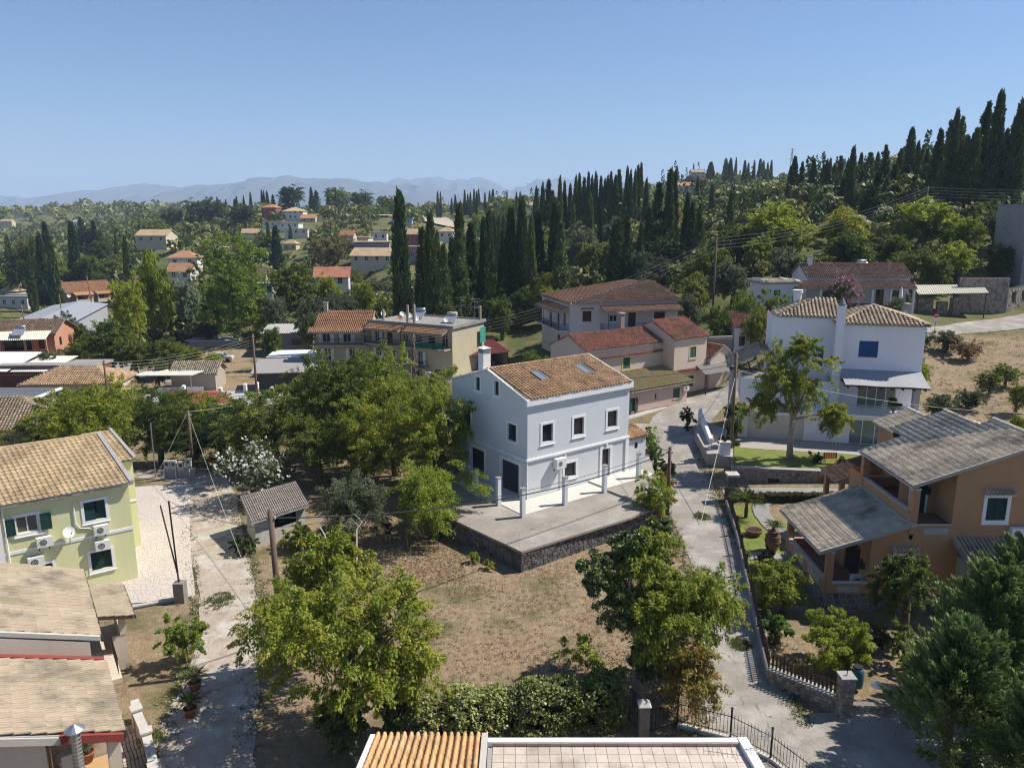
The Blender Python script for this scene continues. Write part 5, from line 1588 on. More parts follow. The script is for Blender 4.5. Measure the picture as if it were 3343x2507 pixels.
for k, (A, B) in enumerate(zip(lw1, lw1[1:])):
    fm, L = seg(A, B)
    off = Vector((A[0] - lw1[0][0], A[1] - lw1[0][1], 0))
    f2 = (lambda fm, off: lambda a, z, d: fm(a, z, d) + off)(fm, off)
    mbox(MB(), f2, 0, L, -0.3, 1.5, 0.03, 0.45).build('wall_core', MORTAR, t)
    nic = (lambda a, z: not (k == 1 and 0.1 < a < 1.05 and 0.35 < z < 1.3) and not (k == 0 and 3.0 < a < 4.0 and 0.1 < z < 0.75))
    stones(t, lambda a, z, d: f2(a, z, d + 0.03), 0, L, -0.05, 1.5, 0.33, stw, 0.03, 0.05, 60 + k, ok=nic, limit=110, squash=0.8)
    mbox(MB(), f2, 0, L, 1.5, 1.58, -0.06, 0.5).build('coping', CEMENT, t)
    if k == 1:
        pts = [(0.2, 0.4), (0.95, 0.4), (0.95, 0.9)] + [(0.575 + 0.375 * math.cos(x), 0.9 + 0.35 * math.sin(x)) for x in (0.6, 1.2, 1.57, 1.95, 2.55)] + [(0.2, 0.9)]
        nn = MB().prism([f2(a, z, 0.025) for a, z in pts], [f2(a, z, -0.0) for a, z in pts]).build('niche', mat('rust_plaster', (0.33, 0.14, 0.06), 0.9), t)
        MB().lathe([(0.06, 0), (0.17, 0.25), (0.15, 0.42), (0.07, 0.5), (0.1, 0.58)], f2(0.57, 0.42, -0.12), 10).build('amphora', mat('clay_brown', (0.24, 0.11, 0.055), 0.8), nn, smooth=True)
    if k == 0:
        mbox(MB(), f2, 3.05, 3.95, 0.12, 0.72, -0.02, 0.028).build('wall_opening_shade', mat('wall_opening_dark', (0.03, 0.022, 0.02), 0.7), t)  # near-black block: shade of a wall opening put in as colour
# white plastic garden chairs on the lawn terrace
def chair(loc, ang, label):
    t = thing('garden_chair', label, 'chair', loc, 'white garden chairs')
    f = Frame((0, 0, 0), ang)
    MB().box(-.25, .25, -.25, .25, .42, .46, f).build('seat', PLASTIC, t)
    mb = MB()
    for i in range(5):
        mb.box(-.23 + i * .1, -.17 + i * .1, .22, .26, .46, .88, f)
    mb.box(-.25, .25, .22, .26, .88, .93, f)
    mb.build('backrest', PLASTIC, t)
    for s in (-.23, .19):
        for q in (-.23, .2):
            MB().box(s, s + .04, q, q + .04, 0, .42, f).build('leg', PLASTIC, t)
    for s in (-.27, .24):
        MB().box(s, s + .04, -.22, .24, .64, .68, f).build('armrest', PLASTIC, t)
chair(FV.world(9.0, -1.0, 0.05), 20, 'white plastic garden chair on the paving by the villa wall')
chair(FV.world(13.2, 1.0, 2.9), 160, 'dark-lit garden chair on the villa terrace under the awning')

# -- pink house with tower
FP = Frame((8.51, 87.13, 0), 34.8)
pk = mat('pale_pink_render', (0.60, 0.485, 0.405), 0.88, (0.52, 0.42, 0.345), 0.5, 9, 0.7, streak=0.25, bump=0.1)
pk2 = mat('rose_render', (0.58, 0.42, 0.365), 0.88, (0.5, 0.365, 0.31), 0.5, 9, 0.7, streak=0.25, bump=0.1)
h = thing('pink_house', 'old pale pink house with red tiled roofs, tower block and green shutters', 'house', FP.o)
GSH = mat('green_shutter', (0.045, 0.11, 0.065), 0.6, bump=0)
CREAM = mat('cream_surround', (0.56, 0.46, 0.27), 0.85)
pf = side(FP, 'front', 0)
w = MB()
w.wall(pf, [(0, -0.5), (12.4, -0.5), (12.4, 6.9), (0, 6.9)], [(5.9, 7.0, 4.2, 5.55)], 0.15)
w.wall(side(FP, 'left', 0), [(0, -0.5), (6.6, -0.5), (6.6, 6.9), (3.3, 8.25), (0, 6.9)])
w.wall(side(FP, 'back', 6.6), [(0, -0.5), (12.4, -0.5), (12.4, 6.9), (0, 6.9)])
w.build('wall', pk, h)
window(h, pf, 5.9, 7.0, 4.2, 5.55, surround=0.2, scol=CREAM, depth=0.15, shutters='closed', shmat=GSH)
roofplane(h, FP, ((-0.15, -0.25, 6.9), (12.3, -0.25, 6.9), (12.3, 3.3, 8.4), (-0.15, 3.3, 8.4)), T_red, tile=(0.3, 0.4), seed=61, indiv=300)
roofplane(h, FP, ((12.3, 6.85, 6.9), (-0.15, 6.85, 6.9), (-0.15, 3.3, 8.4), (12.3, 3.3, 8.4)), T_red)
st = slab(FP, ((0.6, -0.3, 5.75), (12.3, -0.3, 5.75), (12.3, 0, 5.9), (0.6, 0, 5.9)), 0.06).build('string_course', pk, h)
tiles(st, FP(0.6, -0.3, 5.75), FP.d * 11.7, FP(0, 0.3, 0.15), 0.25, 0.32, 'barrel', T_red, 0, 62)
c = MB().box(9.0, 9.6, 3.9, 4.5, 7.5, 10.2, FP).build('chimney', mat('sooty_plaster', (0.3, 0.26, 0.23), 0.9, amt=0.9), h)
MB().box(8.9, 9.7, 3.8, 4.6, 10.2, 10.35, FP).build('chimney_cap', CEMENT, c)
# tower block
ft = side(FP, 'front', -2.1)
w = MB()
w.wall(ft, [(12.4, -0.5), (18.2, -0.5), (18.2, 7.4), (12.4, 7.4)], [(15.2, 16.25, 4.9, 6.25), (15.0, 16.1, 1.2, 2.6)], 0.15)
w.wall(side(FP, 'left', 12.4), [(-2.1, -0.5), (6.2, -0.5), (6.2, 7.4), (2.05, 9.2), (-2.1, 7.4)])
w.wall(side(FP, 'right', 18.2), [(-2.1, -0.5), (6.2, -0.5), (6.2, 7.4), (2.05, 9.2), (-2.1, 7.4)])
w.wall(side(FP, 'back', 6.2), [(12.4, -0.5), (18.2, -0.5), (18.2, 7.4), (12.4, 7.4)])
w.build('tower_wall', pk, h)
window(h, ft, 15.2, 16.25, 4.9, 6.25, surround=0.17, scol=CREAM, depth=0.15, shutters='closed', shmat=GSH)
window(h, ft, 15.0, 16.1, 1.2, 2.6, depth=0.15, sillmat=WHITE)
roofplane(h, FP, ((12.25, -2.35, 7.35), (18.4, -2.35, 7.35), (18.4, 2.05, 9.35), (12.25, 2.05, 9.35)), T_red, tile=(0.3, 0.4), seed=63, indiv=0)
roofplane(h, FP, ((18.4, 6.45, 7.35), (12.25, 6.45, 7.35), (12.25, 2.05, 9.35), (18.4, 2.05, 9.35)), T_red)
st = slab(FP, ((12.9, -2.45, 3.3), (18.2, -2.45, 3.3), (18.2, -2.1, 3.45), (12.9, -2.1, 3.45)), 0.06).build('string_course', pk, h)
tiles(st, FP(12.9, -2.47, 3.3), FP.d * 5.3, FP(0, 0.35, 0.15), 0.25, 0.36, 'barrel', T_red, 0, 64)
# lean-to
f5 = side(FP, 'front', -4.8)
w = MB()
wl5 = [(9.6, 10.75, 0.95, 2.2), (6.55, 7.0, 1.2, 2.05), (2.9, 3.5, 0.3, 1.9)]
w.wall(f5, [(2.6, -0.8), (12.0, -0.8), (12.0, 2.75), (2.6, 2.75)], wl5, 0.14)
w.wall(side(FP, 'left', 2.6), [(-4.8, -0.8), (0, -0.8), (0, 3.7), (-4.8, 2.75)])
w.wall(side(FP, 'right', 12.0), [(-4.8, -0.8), (0, -0.8), (0, 3.7), (-4.8, 2.75)])
w.build('lean_to_wall', pk2, h)
window(h, f5, *wl5[0], depth=0.14, shutters='closed', shmat=GSH, sillmat=WHITE)
window(h, f5, *wl5[1], depth=0.14, mull=False, sill=False, frame=WHITE)
window(h, f5, *wl5[2], depth=0.14, shutters='open', shmat=GSH, sill=False)
T_old = mat('old_lichen_tile', (0.34, 0.275, 0.14), 0.9, (0.25, 0.205, 0.11), 1, 10, 0.8, rnd=0.12, blotch=(0.3, 0.27, 0.13), bamt=0.6)
roofplane(h, FP, ((2.3, -5.3, 2.75), (12.7, -5.3, 2.75), (12.3, 0, 3.85), (2.3, 0, 3.85)), T_old, tile=(0.2, 0.6), seed=65)
for i in range(11):
    MB().box(2.9 + i * 0.93, 3.02 + i * 0.93, -5.15, -4.6, 2.5, 2.62, FP).build('rafter_end', TIMB, h)
mbox(MB(), f5, 2.6, 12.0, -0.8, 0.35, -0.05, 0.0).build('plinth', mat('plinth_grey', (0.42, 0.34, 0.29), 0.9, amt=0.9), h)
ac_unit(FP, f5, 11.1, 1.75, 'white air conditioner under the eave of the pink lean-to', 0.85, 0.62, 0.3)
fm, L = seg((13.0, 82.4), (24.5, 93.6))
tag(mbox(MB(), fm, 0, L, -0.4, 0.14, 0, 0.9).build('pavement', mat('broken_kerb', (0.46, 0.43, 0.39), 0.9, amt=0.9), None, (13.0, 82.4, 0)), 'narrow broken pavement along the pink house', kind='structure')
simple_house('cottage', 'small pink cottage with red gable roof behind the tower block', 'cottage', (25.2, 95.6, 0.5), 34.8, 4.4, 6.0, 4.2, pk, T_red, 'gable_t', 1.3, 0.2, tile=(0.25, 0.36))
t = thing('porch_roof', 'grey corrugated porch roof beside the pink tower', 'porch', (24.2, 92.8, 0.4))
corrugated('sheet', ((-0.4, -0.6, 2.75), (4.6, 2.6, 2.75), (4.0, 5.0, 3.4), (-1.0, 2.0, 3.4)), mat('grey_sheet', (0.3, 0.28, 0.26), 0.8), t, 0.22)
for p in ((-0.2, -0.3), (4.3, 2.6)):
    MB().tube([(p[0], p[1], -0.4), (p[0], p[1], 2.75)], 0.06, 6).build('post', TIMB, t)

# -- pale house with balconies
FQ = Frame((8.56, 112, 2.2), 15)
pq = mat('pale_rose_white', (0.62, 0.56, 0.55), 0.88, (0.53, 0.48, 0.47), 0.5, 9, 0.6, streak=0.2, bump=0.06)
h = thing('balcony_house', 'pale two-storey house with wide brown hip roof and iron balconies', 'house', FQ.o)
qf, ql = side(FQ, 'front', 0), side(FQ, 'left', 0)
DRED = mat('dark_red_wood', (0.10, 0.03, 0.025), 0.6, bump=0)
qw = [(1.9, 3.3, 4.75, 6.3), (9.2, 10.4, 3.7, 5.9), (13.4, 15.2, 3.7, 5.9), (6.2, 7.4, 4.6, 5.6), (3.0, 4.2, 0.6, 2.2), (8, 9.2, 0.6, 2.2)]
qlw = [(2.0, 3.2, 3.65, 5.8), (5.0, 6.2, 3.65, 5.8), (9, 10.2, 3.65, 5.8), (2, 3.1, 0.1, 2.2), (4.6, 5.7, 0.1, 2.2)]
w = MB()
w.wall(qf, [(0, -3), (17.3, -3), (17.3, 7.55), (0, 7.55)], qw, 0.15)
w.wall(ql, [(0, -3), (14, -3), (14, 7.55), (0, 7.55)], qlw, 0.15)
w.wall(side(FQ, 'right', 17.3), [(0, -3), (14, -3), (14, 7.55), (0, 7.55)])
w.wall(side(FQ, 'back', 14), [(0, -3), (17.3, -3), (17.3, 7.55), (0, 7.55)])
w.build('wall', pq, h)
for i, q in enumerate(qw):
    window(h, qf, *q, depth=0.15, shutters='closed' if i < 3 else None, shmat=DRED, frame=WHITE if i == 3 else DRED, sill=False)
for q in qlw:
    window(h, ql, *q, depth=0.15, shutters='closed' if q[2] < 1 else None, shmat=DRED, frame=WHITE, sill=False)
T_dk = mat('dark_ribbed_tile', (0.26, 0.16, 0.105), 0.88, (0.17, 0.11, 0.075), 0.8, 10, 0.8, rnd=0.2, blotch=(0.08, 0.06, 0.05), bamt=0.4)
T_or = mat('rust_roof_tile', (0.40, 0.215, 0.115), 0.88, (0.3, 0.155, 0.085), 0.8, 10, 0.8, rnd=0.15, blotch=(0.2, 0.11, 0.07), bamt=0.5)
hipplane(h, FQ, (-0.4, -0.4, 7.5), (17.7, -0.4, 7.5), (12.8, 5.2, 10.0), (15.6, 5.2, 10.0), T_dk, tl=(0.28, 0.4), seed=71)
hipplane(h, FQ, (-0.4, 14.4, 7.5), (-0.4, -0.4, 7.5), (12.8, 9.0, 10.0), (12.8, 5.2, 10.0), T_or, tl=(0.28, 0.4), seed=72)
hipplane(h, FQ, (17.7, -0.4, 7.5), (17.7, 14.4, 7.5), (15.6, 5.2, 10.0), (15.6, 9.0, 10.0), T_dk, tl=(0.28, 0.4), seed=73)
hipplane(h, FQ, (17.7, 14.4, 7.5), (-0.4, 14.4, 7.5), (15.6, 9, 10.0), (12.8, 9, 10.0), T_dk, tl=(0.28, 0.4), seed=74)
roofplane(h, FQ, ((4.6, -1.9, 6.25), (17.3, -1.9, 6.25), (17.3, 0.0, 6.95), (4.6, 0.0, 6.95)), mat('canopy_tile', (0.36, 0.22, 0.14), 0.88, rnd=0.2), 'canopy', (0.28, 0.4), seed=75)
roofplane(h, FQ, ((-1.9, 12, 6.1), (-1.9, 0.3, 6.1), (0.0, 0.3, 6.8), (0.0, 12, 6.8)), T_or, 'canopy', (0.28, 0.4), seed=76)
MB().box(4.6, 17.3, -1.7, -0.01, 3.35, 3.55, FQ).build('balcony_slab', pq, h)
MB().box(-1.7, -0.01, 0.3, 12, 3.3, 3.5, FQ).build('balcony_slab', pq, h)
railing(h, [FQ(4.7, -0.1, 3.55), FQ(4.7, -1.6, 3.55), FQ(17.2, -1.6, 3.55)])
railing(h, [FQ(-0.1, 0.4, 3.5), FQ(-1.6, 0.4, 3.5), FQ(-1.6, 11.9, 3.5)])
for s, t in ((5.4, -1.6), (9.2, -1.6), (13, -1.6), (17, -1.6), (-1.6, 0.5), (-1.6, 4), (-1.6, 8), (-1.6, 11.6)):
    MB().tube([FQ(s, t, 3.5), FQ(s, t, 6.35)], 0.05, 6).build('balcony_post', mat('dark_blue_post', (0.03, 0.035, 0.06), 0.5), h)
hd = slab(FQ, ((1.6, -0.5, 6.55), (3.6, -0.5, 6.55), (3.6, 0, 6.8), (1.6, 0, 6.8)), 0.05).build('window_hood', mat('canopy_tile', (0.36, 0.22, 0.14)), h)
solid = mat('cream_sheet', (0.62, 0.56, 0.46))

# -- yellow apartment block
FA = Frame((-22, 117.3, -1.8), d=(0.877, -0.48), n=(0.48, 0.877))
ap = mat('ochre_render', (0.50, 0.44, 0.31), 0.88, (0.41, 0.36, 0.255), 0.5, 9, 0.7, streak=0.3, bump=0.06)
ROOFC = mat('roof_screed', (0.29, 0.275, 0.25), 0.92, (0.2, 0.19, 0.175), 0.6, 9, 1.0, blotch=(0.36, 0.34, 0.31), bamt=0.5)
h = thing('apartment_block', 'ochre flat-roofed apartment block with two rows of balconies', 'apartment block', FA.o)
af, ar_ = side(FA, 'front', 0), side(FA, 'right', 15.2)
aw = [(1.0, 2.0, 5.2, 7.3), (3.4, 4.4, 5.2, 7.3), (6.3, 7.3, 5.2, 7.3), (8.6, 9.6, 5.2, 7.3), (11.0, 12.2, 5.2, 7.3), (13.4, 14.4, 5.2, 7.3),
      (1.2, 2.2, 2.25, 4.2), (4.2, 5.0, 2.9, 4.0), (6.6, 7.6, 2.25, 4.3), (9.0, 10.0, 2.25, 4.3), (12.0, 13.2, 0.1, 1.8), (8.2, 9.2, 0.1, 1.8)]
w = MB()
w.wall(af, [(0, -1), (15.2, -1), (15.2, 8.05), (0, 8.05)], aw, 0.15)
w.wall(ar_, [(0, -1), (9, -1), (9, 8.05), (0, 8.05)])
w.wall(side(FA, 'left', 0), [(0, -1), (9, -1), (9, 8.05), (0, 8.05)])
w.wall(side(FA, 'back', 9), [(0, -1), (15.2, -1), (15.2, 8.05), (0, 8.05)])
w.build('wall', ap, h)
for i, q in enumerate(aw):
    window(h, af, *q, depth=0.15, shutters=('open' if i in (0, 6, 9) else None), shmat=WHITE, frame=DRED if i % 3 == 1 else WHITE, sill=False)
MB().box(-0.2, 15.5, -0.25, 9.2, 8.05, 8.28, FA).build('roof', ROOFC, h)
for s0, s1, t0, t1 in ((-0.2, 15.5, -0.25, -0.05), (15.3, 15.5, -0.05, 9.2), (-0.2, 15.3, 9.0, 9.2)):
    MB().box(s0, s1, t0, t1, 8.28, 8.5, FA).build('parapet', ROOFC, h)
for s0, s1, sd_ in ((0.4, 7.0, 81), (7.6, 14.8, 82)):
    roofplane(h, FA, ((s0, -2.1, 7.3), (s1, -2.1, 7.3), (s1, -0.26, 8.0), (s0, -0.26, 8.0)), T_or, 'canopy', (0.3, 0.4), seed=sd_)
for z, s0, s1 in ((4.95, 0.2, 15.0), (1.95, 5.0, 11.0)):
    MB().box(s0, s1, -1.8, -0.01, z, z + 0.2, FA).build('balcony_slab', mat('dirty_slab', (0.36, 0.32, 0.25), 0.9), h)
    railing(h, [FA(s0 + .1, -0.1, z + .2), FA(s0 + .1, -1.7, z + .2), FA(s1 - .1, -1.7, z + .2), FA(s1 - .1, -0.1, z + .2)])
for s in (0.4, 4.0, 7.2, 11, 14.7):
    MB().tube([FA(s, -1.7, 5.1), FA(s, -1.7, 7.4)], 0.06, 6).build('balcony_post', DARKMETAL, h)
GNET = mat('green_net', (0.02, 0.11, 0.075), 0.85, bump=0)
for i in range(4):
    MB().poly([FA(8.0 + i * 1.7, -1.76, 5.2), FA(9.6 + i * 1.7, -1.74, 5.2), FA(9.6 + i * 1.7, -1.76, 6.0 + .1 * (i % 2)), FA(8.0 + i * 1.7, -1.78, 6.05)]).build('green_cloth', GNET, h)
MB().poly([FA(15.6, 7.2, 5.0), FA(15.6, 8.8, 5.0), FA(15.6, 8.8, 7.4), FA(15.6, 7.2, 7.4)]).build('green_cloth', mat('teal_net', (0.05, 0.3, 0.24), 0.8, bump=0), h)
for s, t, z in ((1.2, 2.0, 9.9), (6.9, 0.6, 11.0), (8.4, 0.2, 11.2), (15.0, 8.2, 10.6)):
    MB().box(s - .16, s + .16, t - .16, t + .16, 8.2, z, FA).build('roof_post', mat('raw_post', (0.3, 0.25, 0.2), 0.9), h)
for i, (s, t, lab, rad, mt) in enumerate(((0.3, 3.2, 'white satellite dish at the tiled end of the apartment roof', .45, None), (3.0, 4.4, 'white satellite dish behind the front row on the apartment roof', .42, None),
        (5.0, 3.6, 'white satellite dish beside the solar collectors on the apartment roof', .42, None), (5.3, 0.8, 'rusty brown satellite dish on the apartment roof', .42, mat('rusty_dish', (0.3, 0.13, 0.07), 0.8)),
        (8.0, 1.2, 'white satellite dish on a tall pipe on the apartment roof', .5, None), (12.8, 2.0, 'small white satellite dish before the second solar heater', .36, None))):
    dish(FA.world(s, t, 8.28), rad, (0.55, -0.75, 0.3), lab, mt)
solar_heater(FA.world(5.2, 6.0, 8.28), -20, 'solar heater with steel tank and blue collectors on the apartment roof')
solar_heater(FA.world(12.4, 4.0, 8.28), -20, 'solar heater with cream tank on the apartment roof', mat('cream_tank', (0.55, 0.48, 0.34), 0.6))
for i, (s, t, lab) in enumerate(((12.0, 7.5, 'tall television antenna behind the cream-tank solar heater'), (15.1, 6.5, 'thin television antenna at the corner of the apartment roof'))):
    p = FA.world(s, t, 8.28)
    a = thing('antenna', lab, 'antenna', p, 'roof television antennas')
    MB().tube([(0, 0, 0), (0, 0, 3.6)], 0.03, 5).build('mast', STEEL, a)
    for k, (z, hw) in enumerate(((3.5, 0.8), (3.1, 0.5), (2.3, 0.7), (2.1, 0.7))):
        MB().tube([(-hw, -hw * .3, z), (hw, hw * .3, z)], 0.015, 4).build('crossbar', STEEL, a)
simple_house('tiled_house', 'ochre house with orange tiled roof joined to the apartment block', 'house', (-30.3, 117.2, -1.8), 0, 8.3, 8, 7.4, ap, T_or, 'gable', 1.9, 0.3, (0.3, 0.4) and
             [('front', 1.0, 2.2, 4.95, 7.0), ('front', 4.2, 5.4, 4.95, 7.0), ('front', 1.2, 2.2, 2.1, 4.0), ('front', 5.0, 6.0, 2.1, 4.0)], frame=WHITE, shut='open', shmat=WHITE, chim=(0.8, 4, 10.6))
fr = Frame((-30.3, 117.2, -1.8), 0)
hh = thing('balcony', 'long balcony with tiled canopy on the ochre tiled house', 'balcony', fr.o)
MB().box(-0.6, 8.2, -1.8, -0.02, 4.6, 4.8, fr).build('slab', mat('dirty_slab', (0.36, 0.32, 0.25)), hh)
railing(hh, [fr(-0.5, -0.1, 4.8), fr(-0.5, -1.7, 4.8), fr(8.1, -1.7, 4.8)])
roofplane(hh, fr, ((-0.9, -2.0, 6.7), (8.0, -2.0, 6.7), (8.0, -0.4, 7.25), (-0.9, -0.4, 7.25)), T_or, 'canopy', (0.3, 0.4), seed=83)
for s in (-0.4, 3.8, 7.9):
    MB().tube([fr(s, -1.7, 4.7), fr(s, -1.7, 6.75)], 0.06, 6).build('post', DARKMETAL, hh)
# red corrugated shed
FS = Frame((-10.6, 112.6, -1.4), 25)
h = thing('open_shed', 'open shed with dark red corrugated roof below the apartment block', 'shed', FS.o)
RC = mat('red_corrugated', (0.19, 0.055, 0.045), 0.7, (0.14, 0.04, 0.035), 1, 10, 0.7, bump=0)
corrugated('roof', [FS(*q) for q in ((-0.3, -0.5, 2.9), (11.2, -0.5, 3.1), (10.8, 5.4, 4.3), (-0.3, 5.4, 4.3))], RC, h, 0.24, 0.04)
mb = MB().poly([FS(0, -0.3, -1), FS(0, 5.2, -1), FS(0, 5.2, 4.2), FS(0, -0.3, 2.9)])
mb.build('side_sheet', mat('grey_sheet', (0.3, 0.28, 0.26)), h)
MB().poly([FS(0, 5.2, -1), FS(11, 5.2, -1), FS(11, 5.2, 4.2), FS(0, 5.2, 4.2)]).build('back_sheet', mat('grey_sheet', (0.3, 0.28, 0.26)), h)
MB().poly([FS(11, 5.2, -1), FS(11, 0, -1), FS(11, 0, 3), FS(11, 5.2, 4.2)]).build('side_sheet', pk, h)
for s in (0.1, 3.8, 7.3, 10.9):
    MB().tube([FS(s, -0.2, -1), FS(s, -0.2, 3.0)], 0.09, 6).build('post', TIMB, h)
JUNK = [mat('junk_a', (0.35, 0.12, 0.08), 0.8), mat('junk_b', (0.5, 0.5, 0.5), 0.7), mat('junk_c', (0.08, 0.14, 0.22), 0.7), mat('junk_d', (0.25, 0.2, 0.13), 0.9)]
rg = random.Random(5)
for i in range(14):
    s, t, q = rg.uniform(0.8, 10), rg.uniform(0.2, 4.5), rg.uniform(0.25, 0.6)
    c = thing('crate', ordinal(i) + ' crate counted from the grey side sheet inside the red-roofed shed', 'crate', FS.world(s, t, tz(*FS.world(s, t, 0)[:2]) + 1.42), 'clutter in the open shed')
    hh_ = rg.uniform(.3, .9)
    MB().box(-q, q, -q * .7, q * .7, 0, hh_).build('box', JUNK[i % 4], c)
    MB().box(-q * 1.05, q * 1.05, -q * .75, q * .75, hh_, hh_ + .05).build('lid', JUNK[(i + 1) % 4], c)
WW = mat('whitewash', (0.6, 0.59, 0.57), 0.9, (0.4, 0.39, 0.37), 0.7, 6, 0.9, blotch=(0.06, 0.06, 0.06), bscale=0.8, bamt=0.8)
fm, L = seg((-12.6, 108.6), (-6.4, 98.5), flip=True)
t = thing('roadside_wall', 'stained whitewashed wall beside the road bend', 'wall', (-12.6, 108.6, tz(-12.6, 108.6)))
mbox(MB(), fm, 0, L * 0.55, -1.5, 2.0, -0.3, 0).build('wall', WW, t)
mbox(MB(), fm, 0, L * 0.55, 2.003, 2.1, -0.36, 0.06).build('coping', CEMENT, t)

# -- bungalow, hut and ruin on the upper road
bw = mat('bungalow_white', (0.66, 0.64, 0.63), 0.88, streak=0.15)
T_mix = mat('mottled_old_tile', (0.25, 0.145, 0.105), 0.9, (0.17, 0.105, 0.08), 0.8, 10, 0.8, rnd=0.28, blotch=(0.4, 0.36, 0.3), bscale=0.6, bamt=0.45)
h, fr = simple_house('bungalow', 'long white bungalow with mottled brown tiled roof on the slope', 'bungalow', (43.8, 114.2, 9.3), -1.5, 15.0, 7, 4.2, bw, T_mix, 'gable', 1.7, 0.3,
             [('front', 5.5, 6.7, 0.2, 2.3), ('front', 10.2, 11.4, 0.1, 2.3), ('front', 12.4, 13.6, 1.0, 2.2), ('front', 2.0, 3.2, 1.0, 2.2)], chim=(1.2, 3.0, 6.9))
roofplane(h, fr, ((-3.0, -3.4, 2.75), (14.6, -3.4, 2.75), (14.6, -0.3, 3.55), (-3.0, -0.3, 3.55)), T_mix, 'veranda_roof', (0.3, 0.4), seed=91)
for s in (-2.8, 1.0, 4.8, 8.4, 11.0, 14.3):
    MB().box(s - .15, s + .15, -3.2, -2.9, -2, 2.65, fr).build('veranda_column', bw, h)
solar_heater(fr.world(11.5, 8.4, 4.6), 10, 'solar heater with grey tank behind the bungalow roof')
t = thing('parasol', 'folded white parasol on the bungalow veranda', 'parasol', fr.world(12.2, -3.6, 0.2))
MB().lathe([(0.05, 0.0), (0.05, 1.0)], seg=8).build('pole', STEEL, t)
MB().lathe([(0.34, 1.0), (0.26, 1.6), (0.1, 2.6), (0.03, 2.75)], seg=10).build('canopy', WHITE, t, smooth=True)
h, fr = simple_house('flat_hut', 'small white flat hut with cream tile border beside the bungalow', 'hut', (36.2, 110.5, 9.2), 8, 5.2, 4.5, 3.4, bw, CEMENT, 'flat', 0, 0.0, [('front', 1.6, 2.6, 1.8, 2.6)])
tb = MB().box(-0.1, 5.3, -0.1, 4.6, 3.63, 3.7, fr).build('border', bw, h)
CT = mat('cream_tile', (0.6, 0.53, 0.4), 0.85, rnd=0.15)
for q0, U, W_ in ((fr(-0.35, -0.35, 3.6), fr.d * 5.9, fr(0, 0.9, 0.35)), (fr(-0.35, 4.2, 3.6), fr.d * 5.9, fr(0, 0.7, 0.2)), (fr(-0.35, 4.8, 3.6), fr.n * -5.1, fr(0.9, 0, 0.35)), (fr(5.55, -0.35, 3.6), fr.n * 5.1, fr(-0.9, 0, 0.35))):
    tiles(tb, q0, U, W_, 0.28, 0.4, 'barrel', CT, 0, 92)
rst = mat('ruin_stone', (0.34, 0.29, 0.24), 0.92, (0.2, 0.17, 0.14), 3.0, 6, 1.0, rnd=0.35, bump=0.8)
t = thing('stone_ruin', 'roofless stone ruin with empty window openings beside the upper road', 'ruin', (66.6, 114.5, 8.0))
fr = Frame((66.6, 114.5, 8.0), 2)
w = MB()
w.wall(side(fr, 'front', 0), [(0, -1.5), (7.6, -1.5), (7.6, 5.2), (0, 5.3)], [])
w.wall(side(fr, 'back', 0.45), [(0, -1.5), (7.6, -1.5), (7.6, 5.2), (0, 5.3)], [])
w.poly([fr(0, 0, 5.3), fr(7.6, 0, 5.2), fr(7.6, 0.45, 5.2), fr(0, 0.45, 5.3)])
w.build('front_wall', MORTAR, t)
stones(t, side(fr, 'front', 0), 0, 7.6, -1.2, 5.2, 0.42, rst, 0.04, 0.05, 93, limit=200)
fr2 = Frame(fr(7.6, 0, 0), 32)
w = MB()
w.wall(side(fr2, 'front', 0), [(0, -1.5), (9, -1.5), (9, 4.2), (0, 3.6)], [(1.2, 2.4, 1.4, 3.0), (4.2, 5.4, 1.5, 3.1)], 0.4)
w.wall(side(fr2, 'back', 0.45), [(0, -1.5), (9, -1.5), (9, 4.2), (0, 3.6)], [(1.2, 2.4, 1.4, 3.0), (4.2, 5.4, 1.5, 3.1)], 0.1)
ow = w.build('side_wall', MORTAR, t)
ow.location = fr2.o
fm2 = lambda a, z, d: fr2.o + side(fr2, 'front', 0)(a, z, d)
stones(t, fm2, 0, 9, -1.2, 3.5, 0.42, rst, 0.04, 0.05, 94, limit=120, ok=lambda a, z: not ((1.0 < a < 2.6 or 4.0 < a < 5.6) and 1.2 < z < 3.3))
t = thing('ruin_canopy', 'cream corrugated canopy over low rubble walls', 'canopy', (60.0, 112.4, 8.2))
for x0, x1, y0, y1, z1 in ((-1.5, 2.2, 0.6, 1.1, 2.2), (2.9, 4.4, 0.6, 1.1, 1.7), (-1.5, -1.0, 1.1, 4.5, 2.8), (5.0, 6.4, 0.8, 1.3, 2.3)):
    f_ = (lambda x0, y0: lambda a, z, d: Vector((x0 + a, y0 + d, z)))(x0, y0)
    MB().box(x0, x1, y0, y1, -1.5, z1).build('rubble_wall', MORTAR, t)
    stones(t, f_, 0, x1 - x0, -0.9, z1, 0.38, rst, 0.04, 0.06, 95, limit=40)
corrugated('sheet', ((-1.0, -0.9, 2.9), (9.6, -0.4, 3.1), (10.8, 3.4, 4.0), (0.4, 3.4, 3.9)), mat('cream_corrugated', (0.62, 0.57, 0.46), 0.7, amt=0.5, bump=0), t, 0.34, 0.06)
for x, y in ((-0.8, -0.7), (4.4, -0.6), (9.3, -0.3), (10.4, 3.2)):
    MB().tube([(x, y, -1.5), (x, y, 3.05)], 0.08, 6).build('post', TIMB, t)
t = thing('concrete_kiosk', 'grey concrete meter kiosk with a pale notice at the road corner', 'kiosk', (53.4, 104.4, tz(53.4, 104.4)))
MB().box(-.85, .85, -.6, .6, -1, 3.0).build('body', mat('kiosk_concrete', (0.4, 0.38, 0.35), 0.9, streak=0.3), t)
MB().box(-.95, .95, -.7, .7, 3.0, 3.12).build('cap', CEMENT, t)
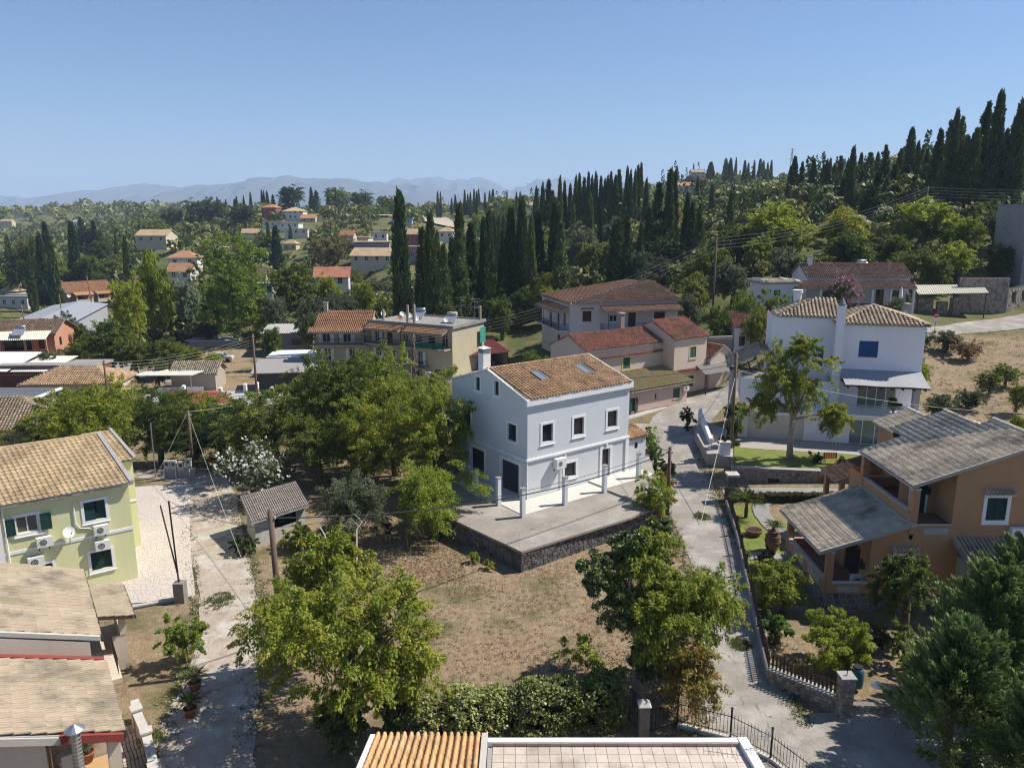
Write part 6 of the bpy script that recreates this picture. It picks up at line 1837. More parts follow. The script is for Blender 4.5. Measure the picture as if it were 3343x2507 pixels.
MB().box(-.3, .3, -.66, -.62, 1.0, 2.2).build('notice', mat('pale_notice', (0.6, 0.62, 0.62), 0.6), t)
# no-entry sign
t = thing('road_sign', 'round red no entry sign on a pole by the upper road', 'road sign', (57.4, 103.2, tz(57.4, 103.2)))
MB().tube([(0, 0, 0), (0, 0, 2.75)], 0.03, 6).build('pole', DARKMETAL, t)
dsk = lambda r, y: [(r * math.cos(6.2832 * k / 20), y, 2.45 + r * math.sin(6.2832 * k / 20)) for k in range(20)]
MB().prism(dsk(.36, -.05), dsk(.36, -.03)).build('disc', mat('sign_red', (0.5, 0.02, 0.02), 0.5, amt=0.2, bump=0), t)
MB().box(-.25, .25, -.058, -.052, 2.39, 2.52).build('bar', WHITE, t)
MB().box(-.28, .28, -.05, -.035, 1.6, 2.05).build('plate', WHITE, t)
# tall stone house at the edge
h, fr = simple_house('stone_tower', 'tall grey stone house at the edge of the picture', 'stone house', (81.8, 124.0, 11.5), -6, 12, 10, 12.4, mat('grey_ashlar', (0.40, 0.37, 0.36), 0.92, (0.26, 0.24, 0.235), 5.0, 8, 1.0, bump=0.8, crack=1.9), CEMENT, 'flat', 0, 0.1,
             [('front', 1.9, 3.2, 7.0, 9.0), ('front', 2.0, 3.1, 2.5, 4.2)], base=-4)
# small white house and bare block walls behind the villa
simple_house('white_cottage', 'small white cottage with red tiled roof behind the white villa', 'cottage', (29.6, 101.0, 4.0), 10, 6.6, 5.5, 3.9, bw, T_red, 'gable', 1.5, 0.25,
             [('front', 0.7, 1.6, 1.2, 2.5), ('front', 3.4, 4.6, 1.0, 2.0)], tile=(0.25, 0.36))
t = thing('block_ruin', 'unfinished grey concrete block wall beside the white cottage', 'unfinished wall', (21.8, 98.6, 1.5))
fr = Frame((0, 0, 0), 10)
w = MB()
w.wall(side(fr, 'front', 0), [(0, -1), (7.4, -0.5), (7.4, 5.2), (0, 4.9)], [(2.6, 4.0, 2.2, 3.9)], 0.2)
w.wall(side(fr, 'right', 7.4), [(0, -1), (4, -1), (4, 5.2), (0, 5.2)])
w.wall(side(fr, 'back', 0.25), [(0, -1), (7.4, -0.5), (7.4, 5.2), (0, 4.9)], [(2.6, 4.0, 2.2, 3.9)], 0.02)
w.build('wall', mat('block_grey', (0.27, 0.26, 0.25), 0.95, amt=1.0, streak=0.3), t)
MB().box(-0.05, 7.45, -0.08, 0.33, 4.9, 5.25, fr).build('ring_beam', mat('ring_beam', (0.38, 0.37, 0.35), 0.9), t)

# -- shed by the lane
FL = Frame((-17.45, 48.7, 0), d=(0.68, 0.733), n=(-0.5, 0.866))
h = thing('lane_shed', 'small whitewashed shed with grey weathered roof beside the lane', 'shed', FL.o)
w = MB()
w.wall(side(FL, 'front', 0), [(0, -0.3), (3.9, -0.3), (3.9, 2.1), (0, 2.1)], [(1.5, 3.2, 0.9, 1.75)], 0.18)
w.wall(side(FL, 'left', 0), [(0, -0.3), (2.9, -0.3), (2.9, 2.6), (0, 2.1)])
w.wall(side(FL, 'right', 3.9), [(0, -0.3), (2.9, -0.3), (2.9, 2.6), (0, 2.1)])
w.wall(side(FL, 'back', 2.9), [(0, -0.3), (3.9, -0.3), (3.9, 2.6), (0, 2.6)])
w.build('wall', mat('old_whitewash', (0.52, 0.49, 0.44), 0.92, (0.36, 0.33, 0.29), 0.8, 8, 1.0, streak=0.3), h)
MB().poly([FL(1.5, 0.5, 0.9), FL(3.2, 0.5, 0.9), FL(3.2, 0.5, 1.75), FL(1.5, 0.5, 1.75)]).build('shed_opening_shade', mat('dark_door_and_shade', (0.035, 0.035, 0.04)), h)  # dark sheet stands in for the shade inside the shed opening
r = roofplane(h, FL, ((-0.3, -0.45, 2.05), (4.15, -0.45, 2.05), (4.15, 3.1, 2.72), (-0.3, 3.1, 2.72)), mat('weathered_sheet', (0.29, 0.245, 0.21), 0.92, (0.2, 0.17, 0.15), 1.2, 9, 0.9, rnd=0.15), tile=(0.31, 0.45), indiv=200, seed=97, kind='flat')

# -- lower village
PAINT = {'wine': mat('wine_render', (0.30, 0.10, 0.085), 0.88), 'white': mat('far_white', (0.66, 0.65, 0.63), 0.88), 'cream': mat('far_cream', (0.55, 0.47, 0.35), 0.88), 'pale': mat('far_pale', (0.6, 0.54, 0.5), 0.88),
         'mauve': mat('far_mauve', (0.33, 0.25, 0.27), 0.88), 'blue': mat('far_blue', (0.3, 0.42, 0.55), 0.8), 'salmon': mat('salmon_render', (0.40, 0.19, 0.15), 0.88, streak=0.1), 'terra': mat('terracotta_render', (0.52, 0.26, 0.165), 0.88, streak=0.15)}
TILE = {'T_or': T_or, 'T_sand': T_sand, 'T_red': T_red, 'T_brown': T_brown, 'CEMENT': CEMENT}
SHEET_W = mat('white_sheet_roof', (0.62, 0.6, 0.58), 0.6, amt=0.5, bump=0)
SHEET_G = mat('grey_sheet', (0.3, 0.28, 0.26))
h, fr = simple_house('salmon_house', 'salmon pink house with orange roof and white balconies', 'house', (-144.5, 249, -8.3), 48, 15, 15, 6.4, PAINT['salmon'], T_or, 'gable', 2.9, 0.3,
    [('left', 2.0, 4.0, 0.8, 2.4), ('left', 9.5, 11.5, 0.7, 2.4), ('left', 9.8, 11.2, 3.4, 6.0), ('left', 7.2, 8.4, 4.0, 5.4), ('front', 1.0, 2.6, 0.3, 2.6), ('front', 4.4, 6.0, 0.3, 2.6), ('front', 8, 9.6, 0.3, 2.6),
     ('front', 12, 13.4, 0.3, 2.6), ('front', 3.5, 5, 3.5, 5.8), ('front', 9.8, 11.4, 3.5, 5.8)], frame=WHITE, tile=(0.4, 0.5), chim=(0.9, 6.4, 9.8))
for s0 in (2.0, 8.6):
    MB().box(s0, s0 + 5.2, -2.2, -0.02, 3.0, 3.25, fr).build('balcony_slab', WHITE, h)
    MB().box(s0, s0 + 5.2, -2.2, -2.0, 3.25, 4.1, fr).build('balcony_parapet', PAINT['cream'], h)
    for q in (s0, s0 + 4.8):
        MB().box(q, q + .4, -2.2, -1.8, 4.1, 5.9, fr).build('balcony_column', PAINT['cream'], h)
    roofplane(h, fr, ((s0 - .3, -2.7, 5.7), (s0 + 5.5, -2.7, 5.7), (s0 + 5.5, -0.02, 6.5), (s0 - .3, -0.02, 6.5)), T_or, 'canopy')
q = [fr(-0.9, 1.0, 0), fr(-0.9, 1.3, 0), fr(-0.9, 8.8, 3.2), fr(-0.9, 8.5, 3.2)]
MB().hexa(q + [p + Vector((0, 0, 0.35)) for p in q]).build('stair_rail', PAINT['cream'], h)
dish(fr.world(0.5, -0.3, 4.6), 0.6, (0.6, -0.75, 0.2), 'white satellite dish on the corner of the salmon house')
# showroom hall with lettering
FT = Frame((-121, 183, -8.2), 17)
h = thing('showroom_hall', 'long pale metal-roofed showroom hall with red TOYOTA lettering', 'showroom', FT.o)
w = MB().box(0, 14, 0, 40, -2, 5.2, FT)
w.build('wall', mat('hall_grey', (0.36, 0.37, 0.4), 0.7), h)
corrugated('roof', [FT(*q) for q in ((-0.5, 41, 5.3), (-0.5, -0.5, 5.3), (7, -0.5, 6.4), (7, 41, 6.4))], mat('pale_metal_roof', (0.3, 0.315, 0.34), 0.6, bump=0, amt=0.4), h, 0.5, 0.05)
corrugated('roof', [FT(*q) for q in ((14.5, -0.5, 5.3), (14.5, 41, 5.3), (7, 41, 6.4), (7, -0.5, 6.4))], mat('pale_metal_roof', (0.5, 0.51, 0.53)), h, 0.5, 0.05)
MB().box(-0.2, 14.2, -0.3, -0.02, 3.6, 5.4, FT).build('fascia', mat('fascia_pale', (0.55, 0.56, 0.58), 0.6), h)
for i in range(6):
    MB().poly([FT(0.6 + i * 2.2, -0.03, 0.2), FT(2.6 + i * 2.2, -0.03, 0.2), FT(2.6 + i * 2.2, -0.03, 3.3), FT(0.6 + i * 2.2, -0.03, 3.3)]).build('window', glass(), h)
SRED = mat('sign_crimson', (0.28, 0.012, 0.04), 0.5, amt=0.1, bump=0)
LET = {'T': [(0, .8, 1, 1), (.38, 0, .62, .8)], 'O': [(0, 0, .24, 1), (.76, 0, 1, 1), (.24, 0, .76, .2), (.24, .8, .76, 1)], 'Y': [(.38, 0, .62, .5), (0, .5, .25, 1), (.75, .5, 1, 1), (.25, .42, .75, .6)], 'A': [(0, 0, .22, .9), (.78, 0, 1, .9), (.22, .35, .78, .52), (.15, .8, .85, 1)]}
x = 2.9
for chn in 'TOYOTA':
    mb = MB()
    for a0, z0, a1, z1 in LET[chn]:
        mb.box(x + a0 * .75, x + a1 * .75, -0.36, -0.31, 4.05 + z0 * .95, 4.05 + z1 * .95, FT)
    mb.build('letter', SRED, h)
    x += 0.98
k = 16
for rx, rz in ((0.75, 0.5), (0.3, 0.48), (0.5, 0.2)):
    mb = MB()
    o = [FT(1.6 + rx * math.cos(6.2832 * i / k), -0.33, 4.5 + (0.2 if rz < .3 else 0) + rz * math.sin(6.2832 * i / k)) for i in range(k)]
    n = [FT(1.6 + (rx - .1) * math.cos(6.2832 * i / k), -0.33, 4.5 + (0.2 if rz < .3 else 0) + (rz - .08) * math.sin(6.2832 * i / k)) for i in range(k)]
    for i in range(k):
        mb.poly([o[i], o[(i + 1) % k], n[(i + 1) % k], n[i]])
    mb.build('emblem_ring', STEEL, h)
# terracotta house at the edge with lean-to roofs
h, fr = simple_house('terracotta_house', 'terracotta house with covered balcony and cream corrugated roofs', 'house', (-92, 128, -4.2), 10, 13.5, 9, 6.9, PAINT['terra'], T_brown, 'gable', 1.8, 0.5,
    [('front', 5.5, 9.8, 4.0, 6.0), ('front', 10.9, 11.9, 4.2, 5.8), ('right', 2, 3, 4.4, 5.8)], tile=(0.4, 0.5))
corrugated('terrace_roof', [fr(*q) for q in ((2, -2.8, 6.2), (13.2, -2.8, 6.2), (13.2, 0.0, 7.3), (2, 0.0, 7.3))], mat('cream_corrugated', (0.62, 0.57, 0.46)), h, 0.3, 0.05)
MB().box(2, 13.3, -2.6, -0.02, 3.1, 3.4, fr).build('terrace_slab', PAINT['terra'], h)
MB().box(2, 13.3, -2.6, -2.4, 3.4, 4.3, fr).build('terrace_parapet', PAINT['terra'], h)
for s in (2.1, 6, 9.8, 13):
    MB().box(s - .15, s + .15, -2.6, -2.3, 4.3, 6.2, fr).build('terrace_post', PAINT['terra'], h)
solar_heater(fr.world(8.8, -1.4, 6.75), 5, 'solar heater on the cream roof of the terracotta house')
solar_heater(fr.world(14.6, -5.0, 2.2), 60, 'solar heater lying on the low roof below the terracotta house')
h = thing('lean_to', 'low terracotta lean-to under white and cream corrugated sheets', 'lean-to', (-86, 113, -3.6))
MB().box(0, 19, 0, 5.5, -1.5, 3.2).build('wall', PAINT['terra'], h)
corrugated('white_sheet', ((-0.3, -1.6, 3.3), (11, -1.6, 3.3), (12.5, 5.6, 5.0), (1, 5.6, 5.0)), SHEET_W, h, 0.32, 0.05)
corrugated('cream_sheet', ((11.2, -1.2, 3.2), (17, -1.2, 3.2), (18.6, 4.4, 4.6), (12.8, 4.4, 4.6)), mat('cream_corrugated', (0.62, 0.57, 0.46)), h, 0.32, 0.05)
for x in (1.5, 5.0, 13.0):
    MB().box(x, x + 2.0, -0.03, -0.01, 0.0, 2.2).build('door', glass(), h)
h = thing('carport', 'dark grey flat carport roof over stored boxes', 'carport', (-72, 92, -2.9))
MB().box(0, 13, 0, 6, 3.0, 3.16).build('roof', mat('dark_sheet', (0.12, 0.125, 0.135), 0.6, bump=0), h)
MB().box(12.8, 13.1, -0.05, 6.05, 2.95, 3.22).build('edge_trim', WHITE, h)
for x in (0.4, 6, 12.5):
    for y_ in (0.3, 5.6):
        MB().tube([(x, y_, -1), (x, y_, 3.0)], 0.07, 6).build('post', DARKMETAL, h)
t = thing('covered_boat', 'white plastic cover over a trailer beside the carport', 'covered trailer', (-57.5, 94.5, tz(-57.5, 94.5)))
MB().prism([(-1.4, -.8, .3), (1.6, -.8, .3), (1.6, .8, .3), (-1.4, .8, .3)], [(-1.0, -.5, 1.6), (1.0, -.4, 1.9), (1.0, .4, 1.9), (-1.0, .5, 1.6)]).build('cover', WHITE, t)
for x in (-.8, .9):
    MB().lathe([(0.3, 0), (0.3, .2)], (x, -.85, 0), 10).build('wheel', DARKMETAL, t)
def car(loc, ang, col, label, group='parked cars'):
    """car: body, cabin glass, wheels, lamps, bumpers"""
    t = thing('parked_car', label, 'car', loc, group)
    f = Frame((0, 0, 0), ang)
    prof = [(-2.1, .35), (2.1, .35), (2.15, .75), (1.9, .95), (1.0, 1.0), (.45, 1.5), (-1.2, 1.55), (-1.9, 1.1), (-2.15, .95)]
    MB().prism([f(s, -.85, z) for s, z in prof], [f(s, .85, z) for s, z in prof]).build('body', mat('car_' + label.split()[0], col, 0.3, amt=0.1, bump=0, spec=0.6, coat=0.5), t)
    for sd_ in (-.862, .862):
        MB().poly([f(s, sd_, z) for s, z in ((.85, 1.02), (.4, 1.43), (-1.1, 1.46), (-1.6, 1.08))]).build('side_window', glass(), t)
    MB().poly([f(1.0, -.7, 1.02), f(1.0, .7, 1.02), f(.5, .66, 1.47), f(.5, -.66, 1.47)]).build('windscreen', glass(), t)
    for s in (-1.3, 1.3):
        for q in (-.88, .7):
            k = 14
            MB().prism([f(s + .33 * math.cos(6.2832 * i / k), q, .33 + .33 * math.sin(6.2832 * i / k)) for i in range(k)], [f(s + .33 * math.cos(6.2832 * i / k), q + .18, .33 + .33 * math.sin(6.2832 * i / k)) for i in range(k)]).build('wheel', DARKMETAL, t)
    for q in (-.7, .45):
        MB().box(2.08, 2.17, q, q + .25, .68, .85, f).build('headlight', WHITE, t)
car((-66.5, 103.5, tz(-66.5, 103.5) + .05), 10, (0.012, 0.014, 0.018), 'black estate car parked behind the grey carport')
car((-70, 141, tz(-70, 141) + .1), 60, (0.5, 0.5, 0.52), 'silver car parked beside the terracotta house')
car((-75, 156, tz(-75, 156) + .1), 60, (0.6, 0.6, 0.6), 'white car parked farther up the village street')
car((-52.5, 136, tz(-52.5, 136) + .1), 5, (0.55, 0.56, 0.58), 'pale van parked under the tall poplars')
simple_house('brown_roofed_house', 'house with mossy tan tiled hip roof behind the yellow house', 'house', (-57, 70, -2.2), 12, 12.5, 9, 4.0, bei, mat('mossy_tile', (0.3, 0.235, 0.165), 0.9, rnd=0.25, blotch=(0.15, 0.12, 0.085), bamt=0.6), 'hip', 2.4, 0.4)
simple_house('garden_house', 'tan roofed house peeping over the shrubs below the carport', 'house', (-66, 100.5, -3.0), 5, 12, 7, 3.0, bei, T_tan, 'hip', 1.8, 0.4)
simple_house('long_shed', 'long dark red shed with grey flat roof', 'shed', (-77, 112.5, -3.0), 2, 15, 4.5, 3.2, mat('oxblood', (0.16, 0.06, 0.05), 0.9), SHEET_G, 'flat', 0, 0.2)
h, fr = simple_house('tiled_shed', 'stone shed with old speckled tile roof in the yard', 'shed', (-50.5, 111, -3.0), 4, 6.4, 5, 2.5, mat('shed_plaster', (0.4, 0.34, 0.28), 0.9), mat('speckled_tile', (0.36, 0.29, 0.21), 0.9, rnd=0.4), 'gable', 1.3, 0.4, tile=(0.3, 0.4))
corrugated('fence_sheet', [fr(*q) for q in ((-2.5, -1.8, -0.8), (5.2, -1.8, -0.8), (5.2, -1.8, 0.8), (-2.5, -1.8, 0.8))], SHEET_W, h, 0.3, 0.03)
h, fr = simple_house('grey_block_shed', 'grey block shed with corrugated roof on the bare slope', 'shed', (-46.5, 141, -3.6), 3, 9.0, 6, 4.6, mat('block_grey', (0.27, 0.26, 0.25)), SHEET_G, 'shed', 0.9, 0.3, [('front', 5.4, 7.2, 2.4, 3.6)], tile=None)
corrugated('sheet', [fr(*q) for q in ((-.3, -.3, 4.62), (9.3, -.3, 4.62), (9.3, 6.3, 5.54), (-.3, 6.3, 5.54))], mat('pale_corrugated', (0.4, 0.39, 0.37), 0.7), h, 0.4, 0.05)
simple_house('white_roof_shed', 'shed with white flat roof and red tiled edge', 'shed', (-39.5, 122, -3.0), 5, 8.0, 6, 2.8, mat('shed_plaster', (0.4, 0.34, 0.28)), WHITE, 'flat', 0, 0.25)
h, fr = simple_house('dark_carport', 'dark carport with grey corrugated roof and red door', 'carport', (-37.6, 109.5, -3.0), 8, 8.6, 6, 2.9, mat('dark_boards', (0.06, 0.045, 0.04), 0.9), SHEET_G, 'shed', 0.9, 0.5, [('front', 0.6, 4.5, -0.3, 2.5, 'door'), ('front', 5.3, 7.3, -0.3, 2.2, 'door', mat('red_door', (0.28, 0.05, 0.03), 0.7))], tile=None)
simple_house('slope_hut', 'low hut with pale tin roof on the bare slope', 'hut', (-63, 147.5, -3.9), 3, 9, 4, 2.3, mat('shed_plaster', (0.4, 0.34, 0.28)), mat('tin_roof', (0.45, 0.47, 0.5), 0.5), 'flat', 0, 0.3)
simple_house('olive_cottage', 'old cottage with tan roof among the olive trees', 'cottage', (-44, 158, -4.5), 8, 7, 6, 3.4, bei, T_tan, 'gable', 1.5, 0.3, tile=(0.35, 0.45))
h = thing('pavilion', 'flat white canopy on thin posts over a paved yard', 'pavilion', (-55, 108.5, -3.0))
q = [(0, 0, 2.6), (8.5, 0.3, 2.6), (9.6, 4.2, 2.75), (1.2, 4.0, 2.75)]
MB().hexa([Vector(p) for p in q] + [Vector(p) + Vector((0, 0, .1)) for p in q]).build('roof', mat('cream_flat_roof', (0.6, 0.57, 0.5), 0.8), h)
for p in q:
    MB().tube([(p[0] * .96 + .15, p[1] + .1, -0.5), (p[0] * .96 + .15, p[1] + .1, 2.6)], 0.06, 6).build('post', STEEL, h)
h = thing('red_canopy', 'low faded red sheet roof beside the yard', 'canopy', (-46, 99.2, -3.0))
q = [(0, 0, 1.0), (9.4, -0.6, 1.0), (6.2, 3.2, 1.7), (-1.0, 3.4, 1.7)]
MB().hexa([Vector(p) for p in q] + [Vector(p) + Vector((0, 0, .08)) for p in q]).build('roof', mat('faded_red', (0.3, 0.07, 0.065), 0.8), h)
for p in q:
    MB().tube([(p[0] * .95 + .2, p[1], -1), (p[0] * .95 + .2, p[1], p[2])], 0.06, 5).build('post', STEEL, h)
GP = ['beside the speckled shed', 'next to the standing white board', 'at the yard gate', 'under the dark carport edge', 'beside the red door', 'at the far yard corner']
for i, (x, y_, hh_) in enumerate(((-45.6, 103.8, 2.1), (-43.2, 104.0, 1.0), (-40.2, 103.0, 1.9), (-38.0, 106.5, 1.7), (-36.4, 106.8, 1.8), (-33.6, 104.6, 1.5))):
    t = thing('gate_post', 'white square gate post ' + GP[i], 'gate post', (x, y_, tz(x, y_)), 'white gate posts in the yard')
    MB().box(-.2, .2, -.2, .2, -.2, hh_).build('shaft', WHITE, t)
    MB().prism([(-.26, -.26, hh_), (.26, -.26, hh_), (.26, .26, hh_), (-.26, .26, hh_)], [(-.05, -.05, hh_ + .2), (.05, -.05, hh_ + .2), (.05, .05, hh_ + .2), (-.05, .05, hh_ + .2)]).build('cap', WHITE, t)
t = thing('mesh_gate', 'grey mesh gate between the yard posts', 'gate', (-39.7, 102.9, tz(-40, 103)))
railing(t, [(0, 0, 0), (3.0, 0.6, 0)], 1.5, 0.2, STEEL, 'gate_panel')
# far houses with openings one by one
for i, (lab, x, y_, z, W, D, H, wc, rc, rt) in enumerate(FAR):
    n = max(2, int(W / 3.2))
    ws = []
    for fl_ in range(1 if H < 4.2 else 2):
        for j in range(n):
            a = W * (j + 0.5) / n
            ws.append(('front', a - 0.55, a + 0.55, 0.7 + 3 * fl_, min(2.2 + 3 * fl_, H - 0.2)))
    simple_house('village_house', lab, 'house', (x, y_, z), (i * 37 % 25) - 12, W, D, H, PAINT[wc], TILE[rc], rt, 1.5 + 0.06 * W, 0.5, ws, tile=None, base=-3, frame=WHITE, group='houses scattered over the valley and hills')
t = thing('pylon', 'thin steel lattice pylon on the far skyline', 'pylon', (225, 640, tz(225, 640) + 6))
for a, b_ in (((-1.6, 0), (-.25, 24)), ((1.6, 0), (.25, 24))):
    MB().tube([(a[0], 0, a[1]), (b_[0], 0, b_[1])], 0.22, 4).build('leg', STEEL, t)
for z, w_ in ((16, 4.2), (19.5, 3.4), (23, 2.4)):
    MB().tube([(-w_, 0, z), (w_, 0, z)], 0.16, 4).build('cross_arm', STEEL, t)
for i in range(7):
    z0, z1 = i * 3.2, i * 3.2 + 3.2
    w0, w1 = 1.6 - 1.35 * z0 / 24, 1.6 - 1.35 * z1 / 24
    MB().tube([(-w0, 0, z0), (w1, 0, z1)], 0.12, 4).build('brace', STEEL, t)
    MB().tube([(w0, 0, z0), (-w1, 0, z1)], 0.12, 4).build('brace', STEEL, t)

# -- poles and wires
WOOD = mat('pole_wood', (0.17, 0.12, 0.085), 0.9, (0.11, 0.08, 0.06), 2, 20, 0.9, bump=0.3)
def pole(x, y_, H, label, rad=0.15, cross=0, lean=(0, 0), m=None, z=None):
    z = tz(x, y_) if z is None else z
    t = thing('utility_pole', label, 'utility pole', (x, y_, z), 'wooden utility poles')
    MB().tube([(0, 0, -0.5), (lean[0] * .5, lean[1] * .5, H / 2), (lean[0], lean[1], H)], [rad, rad * .87, rad * .75], 10).build('shaft', m or WOOD, t, smooth=True)
    if cross:
        for k in range(cross):
            MB().box(-.7, .7, -.05, .05, H - .35 - .45 * k, H - .25 - .45 * k).build('crossarm', WOOD, t)
    for k, s in enumerate((-1, 1)):
        MB().lathe([(.05, 0), (.06, .08), (.03, .14)], (lean[0] + s * .2, lean[1], H - .45), 7).build('insulator', mat('porcelain', (0.5, 0.48, 0.44), 0.3, bump=0), t)
    MB().tube([(lean[0] - .25, lean[1], H - .45), (lean[0] + .25, lean[1], H - .45)], 0.02, 5).build('hook_bar', DARKMETAL, t)
    return Vector((x + lean[0], y_ + lean[1], z + H))
P1 = pole(-11.45, 34.6, 8.3, 'tall brown wooden pole rising through the near walnut tree', 0.17, lean=(-0.15, 0))
P2 = pole(-28.45, 65.2, 5.75, 'brown wooden pole beside the electricity meters at the lane bend', 0.14)
P3 = pole(-35.15, 102.8, 9.6, 'tall wooden pole at the yard gate', 0.17, z=-3)
P4 = pole(-13.1, 100.6, 8.0, 'thick pole shrouded in dry ivy at the road bend', 0.2, z=-1.1)
P5 = pole(-13.1, 97.4, 5.0, 'short brown pole in front of the ivy-shrouded pole', 0.13, z=-1.0)
P6 = pole(11.75, 54.6, 5.35, 'dark wooden pole in the shrubs between terrace and road', 0.16, z=0)
P7 = pole(20.2, 67.9, 9.9, 'tall dark pole beside the villa drive', 0.18, z=0.2)
P8 = pole(31.0, 118, 13.6, 'grey pole standing in the trees beyond the bungalow hut', 0.17, cross=2, z=5.5)
P9 = pole(79, 150, 11, 'pole with crossarms above the trees on the hillside', 0.18, cross=2, z=16.8)
P10 = pole(-51.5, 95, 6.6, 'wooden pole with many wires below the yard', 0.16, z=-2.2)
P11 = pole(-95.4, 150, 10.2, 'tilted lamp pole before the showroom hall', 0.16, lean=(-.9, 0), z=-5)
P12 = pole(-121, 205, 11, 'brown pole in front of the salmon house stair', 0.16, z=-9)
P13 = pole(-127, 232, 14, 'brown pole before the salmon house balconies', 0.17, lean=(-1, 0), z=-9)
P14 = pole(-17.4, 116, 6.0, 'thin pole in front of the apartment balconies', 0.09, z=-2.2)
mb = MB()
rg = random.Random(9)
for k in range(240):
    a, z = rg.uniform(0, 6.28), rg.uniform(-0.3, 7.6)
    r = 0.2 + 0.35 * rg.random() * (1 - z / 14)
    c = Vector((-13.1 + r * math.cos(a), 100.6 + r * math.sin(a), -1.0 + z))
    d = Vector((rg.uniform(-.12, .12), rg.uniform(-.12, .12), rg.uniform(-.35, -.1)))
    e = Vector((rg.uniform(-.1, .1), rg.uniform(-.1, .1), .02))
    mb.poly([c - d, c + e, c + d, c - e])
iv = mb.build('dry_ivy', mat('dry_ivy', (0.2, 0.155, 0.11), 0.95), [o for o in bpy.data.objects if o.name.startswith('utility_pole')][3], (13.1, -100.6, 1.1))
tag(iv, kind='stuff')
def wire(A, B, sag, label, rad=0.018, m=None, group='overhead wires', n=18):
    A, B = Vector(A), Vector(B)
    pts = [A + (B - A) * (i / n) - Vector((0, 0, 4 * sag * (i / n) * (1 - i / n))) - A for i in range(n + 1)]
    t = MB().tube(pts, rad, 5).build('overhead_wire', m or mat('black_cable', (0.02, 0.02, 0.022), 0.6, bump=0), None, A)
    return tag(t, label, 'wire', group)
PALE = mat('pale_cable', (0.62, 0.58, 0.46), 0.6, bump=0)
GREYW = mat('aluminium_wire', (0.3, 0.3, 0.29), 0.7, bump=0)
V_ = Vector
wire(P1 - V_((0, 0, .4)), P6 - V_((0, 0, .35)), 1.25, 'thick black cable sagging in front of the white house', 0.035)
wire(P1 - V_((0, 0, .9)), P6 - V_((0, 0, .1)), 0.9, 'thinner black cable above the thick one before the white house', 0.016)
wire(P7 - V_((0, 0, 2.2)), (13.8, 52.6, 0.1), 0.05, 'pale stay wire from the villa pole down to the road', 0.02, PALE)
wire(P2 - V_((0, 0, .2)), (-14.2, 39.5, 0.6), 0.25, 'pale wire crossing the shaded lane from the meter pole', 0.012, PALE)
wire(P2, (-30.6, 62.4, 0.1), 0.0, 'pale stay wire slanting beside the meter pole', 0.012, PALE)
wire(P2 - V_((0, 0, .1)), P5 - V_((0, 0, .2)), 0.8, 'pale wire over the big garden trees to the road bend', 0.015, PALE)
wire(P5 - V_((0, 0, .1)), P14, 0.3, 'pale wire from the short pole to the apartment balconies', 0.016, PALE)
wire(P6 - V_((0, 0, .3)), (10.6, 60.1, 4.6), 0.2, 'black service cable from the road pole to the white house annex', 0.018)
wire(P6, P7 - V_((0, 0, 1.2)), 0.9, 'black cable from the road pole to the villa pole', 0.018)
wire(P7 - V_((0, 0, 1.0)), (3.5, 86.5, 4.2), 0.8, 'long black cable from the villa pole across the pink house', 0.022)
wire(P7 - V_((0, 0, 1.5)), (48, 60, 6.5), 1.2, 'yellowish cable drooping through the villa walnut tree', 0.018, PALE)
NAMES = ['topmost', 'second', 'third', 'lowest']
for k in range(4):
    dz = V_((0, 0, -.55 * k)); dx = V_((0.35 * (k % 2), 0, 0))
    wire(P9 + dz - V_((0, 0, .2)), P8 + dz - V_((0, 0, .1)), 1.6, NAMES[k] + ' of four power lines climbing from the grey pole to the hillside pole', 0.014, GREYW)
    wire(P8 + dz - V_((0, 0, .1)), P4 + V_((0, 0, -.4 * k)), 2.0, NAMES[k] + ' of four power lines before the dark cypresses above the apartments', 0.012, GREYW)
    wire(P9 + dz - V_((0, 0, .2)), (150, 152, 29 - .6 * k), 1.2, NAMES[k] + ' of four power lines leaving the hillside pole for the stone tower', 0.012, GREYW)
    wire(P3 - V_((0, 0, .3 + .4 * k)), P10 - V_((0, 0, .2 + .4 * k)), 0.9, NAMES[k] + ' of four wires from the yard gate pole across the bare slope', 0.016, PALE)
    wire(P10 - V_((0, 0, .2 + .4 * k)), (-98, 104, 3.2 - .5 * k), 0.8, NAMES[k] + ' of four wires over the long dark red shed', 0.015, GREYW)
# electricity meters on a grey wall
t = thing('meter_wall', 'grey wall with white electricity meter boxes at the lane bend', 'meter wall', (-30.3, 63.6, tz(-30, 63.6)))
MB().box(0, 2.7, 0, .25, -.4, 1.0).build('wall', CEMENT, t)
for i, (x, z) in enumerate(((0.05, .95), (.62, .95), (1.25, .85), (1.9, 1.15))):
    b = MB().box(x, x + .5, -.12, .14, z, z + .75).build('meter_box', mat('meter_grey', (0.5, 0.5, 0.48), 0.6), t)
    MB().box(x + .12, x + .38, -.135, -.121, z + .3, z + .58).build('meter_window', glass(), b)
for i, x in enumerate((0.0, 1.0, 2.2)):
    MB().tube([(x, -.05, -.3), (x, -.05, 1.0)], 0.05, 6).build('conduit', PLASTIC, t)
for i, (x, y_, H, lab) in enumerate(((-34.6, 63.5, 5.2, 'thin grey steel pipe standing among the shrubs behind the yellow wing'), (-31.6, 64.6, 5.0, 'second thin steel pipe beside the meter pole'))):
    t = thing('steel_post', lab, 'post', (x, y_, tz(x, y_)))
    MB().tube([(0, 0, 0), (0.05, 0, H)], 0.05, 7).build('pipe', STEEL, t)
    MB().lathe([(.06, 0), (.06, .05)], (.05, 0, H), 7).build('cap', STEEL, t)
t = thing('meter_pillar', 'weathered board-cast concrete pillar with two leaning iron pipes by the patio', 'pillar', (-19.4, 41.2, 0))
